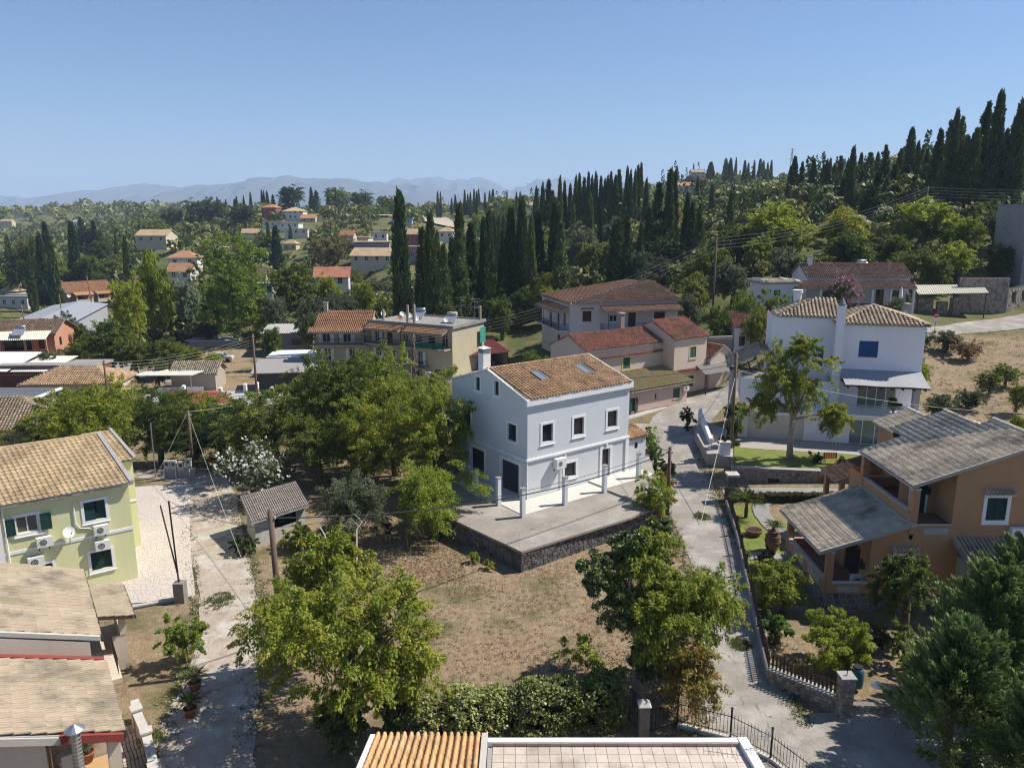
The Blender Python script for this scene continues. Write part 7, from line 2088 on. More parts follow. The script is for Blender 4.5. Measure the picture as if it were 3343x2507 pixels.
MB().box(-.3, .3, -.28, .28, -.3, 1.25).build('pillar', mat('board_concrete', (0.27, 0.25, 0.22), 0.95, (0.16, 0.15, 0.13), 3, 12, 1.0, streak=0.4), t)
MB().tube([(-.05, .05, .6), (-.2, 0.1, 6.2)], 0.05, 8).build('pipe', DARKMETAL, t)
MB().tube([(.1, .0, .6), (-.75, .2, 5.9)], 0.045, 8).build('pipe', mat('rust_iron', (0.1, 0.06, 0.045), 0.8), t)
wire((-19.6, 41.3, 6.2), P1 - V_((0, 0, 1.0)), 0.3, 'thin black wire from the concrete pillar pipes to the near pole', 0.014)

# -- gates, fences, garden things
t = thing('iron_fence', 'black iron picket fence on the kerb below the hedge tree', 'iron fence', (7.3, 29.9, 0))
fx_ = [(0, 0), (2.1, -.9), (3.4, -2.2), (4.4, -4.0)]
for k, (A, B) in enumerate(zip(fx_, fx_[1:])):
    L = math.hypot(B[0] - A[0], B[1] - A[1])
    for z in (.35, 1.15):
        MB().tube([(*A, z), (*B, z)], 0.018, 5).build('rail', DARKMETAL, t)
    n = int(L / .15)
    for i in range(1, n):
        x, y_ = A[0] + (B[0] - A[0]) * i / n, A[1] + (B[1] - A[1]) * i / n
        MB().tube([(x, y_, .18), (x, y_, 1.22), (x, y_, 1.34)], [.011, .011, .002], 4, caps=False).build('picket', DARKMETAL, t)
    MB().tube([(*A, 0), (*A, 1.5)], 0.045, 7).build('fence_post', DARKMETAL, t)
    MB().lathe([(.0, 0), (.07, .06), (.0, .13)], (*A, 1.5), 7).build('finial', DARKMETAL, t)
    q = [(A[0], A[1] - .12, 0), (B[0], B[1] - .12, 0), (B[0], B[1] + .12, 0), (A[0], A[1] + .12, 0)]
    MB().hexa([Vector(p) - Vector((0, 0, .2)) for p in q] + [Vector(p) + Vector((0, 0, .18)) for p in q]).build('kerb', pale, t)
for nm, A, B, lab in (('garden_gate', (5.75, 29.45), (7.2, 29.95), 'low open iron gate with mesh beside the stone post'), ('garden_gate', (4.9, 31.0), (5.6, 29.6), 'tall narrow iron gate by the hedge')):
    t = thing(nm, lab, 'gate', (*A, 0), 'iron garden gates')
    L = Vector((B[0] - A[0], B[1] - A[1], 0))
    hh_ = 1.0 if 'open' in lab else 1.5
    for z in (.1, hh_):
        MB().tube([(0, 0, z), L + Vector((0, 0, z + (.25 if z > .5 else 0)))], 0.02, 5).build('rail', DARKMETAL, t)
    for i in range(9):
        p = L * (i / 8)
        MB().tube([p + Vector((0, 0, .1)), p + Vector((0, 0, hh_ + .25 * i / 8))], 0.011, 4).build('bar', DARKMETAL, t)
t = thing('gate_pillar', 'grey stone gate post with pale cap beside the hedge', 'gate post', (5.7, 29.3, 0))
MB().box(-.22, .22, -.22, .22, -.2, 1.55).build('shaft', mat('board_concrete', (0.27, 0.25, 0.22)), t)
MB().prism([(-.28, -.28, 1.55), (.28, -.28, 1.55), (.28, .28, 1.55), (-.28, .28, 1.55)], [(-.1, -.1, 1.72), (.1, -.1, 1.72), (.1, .1, 1.72), (-.1, .1, 1.72)]).build('cap', pale, t)
# stone wall with picket fence and pier at the side road
gw = [(12.3, 33.1), (14.75, 30.8)]
t = thing('gate_wall', 'low stone wall with dark wooden pickets at the road junction', 'stone wall', (*gw[0], 0))
fm, L = seg(gw[0], gw[1])
mbox(MB(), fm, 0, L, -.3, .74, .04, .4).build('wall_core', MORTAR, t)
stones(t, lambda a, z, d: fm(a, z, d + .04), 0, L, -.05, .74, .24, mat('pale_field_stone', (0.31, 0.275, 0.235), 0.9, (0.2, 0.175, 0.15), 2.5, 14, 0.9, rnd=0.4, bump=0.5), .03, .04, 120)
mbox(MB(), fm, 0, L, .74, .8, -.03, .45).build('coping', CEMENT, t)
BRN = mat('brown_picket', (0.075, 0.045, 0.035), 0.8)
for i in range(18):
    a = .1 + i * .185
    mb = mbox(MB(), fm, a, a + .1, .82, 1.45, .2, .225)
    mb.poly([fm(a, 1.45, .2), fm(a + .1, 1.45, .2), fm(a + .05, 1.55, .2)])
    mb.build('picket', BRN, t)
for z in (.95, 1.3):
    mbox(MB(), fm, 0, L, z, z + .06, .226, .25).build('rail', BRN, t)
t = thing('stone_pier', 'square stone gate pier at the end of the picket wall', 'gate pier', (15.0, 30.75, 0))
MB().box(-.27, .27, -.27, .27, -.3, 1.9).build('core', MORTAR, t)
for k, f_ in enumerate((lambda a, z, d: Vector((-.28 + a, -.28 + d, z)), lambda a, z, d: Vector((-.28 + d, -.28 + a, z)))):
    stones(t, f_, 0, .56, 0, 1.9, .22, mat('pale_field_stone', (0.31, 0.275, 0.235)), .02, .03, 130 + k)
MB().box(-.34, .34, -.34, .34, 1.9, 2.0).build('cap', CEMENT, t)
MB().tube([(0, 0, 2.0), (0, 0, 2.2), (.12, 0, 2.35), (.3, 0, 2.3)], 0.02, 6).build('lamp_bracket', DARKMETAL, t)
t = thing('low_wall', 'low stone kerb wall beyond the gate pier', 'stone wall', (15.3, 30.8, 0))
MB().box(0, 7, 0, .35, -.3, .4).build('core', MORTAR, t)
stones(t, lambda a, z, d: Vector((a, d, z)), 0, 7, 0, .4, .26, mat('pale_field_stone', (0.31, 0.275, 0.235)), .03, .03, 133, limit=60)
t = thing('water_barrel', 'blue-green plastic barrel in the shade behind the stone pier', 'barrel', (16.4, 32.6, .2))
MB().lathe([(.26, 0), (.3, .2), (.3, .75), (.26, .95), (.2, 1.0)], seg=14).build('body', mat('teal_plastic', (0.04, 0.13, 0.14), 0.5, bump=0), t, smooth=True)
MB().lathe([(.22, 1.0), (.22, 1.06)], seg=14).build('lid', DARKMETAL, t)
t = thing('street_lamp', 'hanging street lamp on a bent white arm over the gate', 'street lamp', (16.6, 29.2, 0))
MB().tube([(0, 0, 0), (.05, 0, 1.6), (-.3, .2, 2.2), (-.7, .5, 2.3)], 0.028, 7).build('arm', STEEL, t)
MB().lathe([(.24, 0), (.2, .08), (.08, .14), (.08, .22)], (-.75, .55, 2.1), 12).build('shade', PLASTIC, t, smooth=True)
MB().lathe([(.1, 0), (.12, .06)], (-.75, .55, 2.03), 10).build('bulb_glass', glass(), t)
# fence along the orange villa garden
fp = [(16.7, 56.6), (16.3, 53.8), (15.8, 50.8), (15.2, 47.6), (14.6, 44.6), (14.0, 41.5), (13.2, 37.6), (12.4, 33.4)]
t = thing('garden_fence', 'long low wall with dark wooden slats between road and villa garden', 'fence', (*fp[0], 0))
for k, (A, B) in enumerate(zip(fp, fp[1:])):
    fm, L = seg(A, B)
    off = Vector((A[0] - fp[0][0], A[1] - fp[0][1], 0))
    f2 = (lambda fm, off: lambda a, z, d: fm(a, z, d) + off)(fm, off)
    mbox(MB(), f2, 0, L, -.2, .5, 0, .22).build('base_wall', CEMENT, t)
    n = int(L / .17)
    for i in range(n):
        a = .03 + i * L / n
        mbox(MB(), f2, a, a + .09, .52, 1.25 + .04 * ((i * 7) % 3), .08, .105).build('slat', BRN, t)
    for z in (.68, 1.08):
        mbox(MB(), f2, 0, L, z, z + .06, .106, .13).build('rail', BRN, t)
    mbox(MB(), f2, -.05, .07, .0, 1.5, .02, .18).build('fence_post', BRN, t)
t = thing('stone_pillar', 'tall dark stone pillar with pale cap at the garden gate', 'gate pillar', (17.35, 57.4, 0))
MB().box(-.4, .4, -.4, .4, -.2, 2.2).build('core', MORTAR, t)
for k, f_ in enumerate((lambda a, z, d: Vector((-.41 + a, -.41 + d, z)), lambda a, z, d: Vector((-.41 + d, -.41 + a, z)))):
    stones(t, f_, 0, .82, 0, 2.2, .26, M_cut, .025, .03, 140 + k)
MB().box(-.47, .47, -.47, .47, 2.2, 2.36).build('cap', pale, t)
for x in (-.1, .1):
    MB().tube([(x, 0, 2.3), (x * 2.5, .3, 3.6)], 0.02, 5).build('rod', DARKMETAL, t)
t = thing('white_pillar', 'white gate pillar with dark lantern at the villa drive', 'gate pillar', (19.1, 66.0, 0.2))
MB().box(-.45, .45, -.3, .3, -.3, 2.1).build('shaft', WHITE, t)
MB().box(-.52, .52, -.37, .37, 2.1, 2.2).build('cap', pale, t)
MB().lathe([(.1, 0), (.16, .08), (.12, .3), (.02, .42)], (0, 0, 2.2), 8).build('lantern', DARKMETAL, t)
t = thing('drive_wall', 'white drive wall with a globe lamp beside the ivy hedge', 'wall', (18.5, 69.0, 0.2))
MB().hexa([Vector(p) for p in ((0, 0, -.3), (.3, 0, -.3), (1.5, 9.5, -.3), (1.2, 9.5, -.3), (0, 0, 1.6), (.3, 0, 1.6), (1.5, 9.5, 2.0), (1.2, 9.5, 2.0))]).build('wall', WHITE, t)
MB().lathe([(.02, 0), (.14, .07), (.18, .2), (.14, .33), (.02, .4)], (1.2, 8.5, 2.0), 12).build('globe_lamp', WHITE, t, smooth=True)
M_gl = mat('garden_lawn', (0.13, 0.17, 0.03), 0.95, (0.2, 0.205, 0.06), 0.4, 7, 0.9, blotch=(0.09, 0.12, 0.022), bscale=0.6, bamt=0.6, bump=0.5)
sheet('garden_lawn', [(14.3, 41.5), (17.6, 40.5), (17.7, 47), (23.5, 55.8), (19.6, 56.6), (17.0, 56.3), (15.6, 48)], 0.07, M_gl, 'bright garden lawn beside the orange villa', 0.12)
M_flag = mat('flagstone', (0.33, 0.315, 0.30), 0.9, (0.25, 0.235, 0.22), 0.8, 10, 0.9, rnd=0.2)
strip('garden_path', [(21.5, 58.6, 0.9), (19.4, 56.2, 0.7), (18.9, 53.4, 0.6), (19.1, 51.2, 0.7), (20.6, 48.5, 0.9)], M_flag, 'grey flagstone path through the villa garden', lift=0.1)
strip('garden_path', [(15.8, 47.3, 0.6), (17.6, 46.9, 0.7), (18.2, 46.6, 0.7)], M_flag, 'short flagstone path to the villa veranda', lift=0.1)
strip('garden_path', [(17.2, 58.9, 1.3), (24, 58.2, 1.0), (32, 57, 0.9)], M_flag, 'grey path below the stone lawn wall', lift=0.06)
CLAY = mat('terracotta_clay', (0.30, 0.125, 0.065), 0.8, (0.22, 0.09, 0.05), 2, 12, 0.8, bump=0.1)
BCLAY = mat('brown_clay', (0.2, 0.115, 0.07), 0.8, (0.14, 0.08, 0.05), 2, 12, 0.8, bump=0.1)
SOIL = mat('dark_soil', (0.035, 0.024, 0.017), 0.95)
t = thing('bowl_planter', 'round brown clay bowl planter on the garden lawn', 'planter', (17.1, 50.7, .08))
MB().lathe([(.35, 0), (.5, .12), (.56, .3), (.6, .34), (.6, .42), (.52, .42), (.5, .36)], seg=18).build('bowl', BCLAY, t, smooth=True)
MB().lathe([(.49, .34), (.49, .37)], seg=14).build('soil', SOIL, t)

# -- plants: leaves as small faces
def kites(P, A, B, L, W):
    """one kite-shaped leaf per row: centre P, axis A, side B"""
    a, b = A * (L[:, None] / 2), B * (W[:, None] / 2)
    V = np.stack([P - a, P + b + a * 0.15, P + a, P - b + a * 0.15], 1).reshape(-1, 3)
    return V, np.arange(len(V)).reshape(-1, 4)
def unit(v):
    return v / (np.linalg.norm(v, axis=-1, keepdims=True) + 1e-9)
def leafmesh(name, seed, C, RC, per, leaf, aspect=0.38, out=None, droop=0.3, squash=0.8, up=0.5, tint=None, spray=0.0):
    """clumps of leaves: centres C (n,3), clump radii RC (n,), per leaves each. out: growth direction of each clump."""
    rg = np.random.RandomState(seed)
    n = len(C)
    per = np.full(n, per) if np.isscalar(per) else per
    idx = np.repeat(np.arange(n), per)
    m = len(idx)
    d = unit(rg.normal(size=(m, 3)))
    d[:, 2] *= squash
    rad = RC[idx] * rg.uniform(0.25, 1.0, m) ** 0.6
    P = C[idx] + d * rad[:, None]
    o = unit(C) if out is None else out
    if spray:
        q = rg.uniform(-.5, 1.15, m)
        ax = unit(o + rg.normal(size=(n, 3)) * .35)[idx]
        P = C[idx] + d * (rad * (.62 - .3 * np.clip(q, 0, 1)))[:, None] + ax * (RC[idx] * spray * q)[:, None]
        P[:, 2] -= RC[idx] * spray * .28 * np.clip(q, 0, 2) ** 2
    A = unit(rg.normal(size=(m, 3)) * 0.55 + d * 0.6 + o[idx] * 0.5 + np.array([0, 0, -droop]))
    N = unit(d * 0.55 + np.array([0.12, 0, up + 0.35]) + rg.normal(size=(m, 3)) * 0.4)
    B = unit(np.cross(A, N))
    L = leaf * rg.uniform(0.65, 1.3, m)
    V, F = kites(P, A, B, L, L * aspect * rg.uniform(0.8, 1.2, m))
    ct = rg.uniform(0, 1, n) if tint is None else tint
    lc = np.clip(0.5 * ct[idx] + 0.5 * rg.uniform(0, 1, m), 0, 1)
    return npmesh(name, V, F, lc)
def lobes(seed, n, env, rmin, rmax, nclump, zlo=0.0, rc=0.22, bias=0.35):
    """clump centres over the surfaces of n lobes inside an ellipsoid env=(rx, ry, rz, cz)"""
    rg = np.random.RandomState(seed)
    q = unit(rg.normal(size=(n, 3))) * (rg.uniform(0.15, 1, n) ** 0.5)[:, None]
    R_ = rg.uniform(rmin, rmax, n)
    lc_ = q * np.array([max(env[0] - R_.mean(), .05), max(env[1] - R_.mean(), .05), max(env[2] - R_.mean(), .05)])
    lc_[:, 2] += env[3]
    k = rg.choice(n, nclump, p=(R_ ** 2) / (R_ ** 2).sum())
    d = unit(rg.normal(size=(nclump, 3)) + np.array([0, 0, bias]))
    f = rg.uniform(0.5, 1.0, nclump) ** 0.5
    C = lc_[k] + d * (R_[k] * f)[:, None]
    C[:, 2] = np.maximum(C[:, 2], zlo)
    return C, np.full(nclump, rc) * rg.uniform(0.7, 1.35, nclump), d, lc_
def trunkmesh(name, seed, H, r0, targets, m, lean=(0, 0)):
    """tapered trunk with a limb to each target"""
    rg = random.Random(seed)
    mb = MB()
    top = Vector((lean[0], lean[1], H))
    mb.tube([(0, 0, -0.4), (lean[0] * .4 + rg.uniform(-.05, .05) * H, lean[1] * .4, H * .5), top], [r0 * 1.25, r0, r0 * .7], 8)
    for t in targets:
        t = Vector(tuple(t))
        mid = top.lerp(t, 0.5) + Vector((rg.uniform(-.1, .1), rg.uniform(-.1, .1), rg.uniform(0, .12))) * (t - top).length
        mb.tube([top - Vector((0, 0, H * .12)), mid, t], [r0 * .5, r0 * .32, r0 * .1], 6)
    me = mb.mesh(name, True)
    me.materials.append(m)
    return me
BARK = mat('bark', (0.14, 0.11, 0.085), 0.95, (0.08, 0.065, 0.05), 2, 16, 0.9, bump=0.6)
PBARK = mat('pale_bark', (0.36, 0.32, 0.27), 0.95, (0.22, 0.19, 0.16), 2, 16, 0.9, bump=0.6)
LM = {
 'broad': leafmat('leaf_green', [(0.064, 0.095, 0.018), (0.114, 0.157, 0.025), (0.195, 0.226, 0.039), (0.274, 0.276, 0.053)], shift=0.28),
 'dark': leafmat('leaf_dark', [(0.026, 0.050, 0.017), (0.050, 0.084, 0.024), (0.084, 0.118, 0.034)], shift=0.2),
 'lime': leafmat('leaf_lime', [(0.152, 0.199, 0.022), (0.260, 0.319, 0.031), (0.411, 0.419, 0.046)], shift=0.2),
 'yell': leafmat('leaf_yellow', [(0.189, 0.204, 0.019), (0.320, 0.320, 0.025), (0.466, 0.421, 0.037)], shift=0.1),
 'olive': leafmat('leaf_olive', [(0.067, 0.090, 0.044), (0.120, 0.150, 0.074), (0.196, 0.217, 0.127)], shift=0.22),
 'silver': leafmat('leaf_silver', [(0.152, 0.206, 0.124), (0.248, 0.304, 0.193), (0.359, 0.414, 0.276)], shift=0.1),
 'lush': leafmat('leaf_lush', [(0.081, 0.153, 0.018), (0.150, 0.226, 0.029), (0.255, 0.307, 0.039)], shift=0.18),
 'brown': leafmat('leaf_brown', [(0.138, 0.118, 0.041), (0.221, 0.179, 0.062), (0.304, 0.235, 0.083)], shift=0.15),
 'shrub': leafmat('leaf_shrub', [(0.047, 0.070, 0.022), (0.086, 0.109, 0.035), (0.140, 0.156, 0.055)], shift=0.25),
 'dry': leafmat('leaf_dry', [(0.179, 0.138, 0.062), (0.276, 0.206, 0.097), (0.372, 0.276, 0.138)], shift=0.15),
 'cyp': leafmat('leaf_cypress', [(0.028, 0.053, 0.018), (0.055, 0.094, 0.027), (0.105, 0.147, 0.040)], 0.2, shift=0.3),
 'cypl': leafmat('leaf_cypress_light', [(0.052, 0.085, 0.026), (0.099, 0.140, 0.038), (0.174, 0.215, 0.065)], 0.2, shift=0.3),
 'walnut': leafmat('leaf_walnut', [(0.100, 0.140, 0.015), (0.184, 0.234, 0.025), (0.284, 0.308, 0.034), (0.404, 0.354, 0.047)], 0.42, shift=0.05),
 'rust': leafmat('leaf_rust', [(0.125, 0.116, 0.020), (0.215, 0.177, 0.029), (0.291, 0.204, 0.040), (0.334, 0.177, 0.043)], 0.42, shift=0.05),
 'ivy': leafmat('leaf_ivy', [(0.050, 0.083, 0.025), (0.105, 0.146, 0.040), (0.199, 0.230, 0.064)], 0.25, 0.4, shift=0.08),
 'hedge': leafmat('leaf_hedge', [(0.096, 0.139, 0.037), (0.232, 0.270, 0.077), (0.428, 0.430, 0.171), (0.601, 0.559, 0.273)], 0.3, 0.4, shift=0.05),
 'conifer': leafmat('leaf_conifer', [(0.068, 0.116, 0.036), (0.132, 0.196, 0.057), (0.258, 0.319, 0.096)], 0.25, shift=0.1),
 'fern': leafmat('leaf_cycad', [(0.041, 0.068, 0.013), (0.083, 0.118, 0.022), (0.179, 0.179, 0.041)], 0.25, 0.4, shift=0.15),
 'petal_w': leafmat('petal_white', [(0.700, 0.700, 0.620), (0.800, 0.800, 0.740)], 0.3, shift=0.0),
 'petal_p': leafmat('petal_pink', [(0.262, 0.126, 0.160), (0.375, 0.225, 0.256)], 0.3, shift=0.0)}

# shared meshes for the many trees; radius 1, height 2 for broad crowns, 8 for narrow ones
PROTO = {}
LOW = ('shrub', 'dry', 'pinkol', 'lush')
def proto(kind, k):
    """(crown mesh, trunk mesh, nominal height, leaf material); kinds that only differ in colour share one mesh"""
    g = kind if kind in ('cypA', 'cypB', 'cypW', 'ced', 'poplar', 'big') else 'low' if kind in LOW else 'round'
    lm = {'cypA': LM['cyp'], 'cypB': LM['cyp' if k % 2 else 'cypl'], 'cypW': LM['cypl' if k % 2 else 'cyp'], 'ced': LM['cyp'], 'poplar': LM['lush']}.get(kind, LM.get(kind, LM['shrub']))
    if (g, k) not in PROTO:
        sd_ = hash_(g) * 10 + k
        rg = np.random.RandomState(sd_)
        if g in ('cypA', 'cypB'):
            n = 420
            z = rg.uniform(0.03, 1, n) ** 0.9
            prof = np.minimum(1, 1.25 * (1 - z) ** (0.5 if g == 'cypA' else 0.7) + 0.03) * np.minimum(1, 0.45 + 4 * z)
            a = rg.uniform(0, 6.2832, n)
            wob = 1 + 0.16 * np.sin(3 * a + 9 * z + sd_) + rg.uniform(-.18, .16, n)
            C = np.stack([np.cos(a) * prof * wob * .8, np.sin(a) * prof * wob * .8, z * 8], -1)
            out = unit(np.stack([np.cos(a) * .35, np.sin(a) * .35, np.full(n, 1.0)], -1))
            me = leafmesh('crown', sd_, C, np.full(n, .24), 12, .55, .26, out, -0.6, 2.0, .0)
            hz_, tr = 8, (0.16, 1.2)
        elif g in ('cypW', 'ced'):
            n = 330
            z = rg.uniform(0.04, 1, n)
            prof = (1 - z) ** 0.75 + 0.05
            lay = 1 + (0.35 if g == 'ced' else 0.2) * np.sin(z * 42 + sd_) + rg.uniform(-.3, .2, n)
            a = rg.uniform(0, 6.2832, n)
            rr = prof * lay * np.minimum(1, .5 + 3 * z) * rg.uniform(.55, 1, n)
            C = np.stack([np.cos(a) * rr, np.sin(a) * rr, z * 4.6], -1)
            out = unit(np.stack([np.cos(a), np.sin(a), np.full(n, .55 if g == 'cypW' else .15)], -1))
            me = leafmesh('crown', sd_, C, .12 + .1 * (1 - z), 17, .27, .26, out, -0.25, 1.0, .2)
            hz_, tr = 4.6, (0.1, .9)
        elif g == 'poplar':
            C, RC, out, lb = lobes(sd_, 18, (1.12, 1.12, 1.9, 1.8), .3, .48, 460, .2, .15)
            me = leafmesh('crown', sd_, C, RC, 44, .06, .6, out, .1, spray=1.0)
            hz_, tr = 3.7, (0.07, 1.6)
        elif g == 'big':
            C, RC, out, lb = lobes(sd_, 12, (1.02, 1.02, .92, 1.08), .26, .42, 250, .16, .125, .15)
            me = leafmesh('crown', sd_, C, RC, 112, .042, .42, out, .4, spray=1.15)
            hz_, tr = 2.0, (0.06, .75)
        else:
            C, RC, out, lb = lobes(sd_, 9, (1, 1, .85, 1.15), .34, .5, 200, .1 if g == 'low' else .42, .17, -.1 if g == 'low' else .3)
            if g == 'low':
                C[:, 2] = np.maximum(C[:, 2] * 1.08 - .2, .08)
            me = leafmesh('crown', sd_, C, RC, 62, .078, .42, out, .2, spray=.9)
            hz_, tr = 2.0, (0.09, .75)
        me.materials.append(LM['broad'])
        tips = [(0.45 * math.cos(w + k), 0.45 * math.sin(w + k), tr[1] + .35 * hz_ * .5 + .2) for w in (0, 2.1, 4.2)] if hz_ <= 3.7 else [(0, 0, hz_ * .7)]
        PROTO[g, k] = (me, trunkmesh('trunk', sd_, tr[1], tr[0], tips, BARK), hz_)
    return (*PROTO[g, k], lm)
def plant(o, me, tm, r, h, hz_, lm, rot):
    """trunk and crown of one tree: shared meshes, the leaf colour set on the object"""
    for part, m_ in (('trunk', tm), ('crown', me)):
        c = link(part, m_, o)
        c.scale = (r, r, h / hz_)
        c.rotation_euler = (0, 0, rot)
        if part == 'crown':
            c['kind'] = 'stuff'
            c.material_slots[0].link = 'OBJECT'
            c.material_slots[0].material = lm
def hash_(s):
    return sum((i + 3) * ord(c) for i, c in enumerate(s)) % 977
KNAME = {'cypA': ('cypress_tree', 'tall narrow dark cypress'), 'cypB': ('cypress_tree', 'slim pointed cypress'), 'cypW': ('cypress_tree', 'broad shaggy cypress'), 'ced': ('cedar_tree', 'jagged dark conifer'),
         'broad': ('broadleaf_tree', 'round mid-green tree'), 'dark': ('broadleaf_tree', 'dark evergreen tree'), 'lime': ('broadleaf_tree', 'yellow-green leafy tree'), 'yell': ('broadleaf_tree', 'bright yellow leafy tree'),
         'olive': ('olive_tree', 'grey-green olive tree'), 'silver': ('broadleaf_tree', 'pale silvery tree'), 'lush': ('broadleaf_tree', 'fresh green dense tree'), 'brown': ('broadleaf_tree', 'brownish dry-leaved tree'),
         'poplar': ('poplar_tree', 'very tall bright green poplar'), 'shrub': ('shrub', 'dense olive shrub'), 'dry': ('shrub', 'dry brown shrub'), 'pinkol': ('oleander_bush', 'pink flowering oleander')}
GNAME = {'apt': 'behind the apartment block', 'pale': 'behind the balcony house', 'stand': 'in the dense central ridge stand', 'midrow': 'mid valley', 'skyline': 'on the distant skyline',
         'ridge': 'on the high ridge', 'ridgemid': 'along the middle ridge', 'farhill': 'on the far round hill', 'farslope': 'below the far hill', 'villahill': 'around the hilltop villas',
         'leftwood': 'in the left wood', 'slope': 'on the slope above the bungalow', 'bung': 'before the bungalow', 'valley': 'around the lower village', 'behind': 'behind apartments and balcony house',
         'deep': 'in the deep valley wood', 'dryslope': 'on the dry slope'}
TREES = []
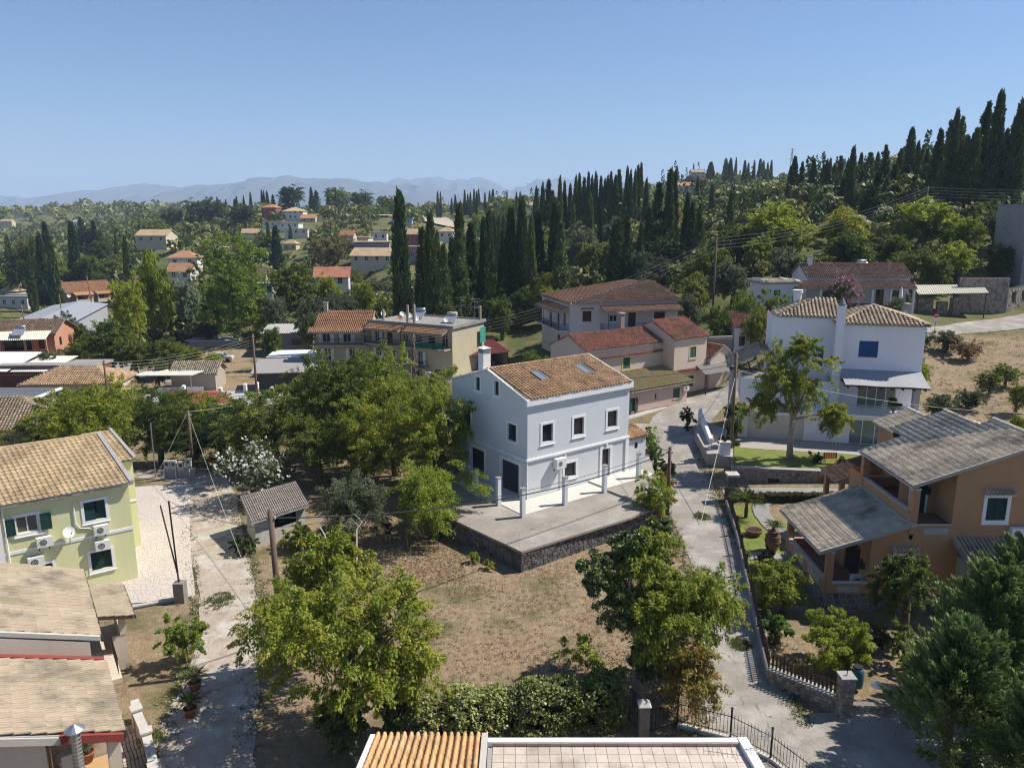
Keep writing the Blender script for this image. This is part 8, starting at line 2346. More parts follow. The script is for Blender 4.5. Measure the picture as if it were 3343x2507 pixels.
for key, rows in {
    'cypA apt': '-18.4 128 25.2 1.0, -13.6 130 21.8 0.8, -9.0 134 23.5 0.9, -4.2 142 22.4 0.7, -0.3 146 23.1 0.8, 1.8 146 24.6 0.9, 8.4 150 24.5 1.5',
    'cypW apt': '-15.3 132 20.0 1.7, -8.9 132 19.8 2.1, -7.3 138 20.8 1.5, -11.3 128 17.4 1.8, 5.0 150 23.0 0.9, 8.8 140 20.9 1.9, -1.7 150 19.4 1.4, -10.8 140 18.2 1.6',
    'cypB apt': '-5.0 136 21.0 0.9, -13.5 140 18.8 1.0, 3.6 144 21.6 0.8',
    'cypB pale': '20.3 150 21.3 2.0, 24.8 150 20.7 0.9, 37.9 170 26.6 1.1',
    'cypW pale': '22.4 152 22.1 1.4, 32.0 172 29.2 2.5, 37.9 165 25.0 1.1, 31.1 178 24.1 2.1, 38.4 160 24.6 1.4',
    'cypA pale': '22.8 160 21.6 1.0, 34.5 172 31.5 1.1, 36.0 175 30.9 0.8',
    'cypB stand': '8.1 262 31.1 0.9, 11.2 288 33.1 1.0, 16.6 273 35.1 1.0, 18.8 282 33.8 1.1, 21.2 287 33.1 1.2, 21.2 262 34.5 1.1, 24.0 282 36.4 1.0, 25.8 282 35.2 1.2, 26.8 277 36.7 1.1, 28.5 281 35.7 1.0, 27.8 262 35.8 0.9, 29.5 262 34.5 1.1, 33.8 287 35.1 1.1, 34.7 286 36.0 1.2, 32.8 262 35.9 1.1, 34.4 262 34.8 1.4, 39.6 272 38.3 1.0, 39.3 262 36.4 0.9, 42.2 271 37.2 1.0, 44.1 277 39.2 1.0, 46.1 283 40.3 1.1, 45.5 267 34.2 1.1',
    'cypW stand': '12.9 277 34.7 2.2, 38.2 282 38.4 2.4, 14.1 272 30.9 1.7, 23.0 262 31.3 1.6, 27.9 262 30.5 1.6, 34.8 282 31.5 1.8, 41.9 282 32.0 1.8',
    'cypB midrow': '21.2 215 25.1 1.1, 22.6 225 27.5 0.9, 24.4 215 23.9 0.9, 17.3 220 24.6 0.9, 6.9 240 26.4 1.0, 0.6 250 25.0 1.1, -5.3 230 21.4 1.0, -3.9 235 21.9 1.1, -2.7 240 21.4 1.0',
    'cypB skyline': '-52.4 555 39.2 1.2, -49.6 546 38.5 1.0, -41.5 576 37.8 1.2, -33.9 564 40.6 1.2, -31.5 561 37.8 1.1, -29.0 549 38.5 1.2, -26.7 555 41.0 1.2, -24.3 540 38.8 1.0, -24.4 576 41.7 1.3, -19.6 570 39.2 1.1, -16.9 594 41.1 1.2, -14.4 594 42.3 1.6, -3.5 549 39.9 0.9, 5.7 549 39.0 1.2, 3.0 540 38.5 1.0, -107.0 576 39.6 1.1, -111.0 570 36.5 1.3, -94.2 570 35.7 1.1, -94.3 591 36.2 1.1, -43.7 570 35.3 1.1, -36.2 555 32.1 1.5',
    'cypA ridge': '95.6 158 45.0 1.4, 98.7 156 43.4 1.5',
    'ced ridge': '95.7 162 44.2 2.1, 97.0 168 39.1 1.7',
    'cypW ridge': '93.0 160 39.3 1.4, 94.2 168 42.2 1.1, 90.9 166 41.4 1.3, 91.0 170 40.1 1.4, 99.1 158 40.7 1.5, 91.0 172 36.1 1.2, 102.6 166 39.7 1.5, 91.2 160 37.8 1.4, 95.2 158 36.1 1.9, 89.6 160 34.8 1.9',
    'cypB ridge': '91.3 165 42.8 1.2',
    'cypA ridgemid': '97.4 195 42.6 1.3, 75.0 175 36.6 1.0, 90.7 255 40.4 1.3',
    'cypB ridgemid': '100.8 198 39.9 1.1, 96.5 220 38.9 1.1, 96.1 240 38.9 0.9, 95.2 240 38.6 1.0, 83.5 172 28.8 2.1',
    'cypW ridgemid': '100.5 195 39.2 1.3, 100.1 192 38.1 1.1, 100.1 205 39.1 2.0, 96.8 215 39.0 2.5, 100.2 218 39.0 1.8, 94.3 228 39.1 2.1, 93.9 222 37.2 1.8, 94.2 240 37.5 1.6, 93.0 245 39.5 2.2, 89.7 255 38.0 1.8, 91.7 190 34.3 2.5, 93.7 188 34.1 2.2, 95.7 235 36.7 2.1, 85.7 185 32.5 2.4, 88.7 200 33.4 2.0, 94.0 180 33.6 2.5, 94.9 175 33.3 2.4, 79.8 190 31.3 2.1, 79.6 175 29.2 2.3, 84.4 178 30.7 1.8',
    'ced ridgemid': '93.8 200 39.5 2.0, 91.4 250 38.9 1.6',
    'cypB farhill': '215.5 660 67.4 1.7, 207.7 645 64.9 1.4, 206.2 660 68.6 2.4, 207.2 655 66.8 2.1, 189.1 620 64.7 1.4, 181.7 620 64.6 2.0, 187.5 630 63.6 1.6, 181.8 645 68.6 1.3, 170.5 620 66.2 2.6, 166.8 620 66.2 2.6, 148.7 650 64.9 0.8, 128.8 620 60.8 1.9, 161.5 645 65.5 3.2, 198.2 620 58.4 1.6, 188.3 620 57.2 1.4',
    'cypW farslope': '83.8 240 31.5 1.4, 90.5 250 35.2 2.0, 52.9 190 27.8 1.5, 47.9 215 27.1 1.1, 70.5 230 29.7 1.4, 78.4 200 27.2 1.2',
    'cypB farslope': '87.8 300 33.8 1.3, 77.4 330 37.6 1.0, 66.0 260 32.3 1.1, 74.9 280 30.3 0.7, 97.3 200 31.4 0.8, 98.0 200 31.1 0.6, 68.0 180 25.9 0.7',
    'cypB villahill': '-209.8 560 35.6 1.1, -207.6 560 33.7 1.1, -203.8 560 34.0 1.1, -183.4 520 33.4 1.4, -182.0 520 35.0 1.3, -170.4 500 34.8 0.8, -185.9 560 38.9 1.3, -177.9 560 40.6 1.1, -176.4 560 40.2 1.1, -174.1 560 39.8 1.5, -125.9 540 37.4 2.0, -120.8 540 40.7 0.8, -147.8 580 43.0 1.8, -107.9 380 17.8 1.0',
    'ced villahill': '-170.1 560 37.7 2.4, -166.8 580 40.6 4.3, -141.7 570 40.9 3.6',
    'cypA leftwood': '-169.3 300 19.3 2.0',
    'cypB leftwood': '-158.0 260 15.8 1.9, -163.4 265 15.2 1.7, -142.6 240 14.1 1.8, -168.0 330 16.2 0.9, -114.4 230 15.6 1.5, -156.2 250 12.4 1.3, -187.4 350 19.6 1.9, -103.1 330 19.7 1.1',
    'ced leftwood': '-197.4 330 19.7 3.1, -231.7 420 21.7 3.6',
    'cypW leftwood': '-194.5 300 14.9 2.2, -91.0 300 18.6 3.5',
    'lime slope': '49.5 150 25.5 5.8, 52.3 146 23.1 4.8, 75.0 142 25.8 6.1, 79.1 136 22.6 4.0, 72.8 126 18.6 4.2, 44.4 140 19.4 3.0',
    'broad slope': '44.5 152 21.5 5.1, 56.8 132 20.5 4.7, 65.7 134 19.5 3.4, 81.0 128 18.1 2.8, 35.0 135 17.4 4.0, 28.9 122 14.0 2.9, 49.9 128 16.6 3.5, 64.3 124 18.2 3.4, 66.9 122 16.4 2.6',
    'yell slope': '59.6 142 24.5 4.7',
    'olive slope': '86.7 140 23.6 3.0, 36.0 125 15.8 3.0, 44.8 128 17.6 2.8',
    'lush bung': '32.4 106 13.8 2.5, 36.6 107 13.1 2.8, 38.9 105 12.2 2.3',
    'broad bung': '32.3 100 11.3 2.2, 36.0 98 10.9 1.8, 27.7 102 10.9 2.2, 24.8 98 7.7 1.6',
    'pinkol bung': '45.3 104.5 14.9 2.6',
    'olive bung': '52.1 104 11.7 1.7, 27.2 118 11.0 2.4',
    'poplar valley': '-54.6 150 20.6 6.0',
    'lime valley': '-70.7 150 17.1 4.9, -69.7 140 12.8 4.2, -50.6 127 -0.1 2.2, -40.0 165 10.8 2.9, -30.6 160 9.9 2.9',
    'broad valley': '-66.3 124 6.2 5.5, -60.1 120 4.3 3.9, -55.1 121 3.4 4.2, -47.9 168 13.0 5.5, -79.7 160 8.3 4.1, -65.0 158 6.6 4.7, -80.5 140 3.9 3.1, -52.8 112 2.0 1.6, -40.8 128 4.9 2.3, -35.8 135 6.2 2.2, -25.2 150 7.4 2.4',
    'olive valley': '-46.8 150 8.0 3.3, -89.1 150 4.4 3.3, -72.0 118 2.4 2.9, -37.5 140 8.4 3.4, -35.3 150 8.9 3.6, -32.2 152 7.8 3.3',
    'silver valley': '-66.2 155 11.5 3.4',
    'broad behind': '1.6 140 9.8 3.1, 5.7 145 12.5 4.3, 11.2 150 11.6 3.0, -1.7 132 9.2 3.2, 17.3 170 18.1 4.3, -9.8 128 7.0 2.3',
    'lime behind': '6.5 138 11.6 3.6',
    'dark behind': '-4.0 142 11.6 3.7, -7.0 134 9.0 3.2, 1.7 150 12.2 4.2, -12.6 130 8.3 2.6, 31.9 160 19.0 4.4',
    'olive behind': '9.1 128 10.1 2.3, 24.1 150 16.8 4.1, 26.4 140 15.6 3.3',
    'lush behind': '2.8 108 3.9 1.6, 5.0 105 3.7 1.3',
    'brown deep': '-68.4 300 17.5 10.0, -234.4 380 14.8 8.2, 124.4 520 47.7 7.0',
    'broad deep': '-46.6 280 9.1 3.3, -87.0 230 4.7 4.1, -103.9 330 14.5 7.1, -162.4 300 8.2 7.7, -201.5 330 11.9 9.1, -207.9 320 3.5 8.9, -167.0 300 -0.0 8.9, -152.2 295 2.6 7.6, -179.2 340 14.3 7.3, -175.3 300 -0.0 6.5, -152.3 285 -3.5 6.2, -192.8 420 17.3 9.1, -124.9 560 26.4 12.0, -111.2 580 28.8 12.4, -86.7 540 26.3 9.5, -10.3 430 30.3 6.7, -8.0 250 15.3 5.9, -16.9 250 13.4 5.4, -21.9 240 10.9 4.3, 7.4 240 21.1 5.6, 22.4 185 17.1 5.1, 94.3 380 32.2 7.4, 131.5 420 39.6 5.7, 66.4 240 23.0 4.2, -65.5 250 7.6 4.5, -44.4 215 8.7 3.8, -24.5 180 5.9 2.9',
    'lime deep': '-183.6 310 8.9 5.5, -202.6 310 -4.5 7.4, -3.5 420 33.3 5.7, -17.4 400 26.7 5.5',
    'dark deep': '-227.0 420 20.5 9.0, -184.0 290 12.0 7.4, -160.8 575 43.9 12.3',
    'olive deep': '-186.0 300 -0.0 6.5, -181.2 480 34.9 11.2, -209.1 520 28.1 11.2, -225.7 520 24.1 10.2, -150.0 440 20.4 9.5, 18.8 210 21.2 5.8, 29.5 230 22.9 5.8, 131.5 500 41.1 6.8, 123.1 540 44.6 7.3, 115.2 330 30.9 4.5, 56.5 230 21.2 4.0, -33.3 190 8.0 3.8',
    'lush deep': '-85.8 520 18.2 5.1',
    'lime dryslope': '43.3 80 7.6 1.8, 45.1 66 5.3 0.8',
    'shrub dryslope': '43.1 74 5.0 2.0, 46.5 76 4.0 1.7, 51.9 96 7.6 2.1, 54.5 95 7.0 2.1, 50.9 98 7.7 1.6',
    'broad dryslope': '54.0 82 6.4 1.8, 50.2 74 6.3 1.4, 51.2 80 6.1 1.5',
    'dry dryslope': '55.7 92 7.5 2.0',
}.items():
    k, g = key.split()
    TREES += [(k, *map(float, q.split()), g) for q in rows.split(', ')]
for k_, rows in {'broad valley': '-56 160 2.5 4.2, -48 166 2 4.5, -38 150 1.5 3.8, -30 140 2 3.6, -27 150 2.5 4.2, -70 158 1.5 4, -62 172 2 4.5, -35 165 3 4.5, -22 155 2.5 4, -76 134 1.5 3.6, -28 128 0.5 2.6, -55 128 .3 3', 'olive valley': '-44 150 .6 3.2, -60 150 .5 3, -33 146 .8 3, -68 146 .2 2.8, -26 137 .6 2.8', 'lime valley': '-50 154 2.5 3.6, -40 170 3 4', 'poplar valley': '-62 163 10 4.2'}.items():
    TREES += [(k_.split()[0], *map(float, q.split()), k_.split()[1]) for q in rows.split(', ')]
SX = lambda t: t[1] / t[2]
by = {}
for t in sorted(TREES, key=SX):
    by.setdefault((t[0], t[5]), []).append(t)
for (kind, g), L in by.items():
    nm, desc = KNAME[kind]
    for i, (_, x, y_, zt, r, _g) in enumerate(L):
        me, tm, hz_, lm = proto(kind, (i * 7 + hash_(g)) % (2 if kind in ('ced', 'cypA') else 1 if kind == 'poplar' else 4))
        zb = tz(x, y_) - 0.15
        hh_ = max(zt - zb, 1.6 * r if kind[:3] != 'cyp' else 3 * r)
        r = max(r * (1.2 if kind == 'poplar' else 1.28 if g == 'slope' else 1.06), hh_ / (17 if kind in ('cypA', 'cypB') else 8))
        pre = desc if len(L) == 1 else (ordinal(i) + ' ' + desc + ' from the left')
        o = thing(nm, pre + ' ' + GNAME[g], 'shrub' if nm in ('shrub', 'oleander_bush') else 'tree', (x, y_, zb), nm.replace('_', ' ') + 's ' + GNAME[g])
        plant(o, me, tm, r, hh_, hz_, lm, (x * 12.9 + y_ * 7.7) % 6.28)
        if kind == 'pinkol':
            rg = np.random.RandomState(3)
            d = unit(rg.normal(size=(220, 3)) + np.array([0, -.2, .3]))
            C = d * np.array([.85, .85, .8]) + np.array([0, 0, 1.0])
            fm_ = leafmesh('flowers', 4, C, np.full(220, .06), 4, .12, .8, d, 0)
            fm_.materials.append(LM['petal_p'])
            c = tag(link('flowers', fm_, o), kind='stuff')
            c.scale = (r, r, hh_ / 2)

# -- far woods as one mass
rg = np.random.RandomState(77)
houses = [(f[1] + f[4] / 2, f[2], f[4]) for f in FAR] + [(-115, 195, 34), (-144, 258, 24), (-86, 128, 22), (16, 118, 22), (-16, 120, 26), (50, 117, 22), (70, 118, 20), (-62, 110, 40), (-46, 145, 14), (88, 128, 14), (-40, 158, 8)]
def allowed(x, y_):
    ok = np.ones(len(x), bool)
    for hx, hy, w in houses:
        ok &= ~((np.abs(x - hx) < w * .6 + 3) & (np.abs(y_ - hy) < w * .6 + 4))
        ok &= ~((np.abs(x / y_ - hx / hy) < (w * .42) / hy) & (y_ < hy) & (y_ > hy - 45 - hy * .12))
    ok &= ~((x > 36) & (y_ < 128)) & ~((x < -20) & (x > -110) & (y_ < 140)) & ~((x > -22) & (x < 26) & (y_ < 132))
    ok &= ~((x < -22) & (x > -62) & (y_ < 152)) & ~((np.abs(x + 75) < 34) & (y_ > 488) & (y_ < 545)) & ~((np.abs(x + 138) < 12) & (y_ > 320) & (y_ < 405))
    return ok
def kite_template(n, seed, narrow):
    q = np.random.RandomState(seed)
    d = unit(q.normal(size=(n, 3)) + np.array([0, 0, .25]))
    if narrow:
        z = q.uniform(.05, 1, n)
        pr = np.minimum(1, 1.3 * (1 - z) ** .6) * q.uniform(.6, 1.05, n)
        a = q.uniform(0, 6.28, n)
        P = np.stack([np.cos(a) * pr, np.sin(a) * pr, z], -1)
        A = unit(np.stack([np.cos(a) * .3, np.sin(a) * .3, np.full(n, .35)], -1) + q.normal(size=(n, 3)) * .08)
        L, W = q.uniform(.5, .9, n), q.uniform(.3, .5, n)
    else:
        nl = 5
        lc_ = q.normal(size=(nl, 3)) * .32
        P = lc_[q.randint(0, nl, n)] * np.array([1, 1, .7]) + d * .55 * q.uniform(.8, 1.05, n)[:, None]
        P[:, 2] = .52 + .5 * P[:, 2]
        A = unit(np.cross(d, q.normal(size=(n, 3))))
        L, W = q.uniform(.4, .75, n), q.uniform(.32, .6, n)
    N_ = unit(d + q.normal(size=(n, 3)) * .4)
    B = unit(np.cross(A, N_))
    return P, A, B, L, W
VV, FF, LC, off = [], [], [], 0
bands = [(126, 260, 720, 160, 2.2, 4.2, .58), (260, 480, 1450, 96, 2.8, 5.2, .66), (480, 900, 2000, 50, 3.6, 6.5, .85), (900, 2300, 2600, 20, 7, 14, 1.1)]
for bi, (y0, y1, n, nk, r0, r1, ks) in enumerate(bands):
    y_ = np.sqrt(rg.uniform(y0 ** 2, y1 ** 2, n * 2))
    x = rg.uniform(-.72, .72, n * 2) * y_
    ok = allowed(x, y_)
    noise = np.sin(x * .021 + 1.7 * np.sin(y_ * .013)) + np.sin(y_ * .031 + x * .017 + 2)
    ok &= (noise > -1.35) | (y_ > 900)
    x, y_ = x[ok][:n], y_[ok][:n]
    z = terrain_np(x, y_)
    rr = rg.uniform(r0, r1, len(x))
    cyp = rg.uniform(size=len(x)) < np.where(y_ > 700, 0, np.where(x > 20, .2, .1))
    hh = np.where(cyp, rr * rg.uniform(2.4, 3.2, len(x)), rr * rg.uniform(1.3, 1.9, len(x)))
    rr = np.where(cyp, rr * .38, rr)
    tone = rg.uniform(0, 1, len(x))
    for narrow in (False, True):
        for tv in range(3):
            sel = np.where((cyp == narrow) & (np.arange(len(x)) % 3 == tv))[0]
            if not len(sel):
                continue
            P, A, B, L, W = kite_template(nk if not narrow else max(12, nk * 2 // 3), 100 + bi * 10 + tv + 5 * narrow, narrow)
            S = np.stack([rr[sel], rr[sel], hh[sel]], -1)
            ang = rg.uniform(0, 6.28, len(sel))
            cs, sn = np.cos(ang)[:, None], np.sin(ang)[:, None]
            Pr = np.stack([P[None, :, 0] * cs - P[None, :, 1] * sn, P[None, :, 0] * sn + P[None, :, 1] * cs, np.repeat(P[None, :, 2], len(sel), 0)], -1)
            PP = Pr * S[:, None] + np.stack([x[sel], y_[sel], z[sel]], -1)[:, None]
            sc = rr[sel][:, None] * (1.5 if narrow else 1) * ks
            V, F = kites(PP.reshape(-1, 3), np.tile(A, (len(sel), 1)), np.tile(B, (len(sel), 1)), (L[None] * sc).ravel(), (W[None] * sc).ravel())
            VV.append(V); FF.append(F + off); off += len(V)
            base = np.where(narrow, .12, .3 + .6 * tone[sel])
            LC.append((base[:, None] + rg.uniform(-.14, .14, (len(sel), len(P)))).ravel())
wme = npmesh('woods', np.concatenate(VV), np.concatenate(FF), np.clip(np.concatenate(LC), 0, 1))
wme.materials.append(leafmat('leaf_woods', [(0.035, 0.060, 0.018), (0.076, 0.106, 0.027), (0.140, 0.167, 0.040), (0.216, 0.222, 0.060), (0.302, 0.268, 0.090)], 0.25, shift=0.0))
tag(link('woods', wme), 'dense mixed wood covering the far valley and hills', kind='stuff')

# -- near trees, built one by one in metres
def big_tree(name, label, loc, crowns, trunk, cat='tree', group=None):
    """crowns: (part name, leaf material, clump centres, radii, outs, per, leaf, aspect, droop, up); trunk: (H, r0, targets, material, lean)"""
    t = thing(name, label, cat, loc, group)
    tm = trunkmesh('trunk', int(abs(loc[0] * 7 + loc[1])), trunk[0], trunk[1], trunk[2], trunk[3] if len(trunk) > 3 else BARK, trunk[4] if len(trunk) > 4 else (0, 0))
    link('trunk', tm, t)
    for k, (pn, lm, C, RC, out, per, leaf, asp, droop, up, *sp) in enumerate(crowns):
        me = leafmesh(pn, k + int(abs(loc[0] * 13 + loc[1] * 3)), C, RC, per, leaf, asp, out, droop, 0.8, up, spray=sp[0] if sp else .5 if pn == 'ivy' else 1.25)
        me.materials.append(lm)
        tag(link(pn, me, t), kind='stuff')
    return t
def env(seed, n, c, r, nclump, rc, rmin, rmax, zlo=0.3, bias=.3):
    """lobed clump cloud centred at c with radii r (offset in tree space)"""
    C, RC, out, lb = lobes(seed, n, (r[0], r[1], r[2], 0), rmin, rmax, nclump, -99, rc, bias)
    C = C + np.array(c)
    C[:, 2] = np.maximum(C[:, 2], zlo)
    return C, RC, out, lb + np.array(c)
def join(*es):
    return tuple(np.concatenate([e[i] for e in es]) for i in range(4))

# walnut on the near left with ivy-wrapped trunk
e1 = join(env(1, 12, (0, 0, 5.3), (4.4, 3.8, 2.9), 170, .62, 1.2, 1.7), env(2, 5, (2.6, -.2, 3.6), (2.2, 1.9, 1.7), 48, .55, .8, 1.1), env(3, 6, (-3.2, 1.6, 4.0), (2.3, 1.8, 1.4), 46, .55, .7, 1.0), env(4, 5, (-1.0, 3.4, 6.0), (2.4, 2.2, 2.0), 56, .55, .8, 1.1), env(14, 4, (.6, -1.8, 3.9), (2.2, 1.4, 1.6), 36, .55, .8, 1.1), env(27, 6, (-1.6, 4.6, 5.4), (2.3, 2.0, 2.2), 70, .5, .7, 1.1))
iv1 = env(5, 7, (0.2, -1.3, 1.5), (1.9, 1.4, 1.7), 90, .45, .7, 1.0, .1)
iv1b = env(6, 5, (2.3, -.6, 1.0), (1.5, 1.2, 1.1), 40, .42, .6, .8, .1)
iv1 = join(iv1, iv1b)
t = big_tree('walnut_tree', 'large olive-green walnut tree with ivy-covered trunk beside the lane', (-7.0, 29.6, 0),
     [('crown', LM['walnut'], e1[0], e1[1], e1[2], 125, .21, .36, .6, .6), ('ivy', LM['ivy'], iv1[0], iv1[1], iv1[2], 130, .13, .75, .2, .3)], (3.0, .34, e1[3][:9:2]))
DEAD = mat('dead_branch', (0.42, 0.38, 0.33), 0.95, (0.3, 0.27, 0.23), 3, 20, 0.8)
rg = random.Random(3)
for bx, by_, bz in ((-1.9, 4.4, 7.3), (-.5, 5.0, 7.3)):
    p0 = Vector((bx * .4, by_ * .6, 4.8)); p1 = Vector((bx, by_, bz)); p2 = p1 + Vector((rg.uniform(-.6, .9), rg.uniform(-.2, .4), rg.uniform(.2, .7)))
    mb = MB().tube([p0, p1, p2, p2 + Vector((rg.uniform(-.3, .5), 0, .3))], [.06, .045, .025, .008], 6)
    for k in range(3):
        q = p1.lerp(p2, rg.random())
        mb.tube([q, q + Vector((rg.uniform(-.5, .5), rg.uniform(-.3, .3), rg.uniform(.1, .6)))], [.025, .006], 5)
    mb.build('dead_branch', DEAD, t)
# leaning ivy-clad walnut on the near right
ea = join(env(11, 9, (1.6, .0, 3.7), (2.7, 2.3, 2.5), 105, .52, .9, 1.3), env(12, 5, (3.1, 1.4, 4.7), (2.2, 2.2, 2.0), 76, .5, .8, 1.1), env(13, 4, (3.9, 2.6, 3.6), (1.2, 1.4, 1.2), 28, .45, .6, .8), env(15, 4, (1.6, 2.8, 6.1), (2.0, 1.8, 1.6), 60, .48, .7, 1.0))
ea = join(ea, env(25, 6, (.6, 1.2, 4.6), (2.2, 1.9, 2.2), 80, .5, .8, 1.1), env(26, 5, (-.2, 2.2, 6.4), (1.8, 1.6, 1.3), 50, .46, .7, .9))
eb = env(16, 5, (2.0, -1.1, 2.2), (1.7, 1.3, 1.5), 54, .5, .7, 1.0)
eiv = join(env(17, 4, (.2, 0, 1.9), (.8, .8, 1.4), 50, .4, .5, .7, .1), env(18, 4, (-.8, .6, 4.2), (1.3, 1.3, 1.3), 56, .45, .6, .9), env(19, 4, (-1.6, 1.4, 6.0), (1.5, 1.4, 1.2), 54, .45, .6, .9), env(20, 4, (-.6, 1.8, 6.8), (1.1, 1.0, 1.4), 40, .42, .5, .7), env(21, 4, (1.2, 3.2, 6.4), (1.1, 1.0, 1.6), 40, .42, .5, .7))
es = env(22, 5, (-2.6, -.2, 2.7), (1.3, 1.0, .7), 18, .34, .4, .6)
big_tree('walnut_tree', 'leaning walnut tree smothered in ivy beside the road', (5.9, 31.6, 0),
     [('crown', LM['walnut'], ea[0], ea[1], ea[2], 120, .2, .34, .6, .6), ('rusty_leaves', LM['rust'], eb[0], eb[1], eb[2], 120, .2, .34, .6, .6),
      ('ivy', LM['ivy'], eiv[0], eiv[1], eiv[2], 150, .13, .75, .15, .3), ('low_leaves', LM['walnut'], es[0], es[1], es[2], 60, .22, .36, .5, .6)],
     (2.2, .3, list(ea[3][:8:2]) + list(eiv[3][4::4]), PBARK, (.1, .2)))
# hedge along the plot
t = thing('ivy_hedge', 'long variegated ivy hedge closing the dry plot', 'hedge', (0.4, 30.2, 0))
rg = np.random.RandomState(8)
n = 720
hx = rg.uniform(-4.3, 4.6, n)
th = rg.uniform(-.35, np.pi + .35, n)
hh = 1.75 + .16 * np.sin(hx * 1.7) + .14 * np.sin(hx * 4.1) + .06 * hx
C = np.stack([hx, np.cos(th) * (1.0 + .1 * np.sin(hx * 2.3)) + .12 * hx, np.maximum(np.sin(th) * hh, .15)], -1)
out = unit(np.stack([0 * hx, np.cos(th), np.sin(th)], -1))
tint = np.clip(.85 - (hx + 4.3) / 9 * .85 + rg.uniform(-.12, .12, n), 0, 1)
me = leafmesh('leaves', 9, C, np.full(n, .28), 58, .13, .72, out, .15, .8, .4, tint=tint)
me.materials.append(LM['hedge'])
tag(link('leaves', me, t), kind='stuff')
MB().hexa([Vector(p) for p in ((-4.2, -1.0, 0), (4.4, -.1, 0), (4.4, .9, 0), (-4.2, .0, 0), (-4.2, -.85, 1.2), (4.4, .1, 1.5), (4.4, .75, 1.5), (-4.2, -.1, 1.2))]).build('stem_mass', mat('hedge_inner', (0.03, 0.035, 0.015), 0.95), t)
def bush(label, loc, r, h, lm, leaf, seed, per=90, ncl=60, asp=.45, name='shrub', flowers=None, cat='shrub', spray=1.1, rc=None, group=None, droop=.25, zlo=.15):
    c = env(seed, 9 if r > 2 else 7, (0, 0, h * .53), (r, r, h * .49), ncl, rc or r * .2, r * .3, r * .46, zlo, -.15 if zlo < .4 else .2)
    t = big_tree(name, label, loc, [('crown', lm, c[0], c[1], c[2], per, leaf, asp, droop, .5, spray)], (h * .35, .05 + .03 * h, c[3][:5]), cat, group)
    if flowers:
        nf, fmt, sz = flowers
        rg = np.random.RandomState(seed)
        d = unit(rg.normal(size=(nf, 3)) + np.array([-.15, -.45, .25]))
        k = rg.choice(len(c[0]), nf)
        C = c[0][k] + d * rc if rc else c[0][k] + d * r * .22
        fm_ = leafmesh('flowers', seed, C, np.full(nf, sz * .7), 5, sz, .85, d, 0)
        fm_.materials.append(fmt)
        tag(link('flowers', fm_, t), kind='stuff')
    return t
bush('bright yellow-green tree at the terrace corner', (-5.2, 50.4, 0), 3.8, 6.5, LM['lime'], .16, 31, 190, 140, .42, 'broadleaf_tree', cat='tree')
bush('grey-green loquat bush beside the lane shed', (-11.0, 49.9, 0), 3.1, 4.9, LM['olive'], .2, 32, 130, 130, .34)
bush('white flowering oleander overhanging the lane', (-19.6, 57.0, 0), 3.3, 5.8, LM['shrub'], .17, 33, 150, 100, .26, 'oleander_bush', (420, LM['petal_w'], .16), group='near flowering shrubs')
for x, y_, r, h, lm, sd_, lab in ((-14.2, 66, 4.6, 10.3, 'broad', 41, 'tallest of the large green trees behind the lane shed'), (-6.6, 59, 3.9, 8.3, 'walnut', 42, 'large yellow-green walnut against the shaded gable of the white house'),
        (-20.5, 63.5, 4.2, 7.2, 'broad', 43, 'dark green tree rising behind the white oleander'), (-19.4, 71, 3.6, 8.2, 'broad', 44, 'tree filling the gap between oleander and apartments'), (-12.6, 75, 3.6, 9.2, 'lime', 45, 'yellow-green tree in front of the apartment block'),
        (-12.2, 59.5, 3.6, 7.2, 'walnut', 46, 'walnut between the lane shed and the white house'), (-6.9, 69, 3.2, 7.6, 'walnut', 47, 'walnut tree behind the white house chimney side'), (-16.6, 79, 3.4, 6.6, 'broad', 48, 'low green tree before the road bend'),
        (-37.6, 66.5, 4.4, 9.0, 'walnut', 49, 'big olive-green tree behind the yellow house roof'), (-33.8, 70.5, 3.6, 7.8, 'broad', 50, 'green tree beside the meter pole pipes'), (-27.6, 70, 4.0, 5.4, 'dark', 51, 'dark leafy tree behind the meter wall'),
        (-45.5, 71, 4.0, 6.4, 'broad', 52, 'tree at the picture edge above the mossy roof'), (-41.5, 79, 3.8, 7.6, 'walnut', 53, 'olive-green tree in the row below the yard'), (-33, 80, 3.6, 5.6, 'walnut', 54, 'tree in front of the red sheet canopy'),
        (-25, 80, 3.6, 5.0, 'broad', 55, 'green tree below the yard gate pole'), (-50, 84, 3.8, 6.0, 'broad', 56, 'tree in front of the carport'), (-9.5, 82, 2.6, 4.6, 'olive', 57, 'grey-green shrub tree inside the road bend'),
        (-31, 62.8 + 9, 3.0, 6.0, 'walnut', 58, 'olive-green tree right behind the meter wall'), (-22.5, 87, 3.4, 5.0, 'broad', 59, 'round green tree between yard pole and road bend'), (-42, 90, 3.2, 4.2, 'broad', 60, 'low tree beside the pavilion yard'), (-16, 60.5, 3.2, 6.0, 'broad', 65, 'dark green tree right behind the lane shed'), (-10.2, 63.5, 3.4, 8.2, 'walnut', 66, 'yellow-green walnut in the middle of the garden trees'), (-24.4, 66.5, 3.0, 5.6, 'dark', 67, 'dark tree between meter pole and oleander')):
    r, h = r * 1.28, h * (1.16 if -23 < x < -4 else 1.06)
    o = thing('broadleaf_tree', lab, 'tree', (x, y_, tz(x, y_)))
    me, tm, hz_, _m = proto('big', sd_ % 4)
    plant(o, me, tm, r, h, hz_, LM[lm], sd_ * 1.7)
bush('small bright citrus tree on the dry verge by the lane', (-16.5, 34.9, 0), 1.35, 2.95, LM['lush'], .12, 61, 150, 60, .45, 'citrus_tree', cat='tree', zlo=.7)
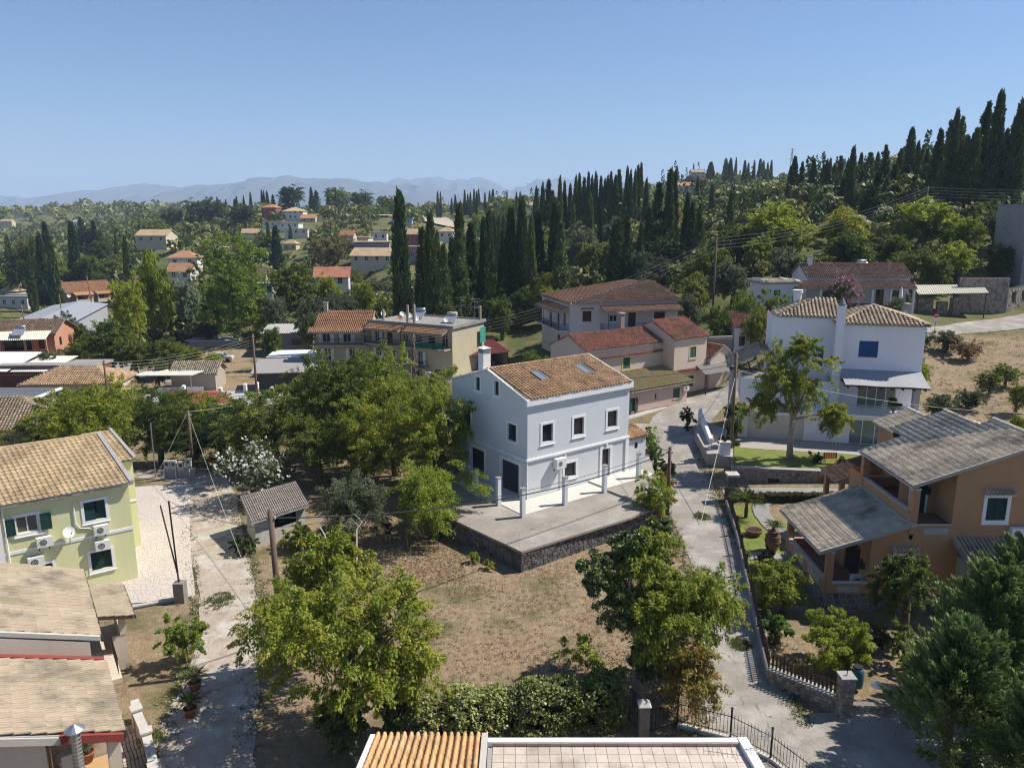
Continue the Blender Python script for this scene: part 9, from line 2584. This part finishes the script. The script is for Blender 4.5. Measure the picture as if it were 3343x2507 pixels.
bush('yellow-green shrub around the road pole below the terrace', (10.2, 53.0, 0), 2.0, 4.3, LM['lime'], .14, 62, 150, 80)
bush('low green shrub at the terrace corner wall', (-2.5, 46.2, 0), .55, .9, LM['lime'], .1, 63, 60, 24)
bush('second low green shrub along the terrace wall', (-1.5, 45.5, 0), .5, .8, LM['lime'], .1, 64, 60, 24)
for i, (x, y_, r, h, lm, lab) in enumerate(((12.5, 58.6, 1.0, 2.3, 'rust', 'reddish shrub beside the annex'), (12.9, 61.8, 1.1, 2.6, 'shrub', 'dark shrub on the road edge behind the annex'), (12.8, 65.4, 1.2, 3.0, 'lush', 'fresh green shrub between white house and road'), (12.6, 69, 1.3, 3.4, 'lush', 'tall green shrub at the back corner of the white house'), (11.8, 56.0, .9, 1.9, 'rust', 'rusty low shrub behind the road pole'))):
    bush(lab, (x, y_, 0), r, h, LM[lm], .15, 70 + i, 110, 50)
# villa walnut and garden plants
e = join(env(81, 11, (0, 0, 7.0), (4.1, 3.4, 3.9), 180, .55, 1.0, 1.5, 2.2), env(82, 5, (3.2, -.6, 3.6), (2.2, 2.0, 2.3), 80, .5, .8, 1.1, 1.2), env(83, 4, (-2.8, .2, 4.4), (1.9, 1.7, 2.0), 56, .5, .7, 1.0, 1.5), env(84, 4, (.6, -.3, 9.8), (1.6, 1.5, 1.2), 40, .45, .6, .9, 2))
big_tree('walnut_tree', 'tall yellowing walnut tree on the villa lawn', (24.4, 64.4, 1.3), [('crown', LM['walnut'], e[0], e[1], e[2], 120, .21, .36, .55, .6)], (4.0, .26, e[3][:14:2], PBARK))
bush('yellow-green garden tree over the villa fence', (15.4, 39.8, 0), 2.0, 4.0, LM['walnut'], .17, 85, 150, 80, .4, 'broadleaf_tree', cat='tree')
bush('small light green shrub inside the fence', (13.9, 36.6, 0), 1.0, 2.3, LM['lush'], .13, 86, 120, 44)
bush('neat domed yellow-green garden bush', (15.9, 34.7, 0), 2.2, 3.3, LM['lime'], .1, 87, 260, 140, .5, rc=.4, spray=.45)
bush('leafy tree before the orange villa front window', (21.0, 37.2, 0), 2.1, 5.6, LM['broad'], .15, 88, 170, 90, .42, 'broadleaf_tree', cat='tree')
bush('dark low shrub at the stone base of the orange villa', (19.4, 36.2, 0), 1.0, 1.5, LM['shrub'], .12, 89, 110, 40)
bush('grey dry shrub against the picket fence', (14.2, 33.6, 0), .9, 1.2, LM['dry'], .1, 90, 110, 36)
bush('dark shrub at the end of the garden path', (16.1, 45.2, 0), .9, 1.6, LM['shrub'], .12, 91, 110, 40)
bush('dark ivy wrapped round the villa pole', (20.3, 68.3, .2), 1.1, 6.2, LM['dark'], .14, 92, 150, 90)
bush('yellow flowering climber beside the villa porch', (21.4, 70.6, .6), 1.2, 4.4, LM['lime'], .14, 93, 110, 50)
bush('dark trimmed shrub on the drive wall', (18.4, 77.5, 0), .9, 3.6, LM['dark'], .12, 94, 150, 60)
bush('potted palm-like plant on the villa terrace', FV.world(13.9, .4, 2.9), .8, 1.9, LM['lush'], .25, 95, 60, 24)
bush('small dark shrub on the villa lawn edge', (26.4, 63.2, 1.3), .8, 1.0, LM['dark'], .12, 96, 110, 30)
bush('second dark shrub by the lawn bench', (28.4, 62.6, 1.3), .6, .9, LM['dark'], .12, 97, 110, 30)
t = thing('lawn_bench', 'orange wooden folding bench on the villa lawn', 'bench', (27.4, 62.9, 1.33))
OW = mat('orange_wood', (0.42, 0.2, 0.06), 0.6)
for i in range(6):
    MB().box(-.6 + i * .2, -.44 + i * .2, .18, .22, .42, .95).build('back_slat', OW, t)
for i in range(4):
    MB().box(-.62, .6, -.24 + i * .11, -.15 + i * .11, .4, .43).build('seat_slat', OW, t)
for x in (-.55, .5):
    MB().tube([(x, -.2, 0), (x, .2, .95)], .025, 6).build('leg', DARKMETAL, t)
    MB().tube([(x, .25, 0), (x, -.1, .42)], .025, 6).build('leg', DARKMETAL, t)
# clipped hedge in the garden
t = thing('clipped_hedge', 'clipped rectangular hedge along the garden path', 'hedge', (21.6, 57.0, 0))
rg = np.random.RandomState(18)
n = 200
C = np.stack([rg.uniform(-2.1, 4.2, n), rg.uniform(-.38, .38, n), rg.uniform(.15, .82, n)], -1)
C[::2, 2] = .82
C[1::3, 1] = -.38
me = leafmesh('leaves', 19, C, np.full(n, .14), 60, .08, .6, unit(C * np.array([.1, 1, 1]) + 1e-3), 0)
me.materials.append(LM['dark'])
tag(link('leaves', me, t), kind='stuff')
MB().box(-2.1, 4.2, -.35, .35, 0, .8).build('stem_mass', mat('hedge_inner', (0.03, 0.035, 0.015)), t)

# feathery conifer in the near corner
def conifer_mesh(H, r, seed, n):
    rg = np.random.RandomState(seed)
    z = rg.uniform(.02, 1, n) ** .85
    a = rg.uniform(0, 6.2832, n)
    L = r * ((1 - z) ** .62 * .85 + .12) * rg.uniform(.72, 1.15, n)
    base = np.stack([np.zeros(n), np.zeros(n), z * H * .92], -1)
    dr = unit(np.stack([np.cos(a), np.sin(a), .35 + .6 * z + rg.uniform(-.15, .2, n)], -1))
    idx = np.repeat(np.arange(n), 170)
    m = len(idx)
    s = rg.uniform(.28, 1.0, m) ** .7
    off = rg.normal(size=(m, 3)) * (.30 * (1.05 - s) * L[idx] + .045)[:, None] * np.array([1, 1, .75]) * .5
    curl = np.zeros((m, 3))
    curl[:, 2] = .22 * L[idx] * s * s
    P = base[idx] + dr[idx] * (L[idx] * s)[:, None] + off + curl
    A = unit(dr[idx] + off * .9 + np.array([0, 0, .35]) + rg.normal(size=(m, 3)) * .28)
    B = unit(np.cross(A, rg.normal(size=(m, 3))))
    ll = rg.uniform(.16, .34, m)
    V, F = kites(P, A, B, ll, ll * .3)
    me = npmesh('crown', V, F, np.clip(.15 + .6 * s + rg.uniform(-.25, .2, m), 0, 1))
    me.materials.append(LM['conifer'])
    return me, trunkmesh('trunk', seed, H * .6, .16, [tuple(base[k] * .2 + np.array([0, 0, H * .5]) + dr[k] * L[k] * .6) for k in range(8)], BARK)
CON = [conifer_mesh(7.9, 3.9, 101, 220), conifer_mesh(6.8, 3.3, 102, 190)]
def conifer(label, loc, H, r, v):
    t = thing('conifer', label, 'tree', loc, 'feathery conifers in the near corner')
    for part, me in (('trunk', CON[v][1]), ('crown', CON[v][0])):
        c = link(part, me, t)
        c.scale = (r / (3.9, 3.3)[v],) * 2 + (H / (7.9, 6.8)[v],)
        c.rotation_euler = (0, 0, loc[0])
        if part == 'crown':
            c['kind'] = 'stuff'
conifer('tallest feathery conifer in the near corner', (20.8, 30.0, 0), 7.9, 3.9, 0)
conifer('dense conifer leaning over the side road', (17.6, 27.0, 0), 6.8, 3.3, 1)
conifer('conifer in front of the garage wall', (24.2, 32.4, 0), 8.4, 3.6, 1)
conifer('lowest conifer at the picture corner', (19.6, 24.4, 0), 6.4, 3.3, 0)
bush('pale green shrub under the conifers', (19.6, 34.4, 0), 1.0, 2.6, LM['lush'], .12, 105, 110, 40)

# cycads with separate fronds
def frond_mesh(L, seed):
    mb = MB()
    rg = random.Random(seed)
    n = 22
    pts = [Vector((L * (i / n), 0, L * (.55 * (i / n) - .62 * (i / n) ** 2))) for i in range(n + 1)]
    mb.tube([pts[0], pts[n // 2], pts[n]], [.012, .009, .003], 4)
    for i in range(2, n):
        w = L * .2 * math.sin(math.pi * (i / n) ** .8) + .02
        for s in (-1, 1):
            p = pts[i]
            mb.poly([p, p + Vector((w * .45, s * w * .6, w * .22)), p + Vector((w * .75, s * w, w * .1)), p + Vector((w * .2, s * w * .5, w * .08))])
    me = mb.mesh('frond')
    me.materials.append(LM['fern'])
    a_ = me.attributes.new('lc', 'FLOAT', 'FACE')
    a_.data.foreach_set('value', [rg.random() for _ in me.polygons])
    return me
FM = [frond_mesh(1.0, 1), frond_mesh(1.0, 2)]
def cycad(label, loc, L, n, pot=None, th=.3, tilt0=.1):
    t = thing('cycad', label, 'potted plant' if pot else 'plant', loc, 'cycads')
    z0 = 0
    if pot == 'pot':
        MB().lathe([(.2, 0), (.29, .36), (.32, .38), (.32, .46), (.27, .46), (.26, .4)], seg=16).build('pot', CLAY, t, smooth=True)
        MB().lathe([(.26, .36), (.26, .42)], seg=12).build('soil', SOIL, t)
        z0 = .4
    elif pot == 'jar':
        MB().lathe([(.25, 0), (.42, .3), (.52, .75), (.48, 1.1), (.34, 1.32), (.36, 1.4), (.42, 1.44), (.3, 1.44)], seg=20).build('jar', BCLAY, t, smooth=True)
        for zz, rr in ((.35, .45), (.75, .53), (1.1, .49)):
            MB().lathe([(rr, zz - .03), (rr + .02, zz), (rr, zz + .03)], seg=20).build('jar_band', BCLAY, t)
        z0 = 1.4
    MB().lathe([(.12, z0 - .1), (.15, z0 + th * .5), (.09, z0 + th)], seg=10).build('stem', BARK, t)
    rg = random.Random(int(loc[0] * 10))
    for i in range(n):
        o = link('frond', FM[i % 2], t, (0, 0, z0 + th))
        f_ = i / n
        o.rotation_euler = (rg.uniform(-.2, .2), -.75 * (1 - f_) * 1.0 + .12 + rg.uniform(-.1, .1), 2.4 * i)
        s = L * rg.uniform(.85, 1.1)
        o.scale = (s, s, s)
cycad('potted cycad on the lane verge, the one nearer the citrus tree', (-15.1, 32.6, 0), .75, 22, 'pot')
cycad('potted cycad on the lane verge, the one nearer the garden wall', (-14.5, 30.6, 0), .75, 22, 'pot')
cycad('large dark cycad growing beside the stone pillar', (17.5, 53.9, 0), 1.5, 44, None, 1.3)
cycad('cycad in a tall banded clay jar on the lawn', (17.5, 48.0, .08), .8, 20, 'jar')
cycad('potted cycad on the beige house porch', (-17.4, 27.4, .25), .7, 18, 'pot')
t = thing('flower_urn', 'white urn with clay pot on the beige house porch', 'urn', (-17.7, 26.6, .25))
MB().lathe([(.25, 0), (.18, .12), (.12, .3), (.3, .55), (.4, .85), (.44, .9), (.36, .9)], seg=16).build('urn', WHITE, t, smooth=True)
MB().lathe([(.34, .84), (.34, .88)], seg=12).build('soil', SOIL, t)

# person standing in the shade under the garden trees
def person(loc, ang):
    t = thing('person', 'person in black shirt and shorts standing in the tree shade holding a controller', 'person', loc)
    f = Frame((0, 0, 0), ang)
    def skin(name, pts, edges, m, root=0):
        me = bpy.data.meshes.new(name)
        me.from_pydata([tuple(f(*p[:3])) for p in pts], edges, [])
        o = link(name, me, t)
        me.materials.append(m)
        sm = o.modifiers.new('skin', 'SKIN')
        for i, p in enumerate(pts):
            v = me.skin_vertices[0].data[i]
            v.radius = (p[3], p[3] if len(p) < 5 else p[4])
            v.use_root = (i == root)
        ss = o.modifiers.new('smooth', 'SUBSURF')
        ss.levels = ss.render_levels = 2
        return o
    SK = mat('skin', (0.42, 0.25, 0.17), 0.6, amt=0.2, bump=0)
    BK = mat('black_cloth', (0.016, 0.016, 0.02), 0.9, bump=0)
    pts = [(0, 0, .95, .13), (0, 0, 1.15, .14), (0, 0, 1.38, .15), (0, 0, 1.5, .06), (0, -.02, 1.62, .085), (0, -.02, 1.74, .08)]
    E_ = [(0, 1), (1, 2), (2, 3), (3, 4), (4, 5)]
    for s in (-1, 1):
        k = len(pts)
        pts += [(s * .19, 0, 1.4, .06), (s * .25, -.05, 1.15, .045), (s * .12, -.28, 1.12, .035), (s * .06, -.34, 1.13, .03)]
        E_ += [(2, k), (k, k + 1), (k + 1, k + 2), (k + 2, k + 3)]
        k = len(pts)
        pts += [(s * .1, 0, .85, .095), (s * .12, -.02, .48, .065), (s * .13, .02, .1, .045), (s * .14, -.12, .04, .04)]
        E_ += [(0, k), (k, k + 1), (k + 1, k + 2), (k + 2, k + 3)]
    skin('body', pts, E_, SK)
    skin('shirt', [(0, 0, .93, .15), (0, 0, 1.15, .16), (0, 0, 1.36, .165), (-.2, 0, 1.39, .08), (-.25, -.03, 1.24, .065), (.2, 0, 1.39, .08), (.25, -.03, 1.24, .065)], [(0, 1), (1, 2), (2, 3), (3, 4), (2, 5), (5, 6)], BK)
    skin('shorts', [(0, 0, .95, .155), (-.1, 0, .84, .115), (-.12, -.02, .56, .095), (.1, 0, .84, .115), (.12, -.02, .56, .095)], [(0, 1), (1, 2), (0, 3), (3, 4)], BK)
    skin('hair', [(0, .01, 1.7, .085), (0, .0, 1.76, .085)], [(0, 1)], mat('dark_hair', (0.02, 0.014, 0.01), 0.8, bump=0))
    for s in (-1, 1):
        skin('shoe', [(s * .13, .03, .05, .05), (s * .14, -.13, .04, .045)], [(0, 1)], BK)
        for k in range(4):
            skin('finger', [(s * .05, -.35, 1.14 - .02 * k, .009), (s * .02, -.38, 1.14 - .02 * k, .008)], [(0, 1)], SK)
    c = thing('controller', 'small grey controller held by the standing person', 'controller', Vector(loc) + f(0, -.38, 1.12))
    MB().box(-.1, .1, -.03, .03, -.02, .02, f).build('case', DARKMETAL, c)
    for s in (-.07, .07):
        MB().tube([f(s, 0, .02), f(s, .01, .12)], .008, 5).build('aerial', DARKMETAL, c)
bush('low olive shrub against the lane shed wall', (-17.9, 47.6, 0), 1.0, 1.5, LM['shrub'], .13, 111, 110, 44)
bush('green shrub before the lane shed opening', (-14.6, 48.4, 0), 1.3, 2.0, LM['walnut'], .15, 112, 110, 50)
bush('tangled brown shrub behind the meter pole', (-26.4, 65.4, 0), 1.6, 1.3, LM['dry'], .13, 113, 110, 50)
person((-8.6, 49.6, 0), 8)

# -- ground cover
def tufts(name, pts, hgt, m, label, seed, blades=7, wid=.02):
    rg = np.random.RandomState(seed)
    n = len(pts)
    z = terrain_np(pts[:, 0], pts[:, 1])
    idx = np.repeat(np.arange(n), blades)
    k = len(idx)
    P0 = np.stack([pts[idx, 0], pts[idx, 1], z[idx]], -1) + np.concatenate([rg.normal(size=(k, 2)) * .06, np.zeros((k, 1))], -1)
    A = unit(np.concatenate([rg.normal(size=(k, 2)) * .75, np.full((k, 1), .55)], -1))
    L = hgt * rg.uniform(.5, 1.4, k)
    B = unit(np.cross(A, rg.normal(size=(k, 3))))
    V, F = kites(P0 + A * (L / 2)[:, None], A, B, L, np.full(k, wid) * rg.uniform(.7, 1.5, k))
    me = npmesh(name, V, F, rg.uniform(0, 1, k))
    me.materials.append(m)
    tag(link(name, me), label, kind='stuff')
rg = np.random.RandomState(55)
def scatter(n, x0, x1, y0, y1, f=None):
    p = np.stack([rg.uniform(x0, x1, n), rg.uniform(y0, y1, n)], -1)
    return p if f is None else p[f(p)]
inplot = lambda p: (p[:, 0] > -12 + (p[:, 1] - 30) * -.12) & ((p[:, 1] < 44.6 + np.abs(p[:, 0] - .6) * .75) | (p[:, 0] < -6))
clump = lambda p: (np.sin(p[:, 0] * 1.3 + 2 * np.sin(p[:, 1] * .7)) + np.sin(p[:, 1] * 1.1 + p[:, 0] * .6) + rg.uniform(-1.2, 1.2, len(p))) > .2
STRAW = leafmat('straw_blade', [(0.22, 0.155, 0.085), (0.34, 0.25, 0.145), (0.45, 0.35, 0.22)], .3, shift=0)
WEED = leafmat('weed_blade', [(0.09, 0.115, 0.03), (0.15, 0.17, 0.05), (0.24, 0.22, 0.09)], .3, shift=0)
tufts('dry_grass', scatter(9000, -13, 9.5, 30.5, 50, lambda p: inplot(p) & clump(p)), .13, STRAW, 'dry straw grass of the plot', 1, 8, .025)
tufts('weeds', scatter(1500, -13, 9.5, 30.5, 49, lambda p: inplot(p) & ~clump(p)), .1, WEED, 'thin green weeds in the dry plot', 2, 8, .03)
tufts('dry_grass', scatter(5000, 40, 75, 55, 104, lambda p: clump(p)), .22, STRAW, 'dry straw grass of the slope beside the villa', 3, 6, .05)
edge_p = []
for pts_, hw in (([(-13.1, 28), (-14.3, 34), (-16.2, 40), (-18.8, 46), (-22.2, 53)], 1.85), ([(10.9, 30), (11.2, 34), (12.4, 40), (13.4, 46), (13.9, 53), (14.5, 60), (15.4, 68), (17.2, 77)], 2.1)):
    for A, B in zip(pts_, pts_[1:]):
        for k in range(150):
            t_ = rg.uniform()
            s = rg.choice([-1, 1]) * (hw + rg.normal() * .28)
            nx_, ny_ = -(B[1] - A[1]), B[0] - A[0]
            l = math.hypot(nx_, ny_)
            edge_p.append((A[0] + (B[0] - A[0]) * t_ + nx_ / l * s, A[1] + (B[1] - A[1]) * t_ + ny_ / l * s))
tufts('verge_weeds', np.array(edge_p), .2, WEED, 'weeds creeping over the road edges', 4, 12, .035)
for i, (cx, cy, rr, lab) in enumerate(((-17.2, 41.2, .9, 'green grass patch beside the meter pillar'), (-15.6, 29.0, .45, 'small green weed patch below the second potted cycad'), (14.3, 54.2, .6, 'weed island on the road beside the garden pillar'), (12.0, 36.5, .5, 'round weed tuft on the road by the picket wall'), (7.6, 28.6, 1.3, 'green grass bed behind the iron fence'))):
    a = rg.uniform(0, 6.28, 160); q = rr * rg.uniform(0, 1, 160) ** .8
    tufts('weed_patch', np.stack([cx + q * np.cos(a), cy + q * np.sin(a) * 1.2], -1), .17, WEED, lab, 5 + i, 12, .04)
def stones_stuff(name, pts, lo, hi, m, label, seed, lift=.05):
    rg2 = np.random.RandomState(seed)
    oc = np.array([(1, 0, 0), (0, 1, 0), (-1, 0, 0), (0, -1, 0), (0, 0, 1)], float)
    fc = np.array([(0, 1, 4), (1, 2, 4), (2, 3, 4), (3, 0, 4)])
    n = len(pts)
    z = terrain_np(pts[:, 0], pts[:, 1]) + lift
    s = rg2.uniform(lo, hi, n)
    V = oc[None] * s[:, None, None] * rg2.uniform(.6, 1.3, (n, 5, 1)) * np.array([1, 1, .6]) + np.stack([pts[:, 0], pts[:, 1], z], -1)[:, None]
    F = (fc[None] + 5 * np.arange(n)[:, None, None]).reshape(-1, 3)
    me = npmesh(name, V.reshape(-1, 3), F, rg2.uniform(0, 1, len(F)))
    me.materials.append(m)
    tag(link(name, me), label, kind='stuff')
stones_stuff('gravel', np.concatenate([np.array(edge_p), scatter(900, -22, -10, 26, 58, lambda p: np.abs(p[:, 0] + 14.3 + (p[:, 1] - 34) * .42) < 1.6)]), .02, .07, mat('gravel', (0.42, 0.38, 0.33), 0.95, rnd=0.4), 'loose gravel along the lanes', 6)
LITTER = leafmat('fallen_leaf', [(0.10, 0.055, 0.03), (0.17, 0.095, 0.05), (0.24, 0.15, 0.08)], .1, shift=0)
def litter(pts, label, seed):
    rg2 = np.random.RandomState(seed)
    n = len(pts)
    P = np.stack([pts[:, 0], pts[:, 1], terrain_np(pts[:, 0], pts[:, 1]) + .03], -1)
    A = unit(np.concatenate([rg2.normal(size=(n, 2)), rg2.normal(size=(n, 1)) * .2], -1))
    B = unit(np.cross(A, np.array([0, 0, 1.0]) + rg2.normal(size=(n, 3)) * .3))
    L = rg2.uniform(.08, .18, n)
    V, F = kites(P, A, B, L, L * .5)
    me = npmesh('leaf_litter', V, F, rg2.uniform(0, 1, n))
    me.materials.append(LITTER)
    tag(link('leaf_litter', me), label, kind='stuff')
litter(scatter(7000, -14, -3, 43.5, 56), 'brown fallen leaves under the garden trees', 7)
litter(scatter(1600, 2, 9, 30.5, 36), 'fallen leaves under the ivy-clad walnut', 8)
